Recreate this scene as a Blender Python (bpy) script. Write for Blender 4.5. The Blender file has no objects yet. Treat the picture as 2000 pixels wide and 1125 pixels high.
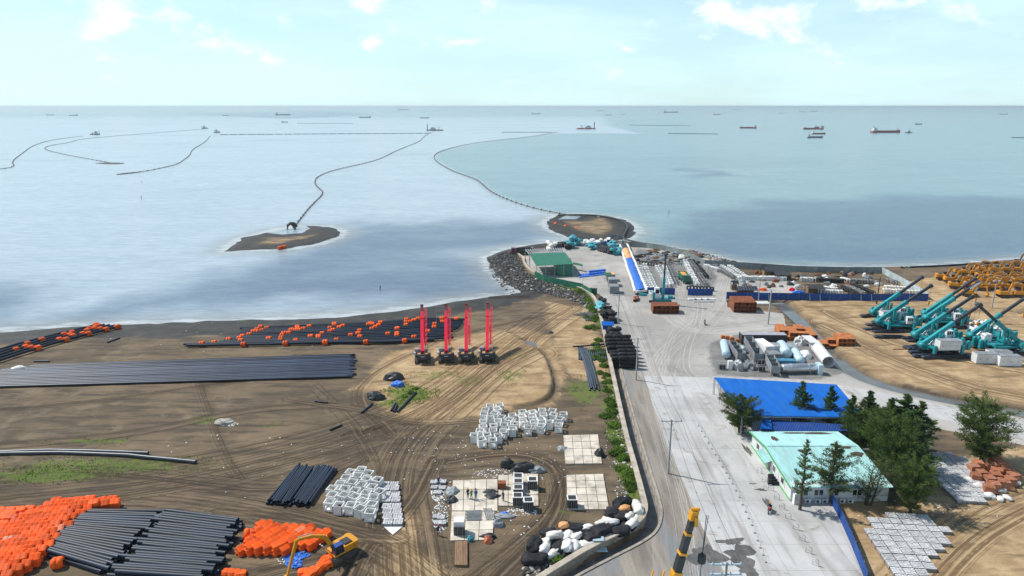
import bpy, bmesh, math, random
import numpy as np
from mathutils import Vector, Matrix
random.seed(7); rng = np.random.default_rng(7)
SC = bpy.context.scene
COL = SC.collection
R = math.radians
# ------------------------------------------------------------ camera, sky, sun, exposure
F = 1333.33; PITCH = math.atan(355.5 / F); G = 1.5; CH = 61.5
cd = bpy.data.cameras.new('camera'); cam = bpy.data.objects.new('camera', cd); COL.objects.link(cam)
cam.location = (0, 0, CH); cam.rotation_euler = (math.pi / 2 - PITCH, 0, 0)
cd.lens = 24; cd.sensor_width = 36; cd.clip_start = 1; cd.clip_end = 200000
SC.camera = cam
SUN_AZ = math.atan2(0.43, -0.90); SUN_EL = R(50)
sd = bpy.data.lights.new('sun', 'SUN'); so = bpy.data.objects.new('sun', sd); COL.objects.link(so)
sd.energy = 4.2; sd.angle = R(1.2); sd.color = (1.0, .955, .88)
sv = Vector((math.cos(SUN_EL) * math.cos(SUN_AZ), math.cos(SUN_EL) * math.sin(SUN_AZ), math.sin(SUN_EL)))
so.rotation_euler = sv.to_track_quat('Z', 'Y').to_euler()
SC.view_settings.view_transform = 'Standard'; SC.view_settings.look = 'None'
SC.view_settings.gamma = 1; SC.view_settings.exposure = 0.22; SC.view_settings.use_curve_mapping = False
SC.render.engine = 'CYCLES'; SC.cycles.max_bounces = 5; SC.cycles.use_denoising = True

def nd(t, typ, ins=None, **props):
    n = t.nodes.new(typ)
    for k, v in props.items(): setattr(n, k, v)
    for k, v in (ins or {}).items():
        s = n.inputs[k]
        if isinstance(v, bpy.types.NodeSocket): t.links.new(v, s)
        else: s.default_value = v
    return n
def mth(t, op, a, b=0.0, c=0.0, clamp=False):
    return nd(t, 'ShaderNodeMath', {0: a, 1: b, 2: c}, operation=op, use_clamp=clamp).outputs[0]
def rgba(c): return (c[0], c[1], c[2], 1.0)
def mix(t, fac, a, b, blend='MIX'):
    a = rgba(a) if isinstance(a, tuple) else a; b = rgba(b) if isinstance(b, tuple) else b
    return nd(t, 'ShaderNodeMix', {0: fac, 6: a, 7: b}, data_type='RGBA', blend_type=blend, clamp_factor=True).outputs[2]
def ramp(t, x, lo, hi, a=0.0, b=1.0):
    return nd(t, 'ShaderNodeMapRange', {0: x, 1: lo, 2: hi, 3: a, 4: b}, interpolation_type='SMOOTHSTEP').outputs[0]
def noise(t, vec, scale, detail=4, rough=.55, dist=0.0):
    ins = {'Scale': scale, 'Detail': detail, 'Roughness': rough, 'Distortion': dist}
    if vec is not None: ins['Vector'] = vec
    return nd(t, 'ShaderNodeTexNoise', ins).outputs[0]
def vscale(t, vec, s):
    return nd(t, 'ShaderNodeMapping', {'Vector': vec, 'Scale': s}).outputs[0]

W = bpy.data.worlds.new('World'); SC.world = W; W.use_nodes = True
wt = W.node_tree; wt.nodes.clear()
sky = nd(wt, 'ShaderNodeTexSky', sky_type='NISHITA', sun_disc=False, sun_elevation=SUN_EL,
         sun_rotation=math.pi / 2 - SUN_AZ, altitude=60, air_density=1.0, dust_density=.4, ozone_density=2.0)
dv = nd(wt, 'ShaderNodeTexCoord').outputs['Generated']
hz = nd(wt, 'ShaderNodeSeparateXYZ', {0: dv}).outputs[2]
c1 = noise(wt, vscale(wt, dv, (11, 11, 19)), 1.0, 9, .56, .15)
c0 = noise(wt, vscale(wt, dv, (2.2, 2.2, 5)), 1.0, 3, .5)
cl = mth(wt, 'MULTIPLY', ramp(wt, mth(wt, 'ADD', c1, mth(wt, 'MULTIPLY', c0, .45)), .77, .93), ramp(wt, hz, .02, .06))
veil = mth(wt, 'MULTIPLY', ramp(wt, noise(wt, vscale(wt, dv, (3, 3, 14)), 1.0, 5, .6), .36, .72), .34)
skyc = mix(wt, 1.0, sky.outputs[0], (.86, 1.05, 1.05), 'MULTIPLY')
hazy = ramp(wt, hz, .62, .06)
skyc = mix(wt, mth(wt, 'MULTIPLY', mth(wt, 'ADD', veil, .60), hazy), skyc, (7.4, 10.0, 10.9))
skyc = mix(wt, mth(wt, 'MULTIPLY', cl, .8), skyc, (11.2, 11.2, 11.2))
bg = nd(wt, 'ShaderNodeBackground', {'Color': skyc, 'Strength': 0.095})
nd(wt, 'ShaderNodeOutputWorld', {0: bg.outputs[0]})

# ------------------------------------------------------------ photo pixel -> place on a level plane
def PZ(px, py, z=G):
    r = px - 1000.0; u = 562.5 - py
    d = Vector((r, F * math.cos(PITCH) + u * math.sin(PITCH), -F * math.sin(PITCH) + u * math.cos(PITCH)))
    return Vector((0, 0, CH)) + d * ((z - CH) / d.z)
def mpp(py, z=G):            # metres for one photo pixel on the ground in that row
    return PZ(1001, py, z).x - PZ(1000, py, z).x

# ------------------------------------------------------------ mesh building
class MB:
    def __init__(s): s.v = []; s.f = []; s.sm = []
    def add(s, vs, fs, smooth=False, M=None):
        o = len(s.v)
        s.v += [tuple(M @ Vector(p)) for p in vs] if M is not None else [tuple(p) for p in vs]
        s.f += [tuple(i + o for i in f) for f in fs]; s.sm += [smooth] * len(fs)
        return s
    def box(s, c, size, rz=0.0, top=(1, 1), M=None, shear=(0, 0)):
        x, y, z = (k / 2 for k in size); tx, ty = top
        vs = [(-x, -y, -z), (x, -y, -z), (x, y, -z), (-x, y, -z),
              (-x * tx + shear[0], -y * ty + shear[1], z), (x * tx + shear[0], -y * ty + shear[1], z),
              (x * tx + shear[0], y * ty + shear[1], z), (-x * tx + shear[0], y * ty + shear[1], z)]
        m = Matrix.Translation(c) @ Matrix.Rotation(rz, 4, 'Z')
        if M is not None: m = M @ m
        return s.add(vs, [(3, 2, 1, 0), (4, 5, 6, 7), (0, 1, 5, 4), (1, 2, 6, 5), (2, 3, 7, 6), (3, 0, 4, 7)], False, m)
    def bar(s, a, b, w, h=None, w2=None, h2=None):
        a = Vector(a); b = Vector(b); h = h or w; w2 = w2 or w; h2 = h2 or h
        d = (b - a).normalized(); ref = Vector((0, 0, 1)) if abs(d.z) < .98 else Vector((0, 1, 0))
        q = d.cross(ref).normalized(); u = q.cross(d)
        vs = []
        for p, ww, hh in ((a, w, h), (b, w2, h2)):
            for i, j in ((-1, -1), (1, -1), (1, 1), (-1, 1)): vs.append(p + q * (i * ww / 2) + u * (j * hh / 2))
        return s.add(vs, [(0, 1, 2, 3), (7, 6, 5, 4), (4, 5, 1, 0), (5, 6, 2, 1), (6, 7, 3, 2), (7, 4, 0, 3)])
    def tube(s, pts, r, n=8, cap=True, inner=0.0):
        pts = [Vector(p) for p in pts]; rs = r if isinstance(r, (list, tuple)) else [r] * len(pts)
        rings = []
        for k, p in enumerate(pts):
            d = (pts[min(k + 1, len(pts) - 1)] - pts[max(k - 1, 0)]).normalized()
            ref = Vector((0, 0, 1)) if abs(d.z) < .95 else Vector((1, 0, 0))
            q = d.cross(ref).normalized(); u = q.cross(d)
            rings.append([(q * math.cos(2 * math.pi * i / n) + u * math.sin(2 * math.pi * i / n)) for i in range(n)])
        vs = [p + e * rr for p, ring, rr in zip(pts, rings, rs) for e in ring]
        fs = [(k * n + i, k * n + (i + 1) % n, (k + 1) * n + (i + 1) % n, (k + 1) * n + i)
              for k in range(len(pts) - 1) for i in range(n)]
        s.add(vs, fs, True)
        if inner:
            L = len(pts) - 1
            for k, kk in ((0, 1), (L, L - 1)):
                dd = (pts[kk] - pts[k]).normalized() * r * 2.5 if not isinstance(r, (list, tuple)) else Vector()
                vs = [pts[k] + e * rs[k] for e in rings[k]] + [pts[k] + e * inner for e in rings[k]] + [pts[k] + dd + e * inner for e in rings[k]]
                fs = [(i, (i + 1) % n, n + (i + 1) % n, n + i) for i in range(n)] + [(n + i, n + (i + 1) % n, 2 * n + (i + 1) % n, 2 * n + i) for i in range(n)]
                fs.append(tuple(2 * n + i for i in range(n)))
                s.add(vs, fs)
        elif cap:
            L = (len(pts) - 1) * n
            s.add([pts[0] + e * rs[0] for e in rings[0]], [tuple(range(n))])
            s.add([pts[-1] + e * rs[-1] for e in rings[-1]], [tuple(range(n))[::-1]])
        return s
    def prism(s, poly, z0, z1, M=None, smooth=False):       # poly of (x, y), extruded in z
        n = len(poly)
        vs = [(x, y, z0) for x, y in poly] + [(x, y, z1) for x, y in poly]
        fs = [(i, (i + 1) % n, n + (i + 1) % n, n + i) for i in range(n)] + [tuple(range(n))[::-1], tuple(range(n, 2 * n))]
        return s.add(vs, fs, smooth, M)
    def side(s, poly, y0, y1):                               # poly of (x, z), extruded in y
        return s.prism(poly, -y1, -y0, Matrix.Rotation(math.pi / 2, 4, 'X'))
    def lathe(s, prof, n=12, M=None, smooth=True):           # prof of (r, z)
        vs = [(r * math.cos(2 * math.pi * i / n), r * math.sin(2 * math.pi * i / n), z) for r, z in prof for i in range(n)]
        fs = [(k * n + i, k * n + (i + 1) % n, (k + 1) * n + (i + 1) % n, (k + 1) * n + i) for k in range(len(prof) - 1) for i in range(n)]
        return s.add(vs, fs, smooth, M)
    def quad(s, *p): return s.add(p, [tuple(range(len(p)))])
    def mesh(s, name, m):
        me = bpy.data.meshes.new(name); me.from_pydata(s.v, [], s.f)
        me.polygons.foreach_set('use_smooth', s.sm)
        bm = bmesh.new(); bm.from_mesh(me); bmesh.ops.recalc_face_normals(bm, faces=bm.faces); bm.to_mesh(me); bm.free()
        if m: me.materials.append(m)
        return me
    def build(s, name, m, parent=None, loc=None, rz=0.0):
        return link(name, s.mesh(name, m), parent, loc, rz)
def link(name, me, parent=None, loc=None, rz=0.0, rot=None, scale=None):
    o = bpy.data.objects.new(name, me); COL.objects.link(o)
    if parent is not None: o.parent = parent
    if loc is not None: o.location = loc
    if rot is not None: o.rotation_euler = rot
    elif rz: o.rotation_euler = (0, 0, rz)
    if scale is not None: o.scale = scale if not isinstance(scale, (int, float)) else (scale,) * 3
    return o
def tag(o, label=None, cat=None, group=None, kind=None):
    for k, v in (('label', label), ('category', cat), ('group', group), ('kind', kind)):
        if v: o[k] = v
    return o
def thing(name, label, cat, loc=(0, 0, 0), rz=0.0, group=None):
    o = bpy.data.objects.new(name, None); COL.objects.link(o); o.empty_display_size = .3
    o.location = loc; o.rotation_euler = (0, 0, rz)
    return tag(o, label, cat, group)
def dup(root, loc, rz=0.0, label=None, scale=None, group=None):
    r = root.copy(); COL.objects.link(r); r.location = loc; r.rotation_euler = (0, 0, rz)
    if label: r['label'] = label
    if group: r['group'] = group
    if scale: r.scale = (scale,) * 3 if isinstance(scale, (int, float)) else scale
    for ch in root.children:
        c = ch.copy(); COL.objects.link(c); c.parent = r
        for g in ch.children:
            d = g.copy(); COL.objects.link(d); d.parent = c
    return r
class Once:                     # first call places the model itself, later calls place copies
    def __init__(s, root): s.root = root; s.used = False
    def put(s, loc, rz=0.0, label=None, scale=None, group=None):
        if s.used: return dup(s.root, loc, rz, label, scale, group)
        s.used = True; r = s.root; r.location = loc; r.rotation_euler = (0, 0, rz)
        if label: r['label'] = label
        if group: r['group'] = group
        if scale: r.scale = (scale,) * 3 if isinstance(scale, (int, float)) else scale
        return r

# ------------------------------------------------------------ materials
def mat(name, col, rough=.6, var=.22, scale=1.2, metal=0.0, dirt=None, damt=.35, dscale=.6, bump=0.0, rnd=.12, spec=.5, stretch=None):
    m = bpy.data.materials.new(name); m.use_nodes = True; t = m.node_tree; t.nodes.clear()
    pos = nd(t, 'ShaderNodeNewGeometry').outputs['Position']
    if stretch: pos = vscale(t, pos, stretch)
    n1 = noise(t, pos, scale, 6, .6)
    c = mix(t, ramp(t, n1, .3, .7), tuple(k * (1 - var) for k in col), tuple(min(.95, k * (1 + var * .6)) for k in col))
    oi = nd(t, 'ShaderNodeObjectInfo').outputs['Random']
    c = mix(t, 1.0, c, nd(t, 'ShaderNodeCombineColor', {0: ramp(t, oi, 0, 1, 1 - rnd, 1 + rnd), 1: ramp(t, oi, 0, 1, 1 - rnd, 1 + rnd), 2: ramp(t, oi, 0, 1, 1 - rnd, 1 + rnd)}).outputs[0], 'MULTIPLY')
    if dirt:
        n2 = noise(t, pos, dscale, 7, .68)
        c = mix(t, mth(t, 'MULTIPLY', ramp(t, n2, .47, .68), damt), c, dirt)
    ins = {'Base Color': c, 'Roughness': rough, 'Metallic': metal, 'Specular IOR Level': spec}
    if bump:
        ins['Normal'] = nd(t, 'ShaderNodeBump', {'Strength': 1.0, 'Distance': bump, 'Height': noise(t, pos, scale * 3, 6, .65)}).outputs[0]
    b = nd(t, 'ShaderNodeBsdfPrincipled', ins)
    nd(t, 'ShaderNodeOutputMaterial', {0: b.outputs[0]})
    return m
DUST = (.30, .25, .18)
M = dict(
    black_pipe=mat('black_pipe', (.011, .021, .042), .5, .3, .15, rnd=.4, spec=.35),
    slate_pipe=mat('slate_pipe', (.030, .046, .085), .45, .3, .15, rnd=.65, spec=.4),
    grey_pipe=mat('grey_pipe', (.05, .065, .085), .4, .2, 1, rnd=.2),
    orange=mat('orange_plastic', (.88, .112, .008), .6, .12, .6, spec=.2, dirt=(.46, .11, .035), damt=.4, dscale=1.0, rnd=.18),
    orange_pale=mat('orange_faded', (.72, .20, .09), .5, .15, 1.0, rnd=.2),
    concrete=mat('concrete', (.78, .78, .76), .85, .10, 1.6, dirt=(.48, .46, .43), damt=.4, bump=.01),
    concrete_dark=mat('concrete_dark', (.27, .27, .27), .85, .25, 1.6, dirt=(.15, .14, .13), bump=.01),
    wall=mat('seawall_concrete', (.34, .30, .25), .9, .2, .8, dirt=(.13, .12, .10), damt=.6, dscale=.5, bump=.02),
    channel=mat('channel_floor', (.13, .13, .13), .7, .35, .5, dirt=(.28, .24, .19), damt=.6),
    pad=mat('concrete_pad', (.60, .54, .45), .9, .2, .5, dirt=(.30, .26, .21), damt=.85, dscale=.35, bump=.01, rnd=.10),
    white=mat('white_paint', (.74, .75, .75), .5, .08, 1, dirt=(.42, .39, .34), damt=.3),
    sack_white=mat('white_sack', (.70, .69, .66), .75, .1, 1.2, dirt=(.45, .36, .25), damt=.5, bump=.03),
    sack_black=mat('black_geotextile', (.020, .020, .023), .7, .4, 2.0, bump=.05, rnd=.3, spec=.25),
    sack_teal=mat('teal_sack', (.07, .36, .42), .7, .3, 1.2, bump=.04, rnd=.25),
    tarp_blue=mat('blue_tarp', (.015, .15, .62), .55, .25, 1.0, bump=.08),
    tarp_orange=mat('orange_tarp', (.78, .36, .14), .6, .2, 1.0, bump=.08),
    tarp_black=mat('black_tarp', (.022, .025, .03), .5, .35, 1.0, bump=.06),
    blue=mat('blue_sheet', (.006, .058, .27), .7, .14, .8, dirt=(.07, .10, .24), damt=.35),
    blue_roof=mat('blue_roof', (.004, .105, .42), .75, .14, .5, spec=.2, dirt=(.03, .15, .40), damt=.5, dscale=.35, stretch=(2.0, .5, 1)),
    green=mat('green_sheet', (.008, .135, .078), .5, .16, .6, dirt=(.05, .16, .11), damt=.35),
    mint=mat('mint_roof', (.33, .58, .58), .6, .12, .6, dirt=(.28, .38, .35), damt=.5, dscale=.5, stretch=(1.8, .4, 1)),
    leaf_litter=mat('leaf_litter', (.085, .058, .045), .95, .4, 3, bump=.03),
    red=mat('red_paint', (.80, .010, .045), .35, .12, 1, rnd=.06),
    teal=mat('teal_paint', (.006, .27, .30), .4, .14, 1, dirt=(.06, .20, .20), damt=.3),
    navy=mat('navy_steel', (.016, .022, .04), .45, .3, 1, dirt=(.10, .09, .08), damt=.4),
    yellow=mat('yellow_paint', (.70, .30, .012), .42, .14, 1, dirt=(.35, .20, .06), damt=.4),
    dark=mat('dark_metal', (.028, .028, .03), .55, .3, 1.5, dirt=(.12, .10, .08), damt=.4),
    track=mat('track_steel', (.06, .05, .045), .7, .35, 2, dirt=(.20, .15, .10), damt=.6),
    glass=mat('dark_glass', (.012, .018, .022), .12, .1, 1, spec=.8),
    steel=mat('galvanised_steel', (.42, .44, .46), .45, .15, 1, metal=.35),
    chrome=mat('bright_steel', (.66, .67, .69), .28, .12, .6, metal=.75),
    tank=mat('pale_blue_tank', (.46, .60, .68), .42, .12, .8, dirt=(.30, .34, .36), damt=.3),
    grey=mat('grey_paint', (.26, .28, .30), .55, .25, 1, dirt=(.14, .13, .12), damt=.5),
    rust=mat('rusty_steel', (.25, .075, .028), .85, .35, 1.4, dirt=(.10, .035, .018), damt=.6, bump=.01),
    rust_orange=mat('orange_rust', (.48, .17, .055), .85, .3, 1.4, dirt=(.22, .075, .03), damt=.5),
    wood=mat('weathered_wood', (.25, .15, .085), .85, .35, 1.2, stretch=(8, .6, 8), dirt=(.12, .08, .05)),
    brick=mat('clay_brick', (.46, .17, .085), .9, .22, 2.5, dirt=(.55, .40, .32), damt=.4, rnd=.18),
    paver=mat('paver_concrete', (.58, .58, .59), .9, .3, 3, dirt=(.27, .27, .27), damt=.6, rnd=.1),
    stone=mat('riprap_stone', (.085, .085, .088), .9, .4, 1.2, dirt=(.24, .22, .19), damt=.5, bump=.05, rnd=.5),
    stone_pale=mat('pale_stone', (.42, .39, .35), .9, .3, 1.2, bump=.04, rnd=.3),
    container=mat('dark_container', (.035, .035, .043), .5, .25, .8, dirt=(.10, .09, .09)),
    purple=mat('purple_cab', (.22, .02, .09), .4, .15, 1),
    hull_red=mat('red_hull', (.30, .055, .035), .6, .2, .1), hull_grey=mat('grey_hull', (.07, .09, .12), .6, .2, .1),
    hull_white=mat('pale_deckhouse', (.55, .56, .55), .6, .15, .1),
    bark=mat('bark', (.085, .062, .045), .9, .3, 4, bump=.02),
    skin=mat('skin', (.36, .20, .13), .6, .1, 5), cloth_dark=mat('dark_cloth', (.02, .024, .035), .8, .2, 5),
    cloth_green=mat('green_vest', (.06, .32, .10), .8, .2, 5), cloth_blue=mat('blue_workwear', (.04, .08, .22), .8, .2, 5),
    wire=mat('cable', (.03, .03, .03), .6, .1, 1), pole=mat('pole_concrete', (.36, .37, .38), .8, .15, 1),
)
# ------------------------------------------------------------ terrain: signed distances and masks on numpy arrays
def px2w(pts, z=G): return [tuple(PZ(x, y, z)[:2]) for x, y in pts]
def inpoly(X, Y, poly):
    ins = np.zeros(X.shape, bool); n = len(poly)
    for i in range(n):
        x1, y1 = poly[i]; x2, y2 = poly[(i + 1) % n]
        if y1 == y2: continue
        c = ((y1 > Y) != (y2 > Y)) & (X < (x2 - x1) * (Y - y1) / (y2 - y1) + x1)
        ins ^= c
    return ins
def pdist(X, Y, pts, closed=False):
    """distance to a polyline and the signed side distance of the nearest segment"""
    best = np.full(X.shape, 1e9); side = np.zeros(X.shape)
    n = len(pts)
    for i in range(n if closed else n - 1):
        x1, y1 = pts[i]; x2, y2 = pts[(i + 1) % n]
        dx, dy = x2 - x1, y2 - y1; L2 = dx * dx + dy * dy + 1e-9
        t = np.clip(((X - x1) * dx + (Y - y1) * dy) / L2, 0, 1)
        ex = X - x1 - t * dx; ey = Y - y1 - t * dy
        d = np.hypot(ex, ey); s = (dx * ey - dy * ex) / math.sqrt(L2)
        m = d < best; best = np.where(m, d, best); side = np.where(m, np.sign(s) * d, side)
    return best, side
def sst(x, a, b): t = np.clip((x - a) / (b - a), 0, 1); return t * t * (3 - 2 * t)
def smooth_line(pts, k=2):
    for _ in range(k):
        q = [pts[0]]
        for a, b in zip(pts[:-1], pts[1:]):
            q += [(a[0] * .75 + b[0] * .25, a[1] * .75 + b[1] * .25), (a[0] * .25 + b[0] * .75, a[1] * .25 + b[1] * .75)]
        pts = q + [pts[-1]]
    return pts
_tab = rng.random((256, 256))
def vn(X, Y):
    xi = np.floor(X).astype(int); yi = np.floor(Y).astype(int); fx = X - xi; fy = Y - yi
    fx = fx * fx * (3 - 2 * fx); fy = fy * fy * (3 - 2 * fy)
    g = lambda a, b: _tab[a & 255, b & 255]
    return (g(xi, yi) * (1 - fx) + g(xi + 1, yi) * fx) * (1 - fy) + (g(xi, yi + 1) * (1 - fx) + g(xi + 1, yi + 1) * fx) * fy
def fbm(X, Y, s, o=4):
    r = 0; a = .5
    for k in range(o): r = r + a * vn(X / s + 17.3 * k, Y / s - 9.1 * k); s /= 2.1; a *= .5
    return r
COAST = smooth_line(px2w([(-900, 668), (-300, 655), (0, 647), (120, 640), (250, 634), (400, 629), (560, 624), (700, 616), (790, 606), (850, 596), (900, 587),
    (960, 580), (1020, 576), (1020, 566), (985, 548), (962, 522), (952, 503), (975, 491), (1010, 484), (1060, 477), (1110, 472), (1180, 470), (1240, 474),
    (1300, 482), (1370, 496), (1430, 512), (1500, 520), (1600, 524), (1720, 523), (1820, 520), (1900, 515), (2000, 506), (2300, 490), (3000, 470)], 0.0), 1)
LAND = COAST + [(900, 20), (-900, 20)]
YARD = px2w([(1022, 500), (1100, 478), (1240, 476), (1300, 486), (1390, 506), (1420, 540), (1545, 548), (1560, 575), (1418, 585), (1420, 600), (1530, 612), (1535, 640), (1610, 660), (1645, 725),
    (1720, 755), (2150, 850), (2150, 900), (1800, 830), (1735, 800), (1640, 900), (1640, 990), (1700, 1135), (1040, 1180), (1262, 1040), (1272, 1000), (1225, 800), (1190, 650), (1172, 575), (1120, 560), (1050, 540), (1030, 515)])
BANK = smooth_line(px2w([(930, 632), (985, 645), (1035, 672), (1068, 698), (1080, 730), (1086, 758), (1074, 783), (1035, 795), (960, 800), (890, 812)]), 2)
CREEK = smooth_line(px2w([(1520, 588), (1545, 606), (1585, 645), (1625, 690), (1665, 724), (1720, 748), (1800, 768), (1900, 787), (2000, 803), (2200, 835)]), 2)
DITCH = smooth_line(px2w([(1545, 598), (1620, 602), (1720, 606), (1850, 608), (2050, 612)]), 1)
PUDDLE = px2w([(1012, 664), (1030, 662), (1048, 667), (1050, 676), (1040, 681), (1028, 676)])
CHAN = smooth_line(px2w([(1198, 700), (1212, 760), (1236, 850), (1256, 920), (1272, 975), (1277, 1000), (1270, 1030), (1245, 1050), (1180, 1082), (1110, 1118), (1060, 1150)]), 2)
SANDLOT = px2w([(1540, 592), (1830, 540), (2400, 480), (2400, 850), (2000, 795), (1850, 772), (1720, 742), (1650, 715), (1600, 660)])
TAN = [px2w(p) for p in ([(760, 690), (900, 660), (1010, 640), (1085, 660), (1100, 720), (1080, 790), (960, 810), (840, 830), (740, 800), (690, 760)],
    [(770, 1000), (800, 1010), (880, 1130), (770, 1140), (755, 1060)], [(1060, 590), (1150, 600), (1180, 700), (1190, 740), (1110, 740), (1080, 660)],
    [(1540, 900), (1750, 1000), (1850, 900), (2100, 860), (2100, 1160), (1700, 1160)])]
LANE = px2w([(1192, 690), (1240, 728), (1262, 745), (1290, 832), (1334, 938), (1376, 1032), (1425, 1140), (1040, 1180), (1262, 1042), (1276, 1000), (1222, 790)])
GRAVEL = [px2w(p) for p in ([(1390, 668), (1440, 652), (1540, 648), (1610, 668), (1645, 730), (1600, 742), (1395, 733), (1380, 700)], [(1240, 486), (1380, 508), (1400, 540), (1390, 562), (1340, 560), (1325, 545), (1300, 575), (1262, 570)], [(1640, 800), (1735, 800), (1830, 840), (1800, 900), (1640, 900)])]
GRASS = [(200, 908, 260, 22, .72), (90, 928, 150, 20, .85), (190, 862, 110, 10, .6), (400, 822, 40, 12, .6), (530, 828, 24, 10, .55), (800, 770, 60, 22, .95), (850, 735, 60, 16, .6), (770, 790, 50, 12, .8), (1000, 742, 34, 18, .6),
    (1140, 765, 50, 35, .75), (1200, 760, 22, 40, .95), (1212, 800, 16, 50, .95), (1205, 850, 26, 40, .95), (1222, 920, 22, 40, .95), (1236, 965, 20, 22, .9), (1165, 610, 14, 45, 1.), (1148, 575, 16, 14, .9), (1110, 562, 36, 9, .9), (1070, 548, 22, 6, .7), (1178, 690, 10, 20, .8),
    (960, 705, 70, 8, .5), (910, 745, 60, 14, .5), (240, 1110, 30, 14, .7), (200, 1010, 20, 6, .5), (450, 1040, 20, 14, .5), (1140, 690, 20, 14, .4), (1110, 1000, 50, 8, .5), (1185, 800, 22, 25, .7), (60, 990, 40, 8, .4)]
TR1 = [([(-200, 985), (100, 960), (350, 930), (560, 885), (740, 835), (870, 770), (960, 705), (1030, 650), (1110, 600)], 10.5),
       ([(-200, 1010), (200, 965), (430, 985), (620, 1035), (760, 1075), (830, 1140)], 6.0),
       ([(880, 905), (1000, 885), (1075, 905), (1092, 960), (1075, 1020), (1010, 1085), (930, 1160)], 3.6),
       ([(1170, 530), (1215, 580), (1240, 650), (1262, 740), (1290, 860), (1330, 980), (1350, 1150)], 5.5),
       ([(1425, 545), (1405, 600), (1340, 660), (1290, 705), (1285, 780)], 6),
       ([(1600, 640), (1700, 690), (1800, 730), (1920, 770), (2100, 800)], 6), ([(1760, 1160), (1860, 1050), (1960, 990), (2100, 940)], 5),
       ([(0, 800), (180, 785), (420, 750), (640, 720)], 1.6)]
TR2 = [([(-100, 935), (150, 915), (380, 935), (560, 960), (700, 900)], 3.2), ([(420, 1000), (560, 1010), (690, 1045), (780, 1050)], 2.6), ([(690, 1125), (720, 1060), (800, 1000), (850, 900)], 2.4), ([(900, 1125), (990, 1060), (1060, 1000), (1085, 930)], 2.6), ([(560, 780), (700, 800), (800, 830), (960, 820)], 2.0),
       ([(800, 1160), (790, 1040), (775, 960), (800, 870), (880, 800), (960, 735), (1050, 690)], 7.5), ([(608, 750), (660, 800), (720, 880), (750, 960)], 1.7),
       ([(1080, 612), (950, 640), (800, 690), (710, 740), (690, 790), (760, 850)], 2.2), ([(1255, 545), (1300, 610), (1350, 650), (1460, 640), (1560, 625)], 5),
       ([(1345, 560), (1360, 610), (1320, 690), (1330, 740), (1420, 760), (1400, 850)], 5), ([(1620, 610), (1700, 650), (1800, 690), (2100, 745)], 5),
       ([(480, 1130), (600, 1100), (720, 1080), (800, 1090)], 3), ([(0, 870), (250, 850), (480, 800), (640, 790)], 2.2), ([(380, 730), (430, 880), (470, 940)], 1.6)]
for L in (TR1, TR2): L[:] = [(smooth_line(px2w(p), 2), w) for p, w in L]

def height(X, Y):
    X = np.asarray(X, float); Y = np.asarray(Y, float)
    d, _ = pdist(X, Y, COAST); ins = inpoly(X, Y, LAND); d = np.where(ins, d, -d)
    bw = np.where(X < -8, 20.0, np.where(Y < 215, 12.0, 5.0)); d2 = d + (fbm(X, Y, 14, 3) - .47) * np.minimum(6, bw * .4)
    z = np.where(d2 > 0, G * np.power(np.clip(d2 / bw, 0, 1), .62), np.maximum(-2.0, d2 * .12))
    yard = inpoly(X, Y, YARD)
    n = (fbm(X, Y, 9, 4) - .47) * .35 + (fbm(X, Y, 2.2, 3) - .45) * .12
    z = z + np.where(yard, 0, n * np.clip(d2 / 10, 0, 1))
    db, sb = pdist(X, Y, BANK); inside = sb < 0
    fe = sst(np.hypot(X - BANK[-1][0], Y - BANK[-1][1]), 6, 26) * sst(np.hypot(X - BANK[0][0], Y - BANK[0][1]), 4, 22)
    z = z + np.where(inside, 1.15 * sst(db, 0, .9) * (1 - sst(db, 8, 30)), 0) * fe
    lot = inpoly(X, Y, SANDLOT)
    z = z + np.where(lot, .35 + (fbm(X, Y, 16, 4) - .47) * 1.3, 0) * 1.0
    dc, _ = pdist(X, Y, CREEK); z = z - 1.25 * (1 - sst(dc, 1.0, 3.2))
    dd, _ = pdist(X, Y, DITCH); z = z - .8 * (1 - sst(dd, .6, 2.6))
    dp, _ = pdist(X, Y, PUDDLE, True); dp = np.where(inpoly(X, Y, PUDDLE), -dp, dp); z = z - .75 * (1 - sst(dp, -1.2, 1.6))
    dk, _ = pdist(X, Y, CHAN); z = z - 1.1 * (1 - sst(dk, 1.0, 1.25))
    return z
NY, NX = 620, 760
ty = np.linspace(0, 1, NY); Yr = 40 + 300 * (ty * .55 + .45 * ty ** 2)
u = np.linspace(-1, 1, NX)
YY, UU = np.meshgrid(Yr, u, indexing='ij'); XX = UU * (YY * .88 + 38)
ZZ = height(XX, YY)
def many(x, y):                 # ground height read back from the built sheet
    x = np.asarray(x, float); y = np.asarray(y, float)
    fi = np.clip(np.interp(y, Yr, np.arange(NY)), 0, NY - 1.001); fj = np.clip((x / (y * .88 + 38) + 1) / 2 * (NX - 1), 0, NX - 1.001)
    i = fi.astype(int); j = fj.astype(int); a = fi - i; b = fj - j
    return (ZZ[i, j] * (1 - b) + ZZ[i, j + 1] * b) * (1 - a) + (ZZ[i + 1, j] * (1 - b) + ZZ[i + 1, j + 1] * b) * a
def hz1(x, y): return float(many([x], [y])[0])
def P(px, py, dz=0.0):          # pixel -> the ground it shows
    z = G
    for _ in range(4):
        p = PZ(px, py, z); z = .5 * z + .5 * hz1(p.x, p.y)
    p = PZ(px, py, z); return Vector((p.x, p.y, hz1(p.x, p.y) + dz))
def ground(x, y, dz=0.0): return Vector((x, y, hz1(x, y) + dz))

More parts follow.
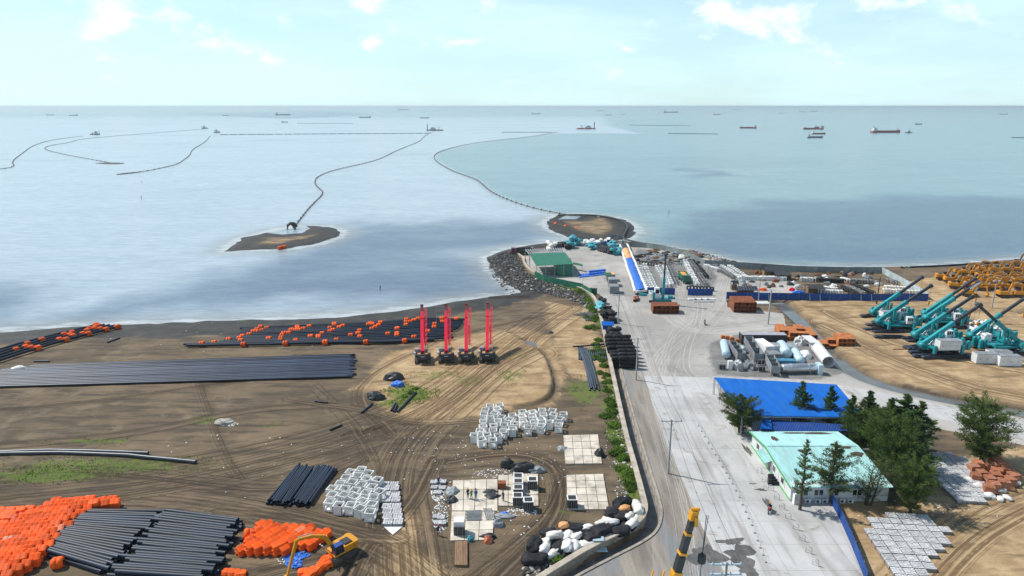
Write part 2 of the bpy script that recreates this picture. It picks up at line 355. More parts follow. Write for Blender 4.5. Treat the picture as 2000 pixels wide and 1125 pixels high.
def grid_obj(name, XX, YY, ZZ, m, attrs):
    ny, nx = XX.shape; idx = np.arange(ny * nx).reshape(ny, nx)
    q = np.stack([idx[:-1, :-1], idx[:-1, 1:], idx[1:, 1:], idx[1:, :-1]], -1).reshape(-1, 4)
    me = bpy.data.meshes.new(name); me.vertices.add(ny * nx); me.loops.add(q.size); me.polygons.add(len(q))
    me.vertices.foreach_set('co', np.stack([XX, YY, ZZ], -1).astype(np.float32).ravel())
    me.loops.foreach_set('vertex_index', q.astype(np.int32).ravel())
    me.polygons.foreach_set('loop_start', np.arange(0, q.size, 4, dtype=np.int32))
    me.polygons.foreach_set('use_smooth', np.ones(len(q), bool)); me.update()
    for k, a in attrs.items():
        at = me.attributes.new(k, 'FLOAT', 'POINT'); at.data.foreach_set('value', np.asarray(a, np.float32).ravel())
    me.materials.append(m)
    return link(name, me)
def softpoly(X, Y, poly, w):
    d, _ = pdist(X, Y, poly, True); s = np.where(inpoly(X, Y, poly), d, -d); return sst(s, -w, w)
def track_attr(L):
    bw = np.zeros(XX.shape); bd = np.zeros(XX.shape)
    for k, (p, w) in enumerate(L):
        d, s = pdist(XX, YY, p); ww = 1 - sst(d, w * .55, w); m = ww > bw
        bw = np.where(m, ww, bw); bd = np.where(m, s + 37.0 * k, bd)
    return bd, bw
wob = (fbm(XX, YY, 6, 3) - .47) * 9
dco, _ = pdist(XX, YY, COAST); dco = np.where(inpoly(XX, YY, LAND), dco, -dco)
wet = 1 - sst(dco + wob, np.where(XX < 0, 11, 7) * 1.0, np.where(XX < 0, 22, 13) * 1.0)
wet = wet * np.where(inpoly(XX, YY, YARD), 0, 1) * np.where(XX > 40, .35, 1)
yard = softpoly(XX + wob * .06, YY + wob * .06, YARD, 1.0)
tan = np.zeros(XX.shape)
for p in TAN: tan = np.maximum(tan, softpoly(XX + wob * .5, YY + wob * .5, p, 5))
tan = np.maximum(tan, softpoly(XX + wob * .2, YY + wob * .2, SANDLOT, 2))
lane = softpoly(XX + wob * .15, YY + wob * .15, LANE, 1.2)
gravel = np.zeros(XX.shape)
for p in GRAVEL: gravel = np.maximum(gravel, softpoly(XX + wob * .4, YY + wob * .4, p, 3))
grass = np.zeros(XX.shape)
for gx, gy, gw, gh, ga in GRASS:
    c = PZ(gx, gy); rx = gw * mpp(gy); ry = abs(PZ(gx, gy - gh).y - PZ(gx, gy + gh).y) / 2
    grass = np.maximum(grass, ga * (1 - sst(np.hypot((XX - c.x) / rx, (YY - c.y) / ry), .35, 1.15)))
grass = grass * (1 - .8 * yard)
t1d, t1w = track_attr(TR1); t2d, t2w = track_attr(TR2)
dcr, _ = pdist(XX, YY, CREEK); dpu, _ = pdist(XX, YY, BANK[6:-8])
damp_dark = np.maximum(1 - sst(dcr, 1.5, 4.5), (1 - sst(dpu, .2, 1.3)) * .8)  # moist creek sides; also a darker band along the bank edge

def ground_mat():
    m = bpy.data.materials.new('ground_soil'); m.use_nodes = True; t = m.node_tree; t.nodes.clear()
    at = lambda k: nd(t, 'ShaderNodeAttribute', attribute_name=k).outputs['Fac']
    pos = nd(t, 'ShaderNodeNewGeometry').outputs['Position']
    nb = noise(t, pos, .035, 5, .6); nm = noise(t, pos, .22, 6, .65); nf = noise(t, pos, 1.6, 8, .7); ng = noise(t, pos, 7, 4, .7)
    hs = noise(t, vscale(t, pos, (.10, .55, .3)), 1.0, 6, .65)
    soil = mix(t, ramp(t, nb, .35, .65), (.125, .092, .058), (.21, .152, .094))
    soil = mix(t, ramp(t, hs, .40, .66), soil, (.076, .060, .044))
    soil = mix(t, ramp(t, nm, .52, .75), soil, (.215, .160, .102))
    sand = mix(t, ramp(t, nm, .35, .68), (.31, .205, .108), (.50, .36, .205))
    sand = mix(t, ramp(t, hs, .48, .70), sand, (.20, .135, .075))
    edge = mth(t, 'MULTIPLY', mth(t, 'SUBTRACT', nf, .5), .9)
    col = mix(t, ramp(t, mth(t, 'ADD', at('tan'), edge), .3, .7), soil, sand)
    yd = mix(t, ramp(t, nb, .38, .62), (.32, .305, .285), (.45, .425, .395))
    yd = mix(t, ramp(t, nm, .50, .70), yd, (.28, .27, .26)); yd = mix(t, mth(t, 'MULTIPLY', ramp(t, nf, .5, .75), .5), yd, (.52, .50, .46))
    yf = ramp(t, mth(t, 'ADD', at('yard'), mth(t, 'MULTIPLY', edge, .5)), .35, .65)
    col = mix(t, yf, col, yd)
    ln = mix(t, ramp(t, noise(t, vscale(t, pos, (.45, .05, 1)), 1.0, 4, .6, .3), .36, .62), (.165, .142, .118), (.30, .262, .215)); ln = mix(t, ramp(t, noise(t, vscale(t, pos, (.32, .045, 1)), 1.0, 4, .6, .5), .50, .66), ln, (.19, .20, .215))
    col = mix(t, mth(t, 'MULTIPLY', ramp(t, mth(t, 'ADD', at('lane'), edge), .3, .7), .9), col, ln)
    gv = mix(t, ramp(t, nm, .35, .65), (.12, .12, .12), (.21, .205, .195))
    col = mix(t, mth(t, 'MULTIPLY', ramp(t, mth(t, 'ADD', at('gravel'), edge), .3, .7), .85), col, gv)
    # tyre and crawler tracks: irregular stripes running along each path
    hgt = None
    for k in ('1', '2'):
        cd_ = nd(t, 'ShaderNodeCombineXYZ', {0: at('t%sd' % k), 1: mth(t, 'MULTIPLY', nm, .6), 2: 0.0}).outputs[0]
        st = noise(t, vscale(t, cd_, (1.9, 1, 1)), 1.0, 5, .7)
        wgt = mth(t, 'MULTIPLY', at('t%sw' % k), ramp(t, nm, .25, .5, .45, 1.0))
        dk = mth(t, 'MULTIPLY', wgt, ramp(t, st, .47, .58)); lt = mth(t, 'MULTIPLY', wgt, ramp(t, st, .46, .34))
        dkc = mix(t, yf, mix(t, at('tan'), (.062, .043, .028), (.15, .095, .05)), (.27, .255, .24))
        ltc = mix(t, yf, mix(t, at('tan'), (.21, .15, .092), (.47, .34, .20)), (.50, .475, .445))
        dk = mth(t, 'MULTIPLY', dk, mth(t, 'SUBTRACT', 1.0, mth(t, 'MULTIPLY', yf, .45)))
        col = mix(t, mth(t, 'MULTIPLY', dk, .92), col, dkc); col = mix(t, mth(t, 'MULTIPLY', lt, .85), col, ltc)
        h = mth(t, 'MULTIPLY', mth(t, 'MULTIPLY', wgt, st), mth(t, 'SUBTRACT', 1.0, mth(t, 'MULTIPLY', yf, .8)))
        hgt = h if hgt is None else mth(t, 'ADD', hgt, h)
    wetf = ramp(t, mth(t, 'ADD', at('wet'), mth(t, 'MULTIPLY', mth(t, 'SUBTRACT', hs, .5), .9)), .25, .75)
    wc = mix(t, ramp(t, nm, .35, .7), (.022, .019, .017), (.055, .046, .037))
    col = mix(t, wetf, col, wc)
    col = mix(t, mth(t, 'MULTIPLY', at('damp_dark'), .75), col, (.06, .05, .042))
    gf = ramp(t, mth(t, 'ADD', at('grass'), mth(t, 'MULTIPLY', mth(t, 'SUBTRACT', noise(t, pos, .7, 8, .75), .5), 2.6)), .45, .85)
    gc = mix(t, ramp(t, ng, .3, .7), (.060, .110, .014), (.16, .22, .035))
    col = mix(t, mth(t, 'MULTIPLY', gf, .85), col, gc)
    # litter of pale crumbs
    lv = nd(t, 'ShaderNodeTexVoronoi', {'Vector': pos, 'Scale': .9, 'Randomness': 1.0}).outputs['Distance']
    lit = mth(t, 'MULTIPLY', ramp(t, lv, .09, .05), ramp(t, noise(t, pos, .12, 3, .6), .60, .72))
    col = mix(t, mth(t, 'MULTIPLY', lit, .8), col, (.58, .56, .52))
    col = mix(t, 1.0, col, mix(t, ng, (.72, .72, .72), (1.25, 1.25, 1.25)), 'MULTIPLY')
    hh = mth(t, 'ADD', mth(t, 'MULTIPLY', hgt, .75), mth(t, 'ADD', mth(t, 'MULTIPLY', nf, .16), mth(t, 'MULTIPLY', ng, .05)))
    bp = nd(t, 'ShaderNodeBump', {'Strength': .9, 'Distance': .55, 'Height': hh}).outputs[0]
    rg = mix(t, wetf, (.92, .92, .92), (.62, .62, .62))
    b = nd(t, 'ShaderNodeBsdfPrincipled', {'Base Color': col, 'Roughness': rg, 'Normal': bp, 'Specular IOR Level': .25})
    nd(t, 'ShaderNodeOutputMaterial', {0: b.outputs[0]}); return m
GM = ground_mat()
g_o = tag(grid_obj('ground', XX, YY, ZZ, GM, dict(wet=wet, yard=yard, tan=tan, grass=grass, t1d=t1d, t1w=t1w, t2d=t2d, t2w=t2w, damp_dark=damp_dark, lane=lane, gravel=gravel)), kind='structure')

# ------------------------------------------------------------ sea
NYs, NXs = 520, 320
Ys = 20 * (90000 / 20.0) ** np.linspace(0, 1, NYs); us = np.linspace(-1, 1, NXs)
SY, SU = np.meshgrid(Ys, us, indexing='ij'); SX = SU * (SY * 1.1 + 200)
LINE_E = smooth_line(px2w([(1240, 470), (1180, 430), (1125, 425), (1030, 405), (960, 376), (934, 352), (880, 331), (850, 314), (848, 304), (870, 292), (950, 277), (1040, 267), (1090, 259), (1300, 262), (2300, 262)], 0.0), 2)
de, se = pdist(SX, SY, LINE_E)
teal = sst(-se, -6, 6) * np.maximum(sst(SY, 290, 330), sst(SX, 45, 70))      # the side of the pipeline that the silt has not reached
teal = np.maximum(teal, sst(SY, 2600, 5200) * .8)
teal = np.where(SX > 300, np.maximum(teal, sst(SX - .12 * SY, -10, 90)), teal)
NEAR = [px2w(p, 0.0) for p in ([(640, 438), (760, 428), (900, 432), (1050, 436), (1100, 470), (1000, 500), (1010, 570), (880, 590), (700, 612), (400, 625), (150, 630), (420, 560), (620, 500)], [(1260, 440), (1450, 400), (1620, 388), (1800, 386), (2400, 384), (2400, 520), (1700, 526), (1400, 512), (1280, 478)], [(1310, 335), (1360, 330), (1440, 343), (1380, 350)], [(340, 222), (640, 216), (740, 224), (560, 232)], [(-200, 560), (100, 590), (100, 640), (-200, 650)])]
darkz = np.zeros(SX.shape)
BANKS = [[(440, 491), (470, 466), (530, 450), (575, 442), (640, 442), (666, 450), (664, 462), (620, 477), (560, 486), (500, 489)], [(1062, 436), (1085, 419), (1150, 418), (1205, 424), (1240, 440), (1246, 455), (1225, 466), (1185, 473), (1140, 472), (1110, 462), (1075, 448)]]
dsh, _ = pdist(SX, SY, COAST)
for p in BANKS: dsh = np.minimum(dsh, pdist(SX, SY, px2w(p, 0.0), True)[0])
shore = 1 - sst(dsh, 0, 16)
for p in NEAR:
    sc = 12 + .02 * np.abs(SY); darkz = np.maximum(darkz, softpoly(SX + (fbm(SX, SY, 60, 4) - .47) * 90, SY + (fbm(SX, SY + 99, 45, 4) - .47) * 70, p, 22))  # zones of darker blue base colour, with stronger wave bump
def sea_mat():
    m = bpy.data.materials.new('sea_water'); m.use_nodes = True; t = m.node_tree; t.nodes.clear()
    pos = nd(t, 'ShaderNodeNewGeometry').outputs['Position']
    te = nd(t, 'ShaderNodeAttribute', attribute_name='teal').outputs['Fac']
    big = noise(t, vscale(t, pos, (.0035, .0075, 1)), 1.0, 4, .55, .4)
    far = noise(t, vscale(t, pos, (.0005, .0016, 1)), 1.0, 4, .6, .3)
    mid = noise(t, vscale(t, pos, (.012, .03, 1)), 1.0, 4, .6)
    silt = mix(t, ramp(t, mid, .3, .7), (.34, .405, .465), (.38, .44, .505))
    clear = mix(t, ramp(t, mid, .3, .7), (.135, .24, .27), (.175, .28, .305))
    col = mix(t, te, silt, clear)
    rz_ = nd(t, 'ShaderNodeAttribute', attribute_name='dark_zone').outputs['Fac']
    mottle = mth(t, 'MAXIMUM', mth(t, 'MULTIPLY', rz_, ramp(t, mid, .2, .6, .65, 1.0)), mth(t, 'MAXIMUM', mth(t, 'MULTIPLY', ramp(t, big, .54, .74), .35), mth(t, 'MULTIPLY', ramp(t, far, .52, .76), .45)))
    col = mix(t, mth(t, 'MULTIPLY', mottle, .85), col, (.06, .105, .18))  # base colour mixed towards dark blue in patches
    sh = nd(t, 'ShaderNodeAttribute', attribute_name='shore').outputs['Fac']
    col = mix(t, mth(t, 'MULTIPLY', sh, .75), col, (.27, .26, .24))
    foam = mth(t, 'MULTIPLY', ramp(t, mth(t, 'ADD', sh, mth(t, 'MULTIPLY', mth(t, 'SUBTRACT', noise(t, vscale(t, pos, (.12, .5, 1)), 1.0, 5, .65), .5), 1.1)), .80, 1.02), .55)
    col = mix(t, foam, col, (.62, .64, .65))
    fine = noise(t, vscale(t, pos, (.09, .30, 1)), 1.0, 7, .72, .4)
    col = mix(t, 1.0, col, mix(t, ramp(t, fine, .3, .7), (.80, .83, .86), (1.14, 1.14, 1.12)), 'MULTIPLY')
    rp = noise(t, vscale(t, pos, (.5, 1.1, 1)), 1.0, 4, .62, .5); rp2 = noise(t, vscale(t, pos, (.12, .3, 1)), 1.0, 3, .6)
    hgt = mth(t, 'ADD', mth(t, 'MULTIPLY', rp, mth(t, 'ADD', .10, mth(t, 'MULTIPLY', mottle, .16))), mth(t, 'MULTIPLY', rp2, .16))
    bp = nd(t, 'ShaderNodeBump', {'Strength': .9, 'Distance': 1.0, 'Height': hgt}).outputs[0]
    b = nd(t, 'ShaderNodeBsdfPrincipled', {'Base Color': col, 'Roughness': .22, 'IOR': 1.33, 'Normal': bp})
    nd(t, 'ShaderNodeOutputMaterial', {0: b.outputs[0]}); return m
SM = sea_mat()
tag(grid_obj('sea', SX, SY, np.zeros(SX.shape), SM, dict(teal=teal, dark_zone=darkz, shore=shore)), kind='structure')

# sandbanks standing out of the sea
def sandbank(name, pts, top=.7, hole=None):
    poly = smooth_line(px2w(pts, 0.0) + [px2w(pts, 0.0)[0]], 2)[:-1]
    xs = [p[0] for p in poly]; ys = [p[1] for p in poly]; w = 1.5
    gx, gy = np.meshgrid(np.linspace(min(xs) - w, max(xs) + w, 110), np.linspace(min(ys) - w, max(ys) + w, 110))
    d, _ = pdist(gx, gy, poly, True); s = np.where(inpoly(gx, gy, poly), d, -d) + (fbm(gx, gy, 9, 4) - .47) * 6
    if hole:
        hp = px2w(hole, 0.0); dh, _ = pdist(gx, gy, hp, True); s = np.minimum(s, np.where(inpoly(gx, gy, hp), -dh, dh))
    z = np.where(s > 0, top * (1 - np.exp(-s / 7)), s * .15) + (fbm(gx, gy, 5, 3) - .47) * .12
    zero = np.zeros(gx.shape)
    o = grid_obj(name, gx, gy, z, GM, dict(wet=1 - .55 * sst(s, 3, 14), yard=zero, tan=sst(s, 6, 16) * .7, grass=zero, t1d=gy * 1.0, t1w=zero + .4, t2d=zero, t2w=zero, damp_dark=zero, lane=zero, gravel=zero))
    return tag(o, kind='structure')
sandbank('sandbank', [(440, 491), (470, 466), (530, 450), (575, 442), (640, 442), (666, 450), (664, 462), (620, 477), (560, 486), (500, 489)], .8, [(512, 453), (540, 446), (596, 440), (605, 446), (590, 455), (550, 458)])
sandbank('sandbank', [(1062, 436), (1085, 419), (1150, 418), (1205, 424), (1240, 440), (1246, 455), (1225, 466), (1185, 473), (1140, 472), (1110, 462), (1075, 448)], 1.0, [(1090, 428), (1105, 421), (1135, 422), (1125, 428)])
sandbank('sandbank', [(186, 319), (210, 317), (246, 318.5), (236, 321), (200, 321)], .9)
sandbank('sandbank', [(226, 341), (250, 336.5), (278, 336), (262, 338), (240, 341.5)], .7)

# still water in the creek and the puddle
def ribbon(name, line, w, z, m, kind='structure'):
    mb = MB(); vs = []
    for k, p in enumerate(line):
        a = line[max(k - 1, 0)]; b = line[min(k + 1, len(line) - 1)]; d = Vector((b[0] - a[0], b[1] - a[1], 0)).normalized(); q = Vector((-d.y, d.x, 0))
        vs += [Vector((p[0], p[1], z)) + q * w, Vector((p[0], p[1], z)) - q * w]
    mb.add(vs, [(2 * k, 2 * k + 1, 2 * k + 3, 2 * k + 2) for k in range(len(line) - 1)])
    o = mb.build(name, m); return tag(o, kind=kind)
PW = mat('muddy_water', (.12, .12, .115), .12, .2, .3)
ribbon('creek', CREEK, 3.0, G - .62, PW)
mb = MB(); mb.add([(x, y, G - .42) for x, y in PUDDLE], [tuple(range(len(PUDDLE)))]); tag(mb.build('puddle', PW), kind='structure')
ribbon('drain_channel_floor', CHAN, 1.08, G - 1.0, M['channel'])

# concrete road and paths laid on the yard
def road_mat():
    m = bpy.data.materials.new('road_concrete'); m.use_nodes = True; t = m.node_tree; t.nodes.clear()
    pos = nd(t, 'ShaderNodeNewGeometry').outputs['Position']
    n1 = noise(t, pos, .09, 6, .65, .4); n2 = noise(t, vscale(t, pos, (.55, .07, 1)), 1.0, 3, .5, .3); n3 = noise(t, pos, 2.5, 6, .7); n4 = noise(t, pos, .28, 7, .7, .6)
    c = mix(t, ramp(t, n1, .35, .65), (.42, .416, .41), (.53, .524, .515)); c = mix(t, mth(t, 'MULTIPLY', ramp(t, n2, .48, .72), .8), c, (.33, .315, .295))
    c = mix(t, mth(t, 'MULTIPLY', ramp(t, n4, .58, .68), .85), c, (.27, .24, .20)); c = mix(t, mth(t, 'MULTIPLY', ramp(t, n3, .5, .8), .35), c, (.55, .53, .50))
    br = nd(t, 'ShaderNodeTexBrick', {'Vector': pos, 'Scale': 1.0, 'Brick Width': 4.6, 'Row Height': 5.6, 'Mortar Size': .035, 'Color1': (1, 1, 1, 1), 'Color2': (.93, .93, .93, 1), 'Mortar': (.62, .6, .58, 1)}, offset=0.0)
    c = mix(t, 1.0, c, br.outputs[0], 'MULTIPLY')
    b = nd(t, 'ShaderNodeBsdfPrincipled', {'Base Color': c, 'Roughness': .88, 'Specular IOR Level': .3, 'Normal': nd(t, 'ShaderNodeBump', {'Strength': .4, 'Distance': .03, 'Height': n3}).outputs[0]})
    nd(t, 'ShaderNodeOutputMaterial', {0: b.outputs[0]}); return m
RM = road_mat()
def sheet(name, px, dz, m):
    mb = MB(); mb.prism(px2w(px), G - .1, G + dz); return tag(mb.build(name, m), kind='structure')
sheet('concrete_road', [(1258, 735), (1330, 736), (1396, 738), (1412, 800), (1440, 852), (1484, 858), (1545, 972), (1618, 985), (1692, 1140), (1425, 1140), (1372, 1030), (1332, 935), (1288, 830)], .05, RM)
sheet('side_road', [(1390, 735), (1560, 741), (1700, 762), (1800, 784), (1900, 806), (2100, 850), (2100, 885), (1960, 850), (1840, 820), (1735, 797), (1640, 780), (1396, 750)], .03, RM)

# puddled wet stains that spread over the road edge
STM = mat('wet_stain', (.125, .118, .108), .45, .35, .5)
def stain(px, py, rx, ry, seed, name='wet_stain'):
    r = random.Random(seed); c = PZ(px, py, G); n = 26; pts = []
    ph = [r.uniform(0, 6.28) for _ in range(4)]
    for i in range(n):
        a = 6.2832 * i / n; k = 1 + .28 * math.sin(2 * a + ph[0]) + .22 * math.sin(3 * a + ph[1]) + .16 * math.sin(5 * a + ph[2]) + .12 * math.sin(9 * a + ph[3])
        pts.append((c.x + rx * k * math.cos(a), c.y + ry * k * math.sin(a)))
    tag(MB().prism(pts, G + .02, G + .054 + .003 * seed).build(name, STM), kind='structure')
for a in ((1428, 1058, 1.6, .8, 1), (1446, 1085, 1.9, 2.2, 2), (1380, 1085, 2.0, 2.3, 3), (1462, 1112, 1.4, 1.8, 6), (1470, 945, .5, .25, 4), (1486, 957, .9, .3, 5), (1460, 880, .4, 2.2, 7), (1500, 985, .35, 2.0, 8)): stain(*a)
# ------------------------------------------------------------ walls, rocks, fences, buildings, trees
def zat(py, Y):                 # height seen in photo row py at depth Y
    u = 562.5 - py
    return CH + Y * (-F * math.sin(PITCH) + u * math.cos(PITCH)) / (F * math.cos(PITCH) + u * math.sin(PITCH))
def offset(line, q):
    out = []
    for k, p in enumerate(line):
        a = line[max(k - 1, 0)]; b = line[min(k + 1, len(line) - 1)]; dx, dy = b[0] - a[0], b[1] - a[1]; L = math.hypot(dx, dy) or 1
        out.append((p[0] - dy / L * q, p[1] + dx / L * q))
    return out
def sweep(mb, line, prof):      # closed profile of (side, z) swept along a level line
    n = len(prof); vs = []
    for o, z in prof:
        pass
    offs = {o: offset(line, o) for o, z in prof}
    for k in range(len(line)):
        for o, z in prof: vs.append((offs[o][k][0], offs[o][k][1], z))
    fs = [(k * n + i, k * n + (i + 1) % n, (k + 1) * n + (i + 1) % n, (k + 1) * n + i) for k in range(len(line) - 1) for i in range(n)]
    fs += [tuple(range(n))[::-1], tuple((len(line) - 1) * n + i for i in range(n))]
    return mb.add(vs, fs)
WALL = smooth_line(px2w([(1040, 487), (1016, 495), (1012, 500), (1022, 505), (1023, 515), (1031, 527), (1050, 541), (1082, 552), (1122, 561), (1150, 573), (1164, 590), (1171, 612), (1179, 650), (1189, 700), (1204, 770),
    (1223, 860), (1243, 930), (1256, 980), (1261, 1003), (1250, 1027), (1200, 1054), (1150, 1078), (1098, 1110), (1050, 1140)]), 2)
wl = thing('seawall', 'long curved beige concrete seawall edging the grey yard and the jetty', 'wall', (0, 0, 0))
sweep(MB(), [], []) if False else None
sweep(MB_ := MB(), WALL, [(-.32, -.6), (.32, -.6), (.32, G + .75), (-.32, G + .75)]); MB_.build('wall_body', M['wall'], wl)
sweep(MB_ := MB(), WALL, [(-.44, G + .753), (.44, G + .753), (.44, G + .95), (-.44, G + .95)]); MB_.build('coping', mat('coping_concrete', (.44, .38, .31), .9, .2, .7, dirt=(.22, .19, .16), damt=.6), wl)
LIP = offset(CHAN, 1.25)
o = sweep(MB(), LIP, [(-.2, .2), (.2, .2), (.2, G + .16), (-.2, G + .16)]).build('drain_kerb', M['wall'])
tag(o, 'low concrete kerb along the drain channel beside the seawall', 'kerb')

# rocks
def rock_mesh(seed, m):
    bm = bmesh.new(); bmesh.ops.create_icosphere(bm, subdivisions=1, radius=1); r = random.Random(seed)
    for v in bm.verts: v.co *= r.uniform(.72, 1.2); v.co.z *= .75
    me = bpy.data.meshes.new('rock'); bm.to_mesh(me); bm.free(); me.materials.append(m); return me
def scatter_rocks(name, label, polys, count, smin, smax, mats, seed, top=300, lift=.25):
    r = random.Random(seed); ms = [rock_mesh(seed * 10 + k, mats[k % len(mats)]) for k in range(6)]
    root = thing(name, label, 'rocks'); pts = []
    ws = [px2w(p) for p in polys]
    areas = [abs(sum(p[i][0] * p[(i + 1) % len(p)][1] - p[(i + 1) % len(p)][0] * p[i][1] for i in range(len(p)))) for p in ws]
    while len(pts) < count:
        p = r.choices(ws, areas)[0]; x = r.uniform(min(a for a, b in p), max(a for a, b in p)); y = r.uniform(min(b for a, b in p), max(b for a, b in p))
        if inpoly(np.array([x]), np.array([y]), p)[0]: pts.append((x, y, r.uniform(smin, smax) * r.choice((1, 1, .7)) ))
    pts.sort(key=lambda a: -a[2] / (a[1])); zs = np.maximum(many([a[0] for a in pts], [a[1] for a in pts]), -.2)
    mb = MB()
    for k, (x, y, s) in enumerate(pts):
        me = ms[k % 6]; rot = Matrix.Rotation(r.uniform(0, 6.3), 4, 'Z') @ Matrix.Rotation(r.uniform(-.5, .5), 4, 'X')
        sc = (s * r.uniform(.8, 1.25), s, s * r.uniform(.7, 1.1)); z = zs[k] + lift * s
        if k < top:
            o = link('rock', me, root, (x, y, z), rot=rot.to_euler(), scale=sc)
        else:
            mt = Matrix.Translation((x, y, z)) @ rot @ Matrix.Diagonal((*sc, 1))
            mb.add([v.co for v in me.vertices], [tuple(p.vertices) for p in me.polygons], False, mt)
    if mb.v: tag(mb.build('small_rocks', mats[0], root), kind='stuff')
    return root
scatter_rocks('riprap_bank', 'bank of dark riprap boulders below the seawall by the green shed', [[(958, 503), (985, 491), (1012, 497), (1018, 510), (1026, 528), (1045, 543), (1080, 554), (1120, 564), (1146, 578), (1158, 600), (1130, 592), (1080, 578), (1030, 566), (990, 548), (968, 525)],
    [(952, 500), (966, 496), (990, 552), (1020, 572), (1000, 572), (960, 530)]], 1900, .25, .55, [M['stone']] * 5 + [M['stone_pale']], 3, 300, .3)
scatter_rocks('riprap_bank', 'strip of dark boulders outside the grey panel fence along the sea', [[(1366, 495), (1385, 498), (1420, 509), (1440, 517), (1420, 519), (1385, 507)]], 160, .5, 1.0, [M['stone'], M['stone_pale']], 5, 120)
scatter_rocks('rubble_strip', 'strip of pale broken rubble and weeds along the foot of the seawall', [[(1196, 735), (1204, 740), (1228, 860), (1240, 935), (1225, 930), (1205, 850), (1195, 790)], [(1150, 580), (1168, 600), (1160, 620), (1140, 600)]], 240, .12, .42, [M['stone_pale'], M['stone_pale'], M['stone']], 9, 200, .2)
scatter_rocks('rubble_strip', 'heap of grey and white rubble stones below the big sacks', [[(1025, 1085), (1075, 1075), (1110, 1085), (1100, 1110), (1060, 1130), (1020, 1130)]], 120, .25, .6, [M['stone_pale'], M['stone']], 12, 120, .3)

def leaf_mat(name, col):
    m = mat(name, col, .7, .55, .9, rnd=.2, spec=.2); t = m.node_tree; b = next(n for n in t.nodes if n.type == 'BSDF_PRINCIPLED'); o = next(n for n in t.nodes if n.type == 'OUTPUT_MATERIAL')
    tr = nd(t, 'ShaderNodeBsdfTranslucent'); t.links.new(b.inputs['Base Color'].links[0].from_socket, tr.inputs[0])
    mx = nd(t, 'ShaderNodeMixShader', {0: .4, 1: b.outputs[0], 2: tr.outputs[0]}); t.links.new(mx.outputs[0], o.inputs[0]); return m
# grass blades: nobody could count them
def grass_blades():
    r = np.random.default_rng(3); V_ = []; 
    for gx, gy, gw, gh, ga in GRASS:
        c = PZ(gx, gy); rx = gw * mpp(gy); ry = abs(PZ(gx, gy - gh).y - PZ(gx, gy + gh).y) / 2
        n = int(min(9000, rx * ry * 3.14 * (9 if ga > .85 else 4)))
        a = r.uniform(0, 6.283, n); q = np.sqrt(r.random(n)) * 1.0
        V_.append(np.stack([c.x + rx * q * np.cos(a), c.y + ry * q * np.sin(a), np.full(n, ga)], 1))
    p = np.concatenate(V_); keep = fbm(p[:, 0], p[:, 1], 3.0, 3) < .30 + .25 * p[:, 2]
    keep &= ~inpoly(p[:, 0], p[:, 1], YARD); p = p[keep]
    z = many(p[:, 0], p[:, 1]); n = len(p); h = r.uniform(.15, .42, n) * p[:, 2]; a = r.uniform(0, 6.283, n)
    w = r.uniform(.05, .16, n); lx = r.normal(0, .12, n); ly = r.normal(0, .12, n)
    co = np.empty((n, 3, 3)); ca, sa = np.cos(a) * w, np.sin(a) * w
    co[:, 0] = np.stack([p[:, 0] - ca, p[:, 1] - sa, z - .02], 1); co[:, 1] = np.stack([p[:, 0] + ca, p[:, 1] + sa, z - .02], 1)
    co[:, 2] = np.stack([p[:, 0] + lx, p[:, 1] + ly, z + h], 1)
    return tri_obj('grass', co, leaf_mat('grass_blade', (.17, .25, .045)))
def tri_obj(name, co, m, parent=None):
    n = len(co); k = co.shape[1]
    me = bpy.data.meshes.new(name); me.vertices.add(n * k); me.loops.add(n * k); me.polygons.add(n)
    me.vertices.foreach_set('co', co.astype(np.float32).ravel()); me.loops.foreach_set('vertex_index', np.arange(n * k, dtype=np.int32))
    me.polygons.foreach_set('loop_start', np.arange(0, n * k, k, dtype=np.int32)); me.update(); me.materials.append(m)
    return link(name, me, parent)
tag(grass_blades(), 'short green grass and weeds on the sandy ground', 'grass', kind='stuff')

# fences of sheet panels
def fence(name, label, pts, h, m, plen=2.4, z=None, brace=None, post=M['steel'], lean=0.0):
    root = thing(name, label, 'fence'); line = [P(*p) for p in pts]
    for a, b in zip(line[:-1], line[1:]):
        L = (b - a).length; n = max(1, round(L / plen)); d = (b - a) / n; q = Vector((-d.y, d.x, 0)).normalized()
        for k in range(n):
            p0 = a + d * (k + .01); p1 = a + d * (k + .99); j = random.uniform(-.05, .05)
            mb = MB(); nr = 8; vs = []
            for i in range(nr + 1):
                pp = p0.lerp(p1, i / nr) + q * (.035 if i % 2 else 0)
                vs += [pp + Vector((0, 0, .04)), pp + Vector((0, 0, h + j)) + q * lean]
            mb.add(vs, [(2 * i, 2 * i + 2, 2 * i + 3, 2 * i + 1) for i in range(nr)])
            mb.add([v + q * .03 for v in vs], [(2 * i, 2 * i + 1, 2 * i + 3, 2 * i + 2) for i in range(nr)])
            mb.build('panel', m, root)
            MB().bar(a + d * k + q * .09, a + d * k + q * .09 + Vector((0, 0, h)), .07).build('post', post, root)
            if brace and k % brace == 0:
                MB().bar(a + d * k + q * .1 * (1 if lean >= 0 else -1) + Vector((0, 0, h * .95)), a + d * k - q * 1.1, .09).build('brace', post, root)
    return root
fence('sheet_fence', 'long dark blue sheet fence beside the ditch and tan sand', [(1418, 584), (1500, 586), (1600, 587), (1700, 588), (1812, 588)], 2.4, M['blue'], 3.0, brace=4)
fence('sheet_fence', 'short blue sheet fence behind flat white slabs in the casting yard', [(1343, 577), (1392, 577)], 2.3, M['blue'], 2.5)
fence('sheet_fence', 'blue sheet fence behind the teal crane with rusty boxes', [(1264, 574), (1318, 576)], 2.3, M['blue'], 2.5)
fence('sheet_fence', 'blue sheet fence between the concrete road and the paver stacks', [(1622, 982), (1640, 1015), (1660, 1060), (1692, 1140)], 1.8, M['blue'], 2.2)
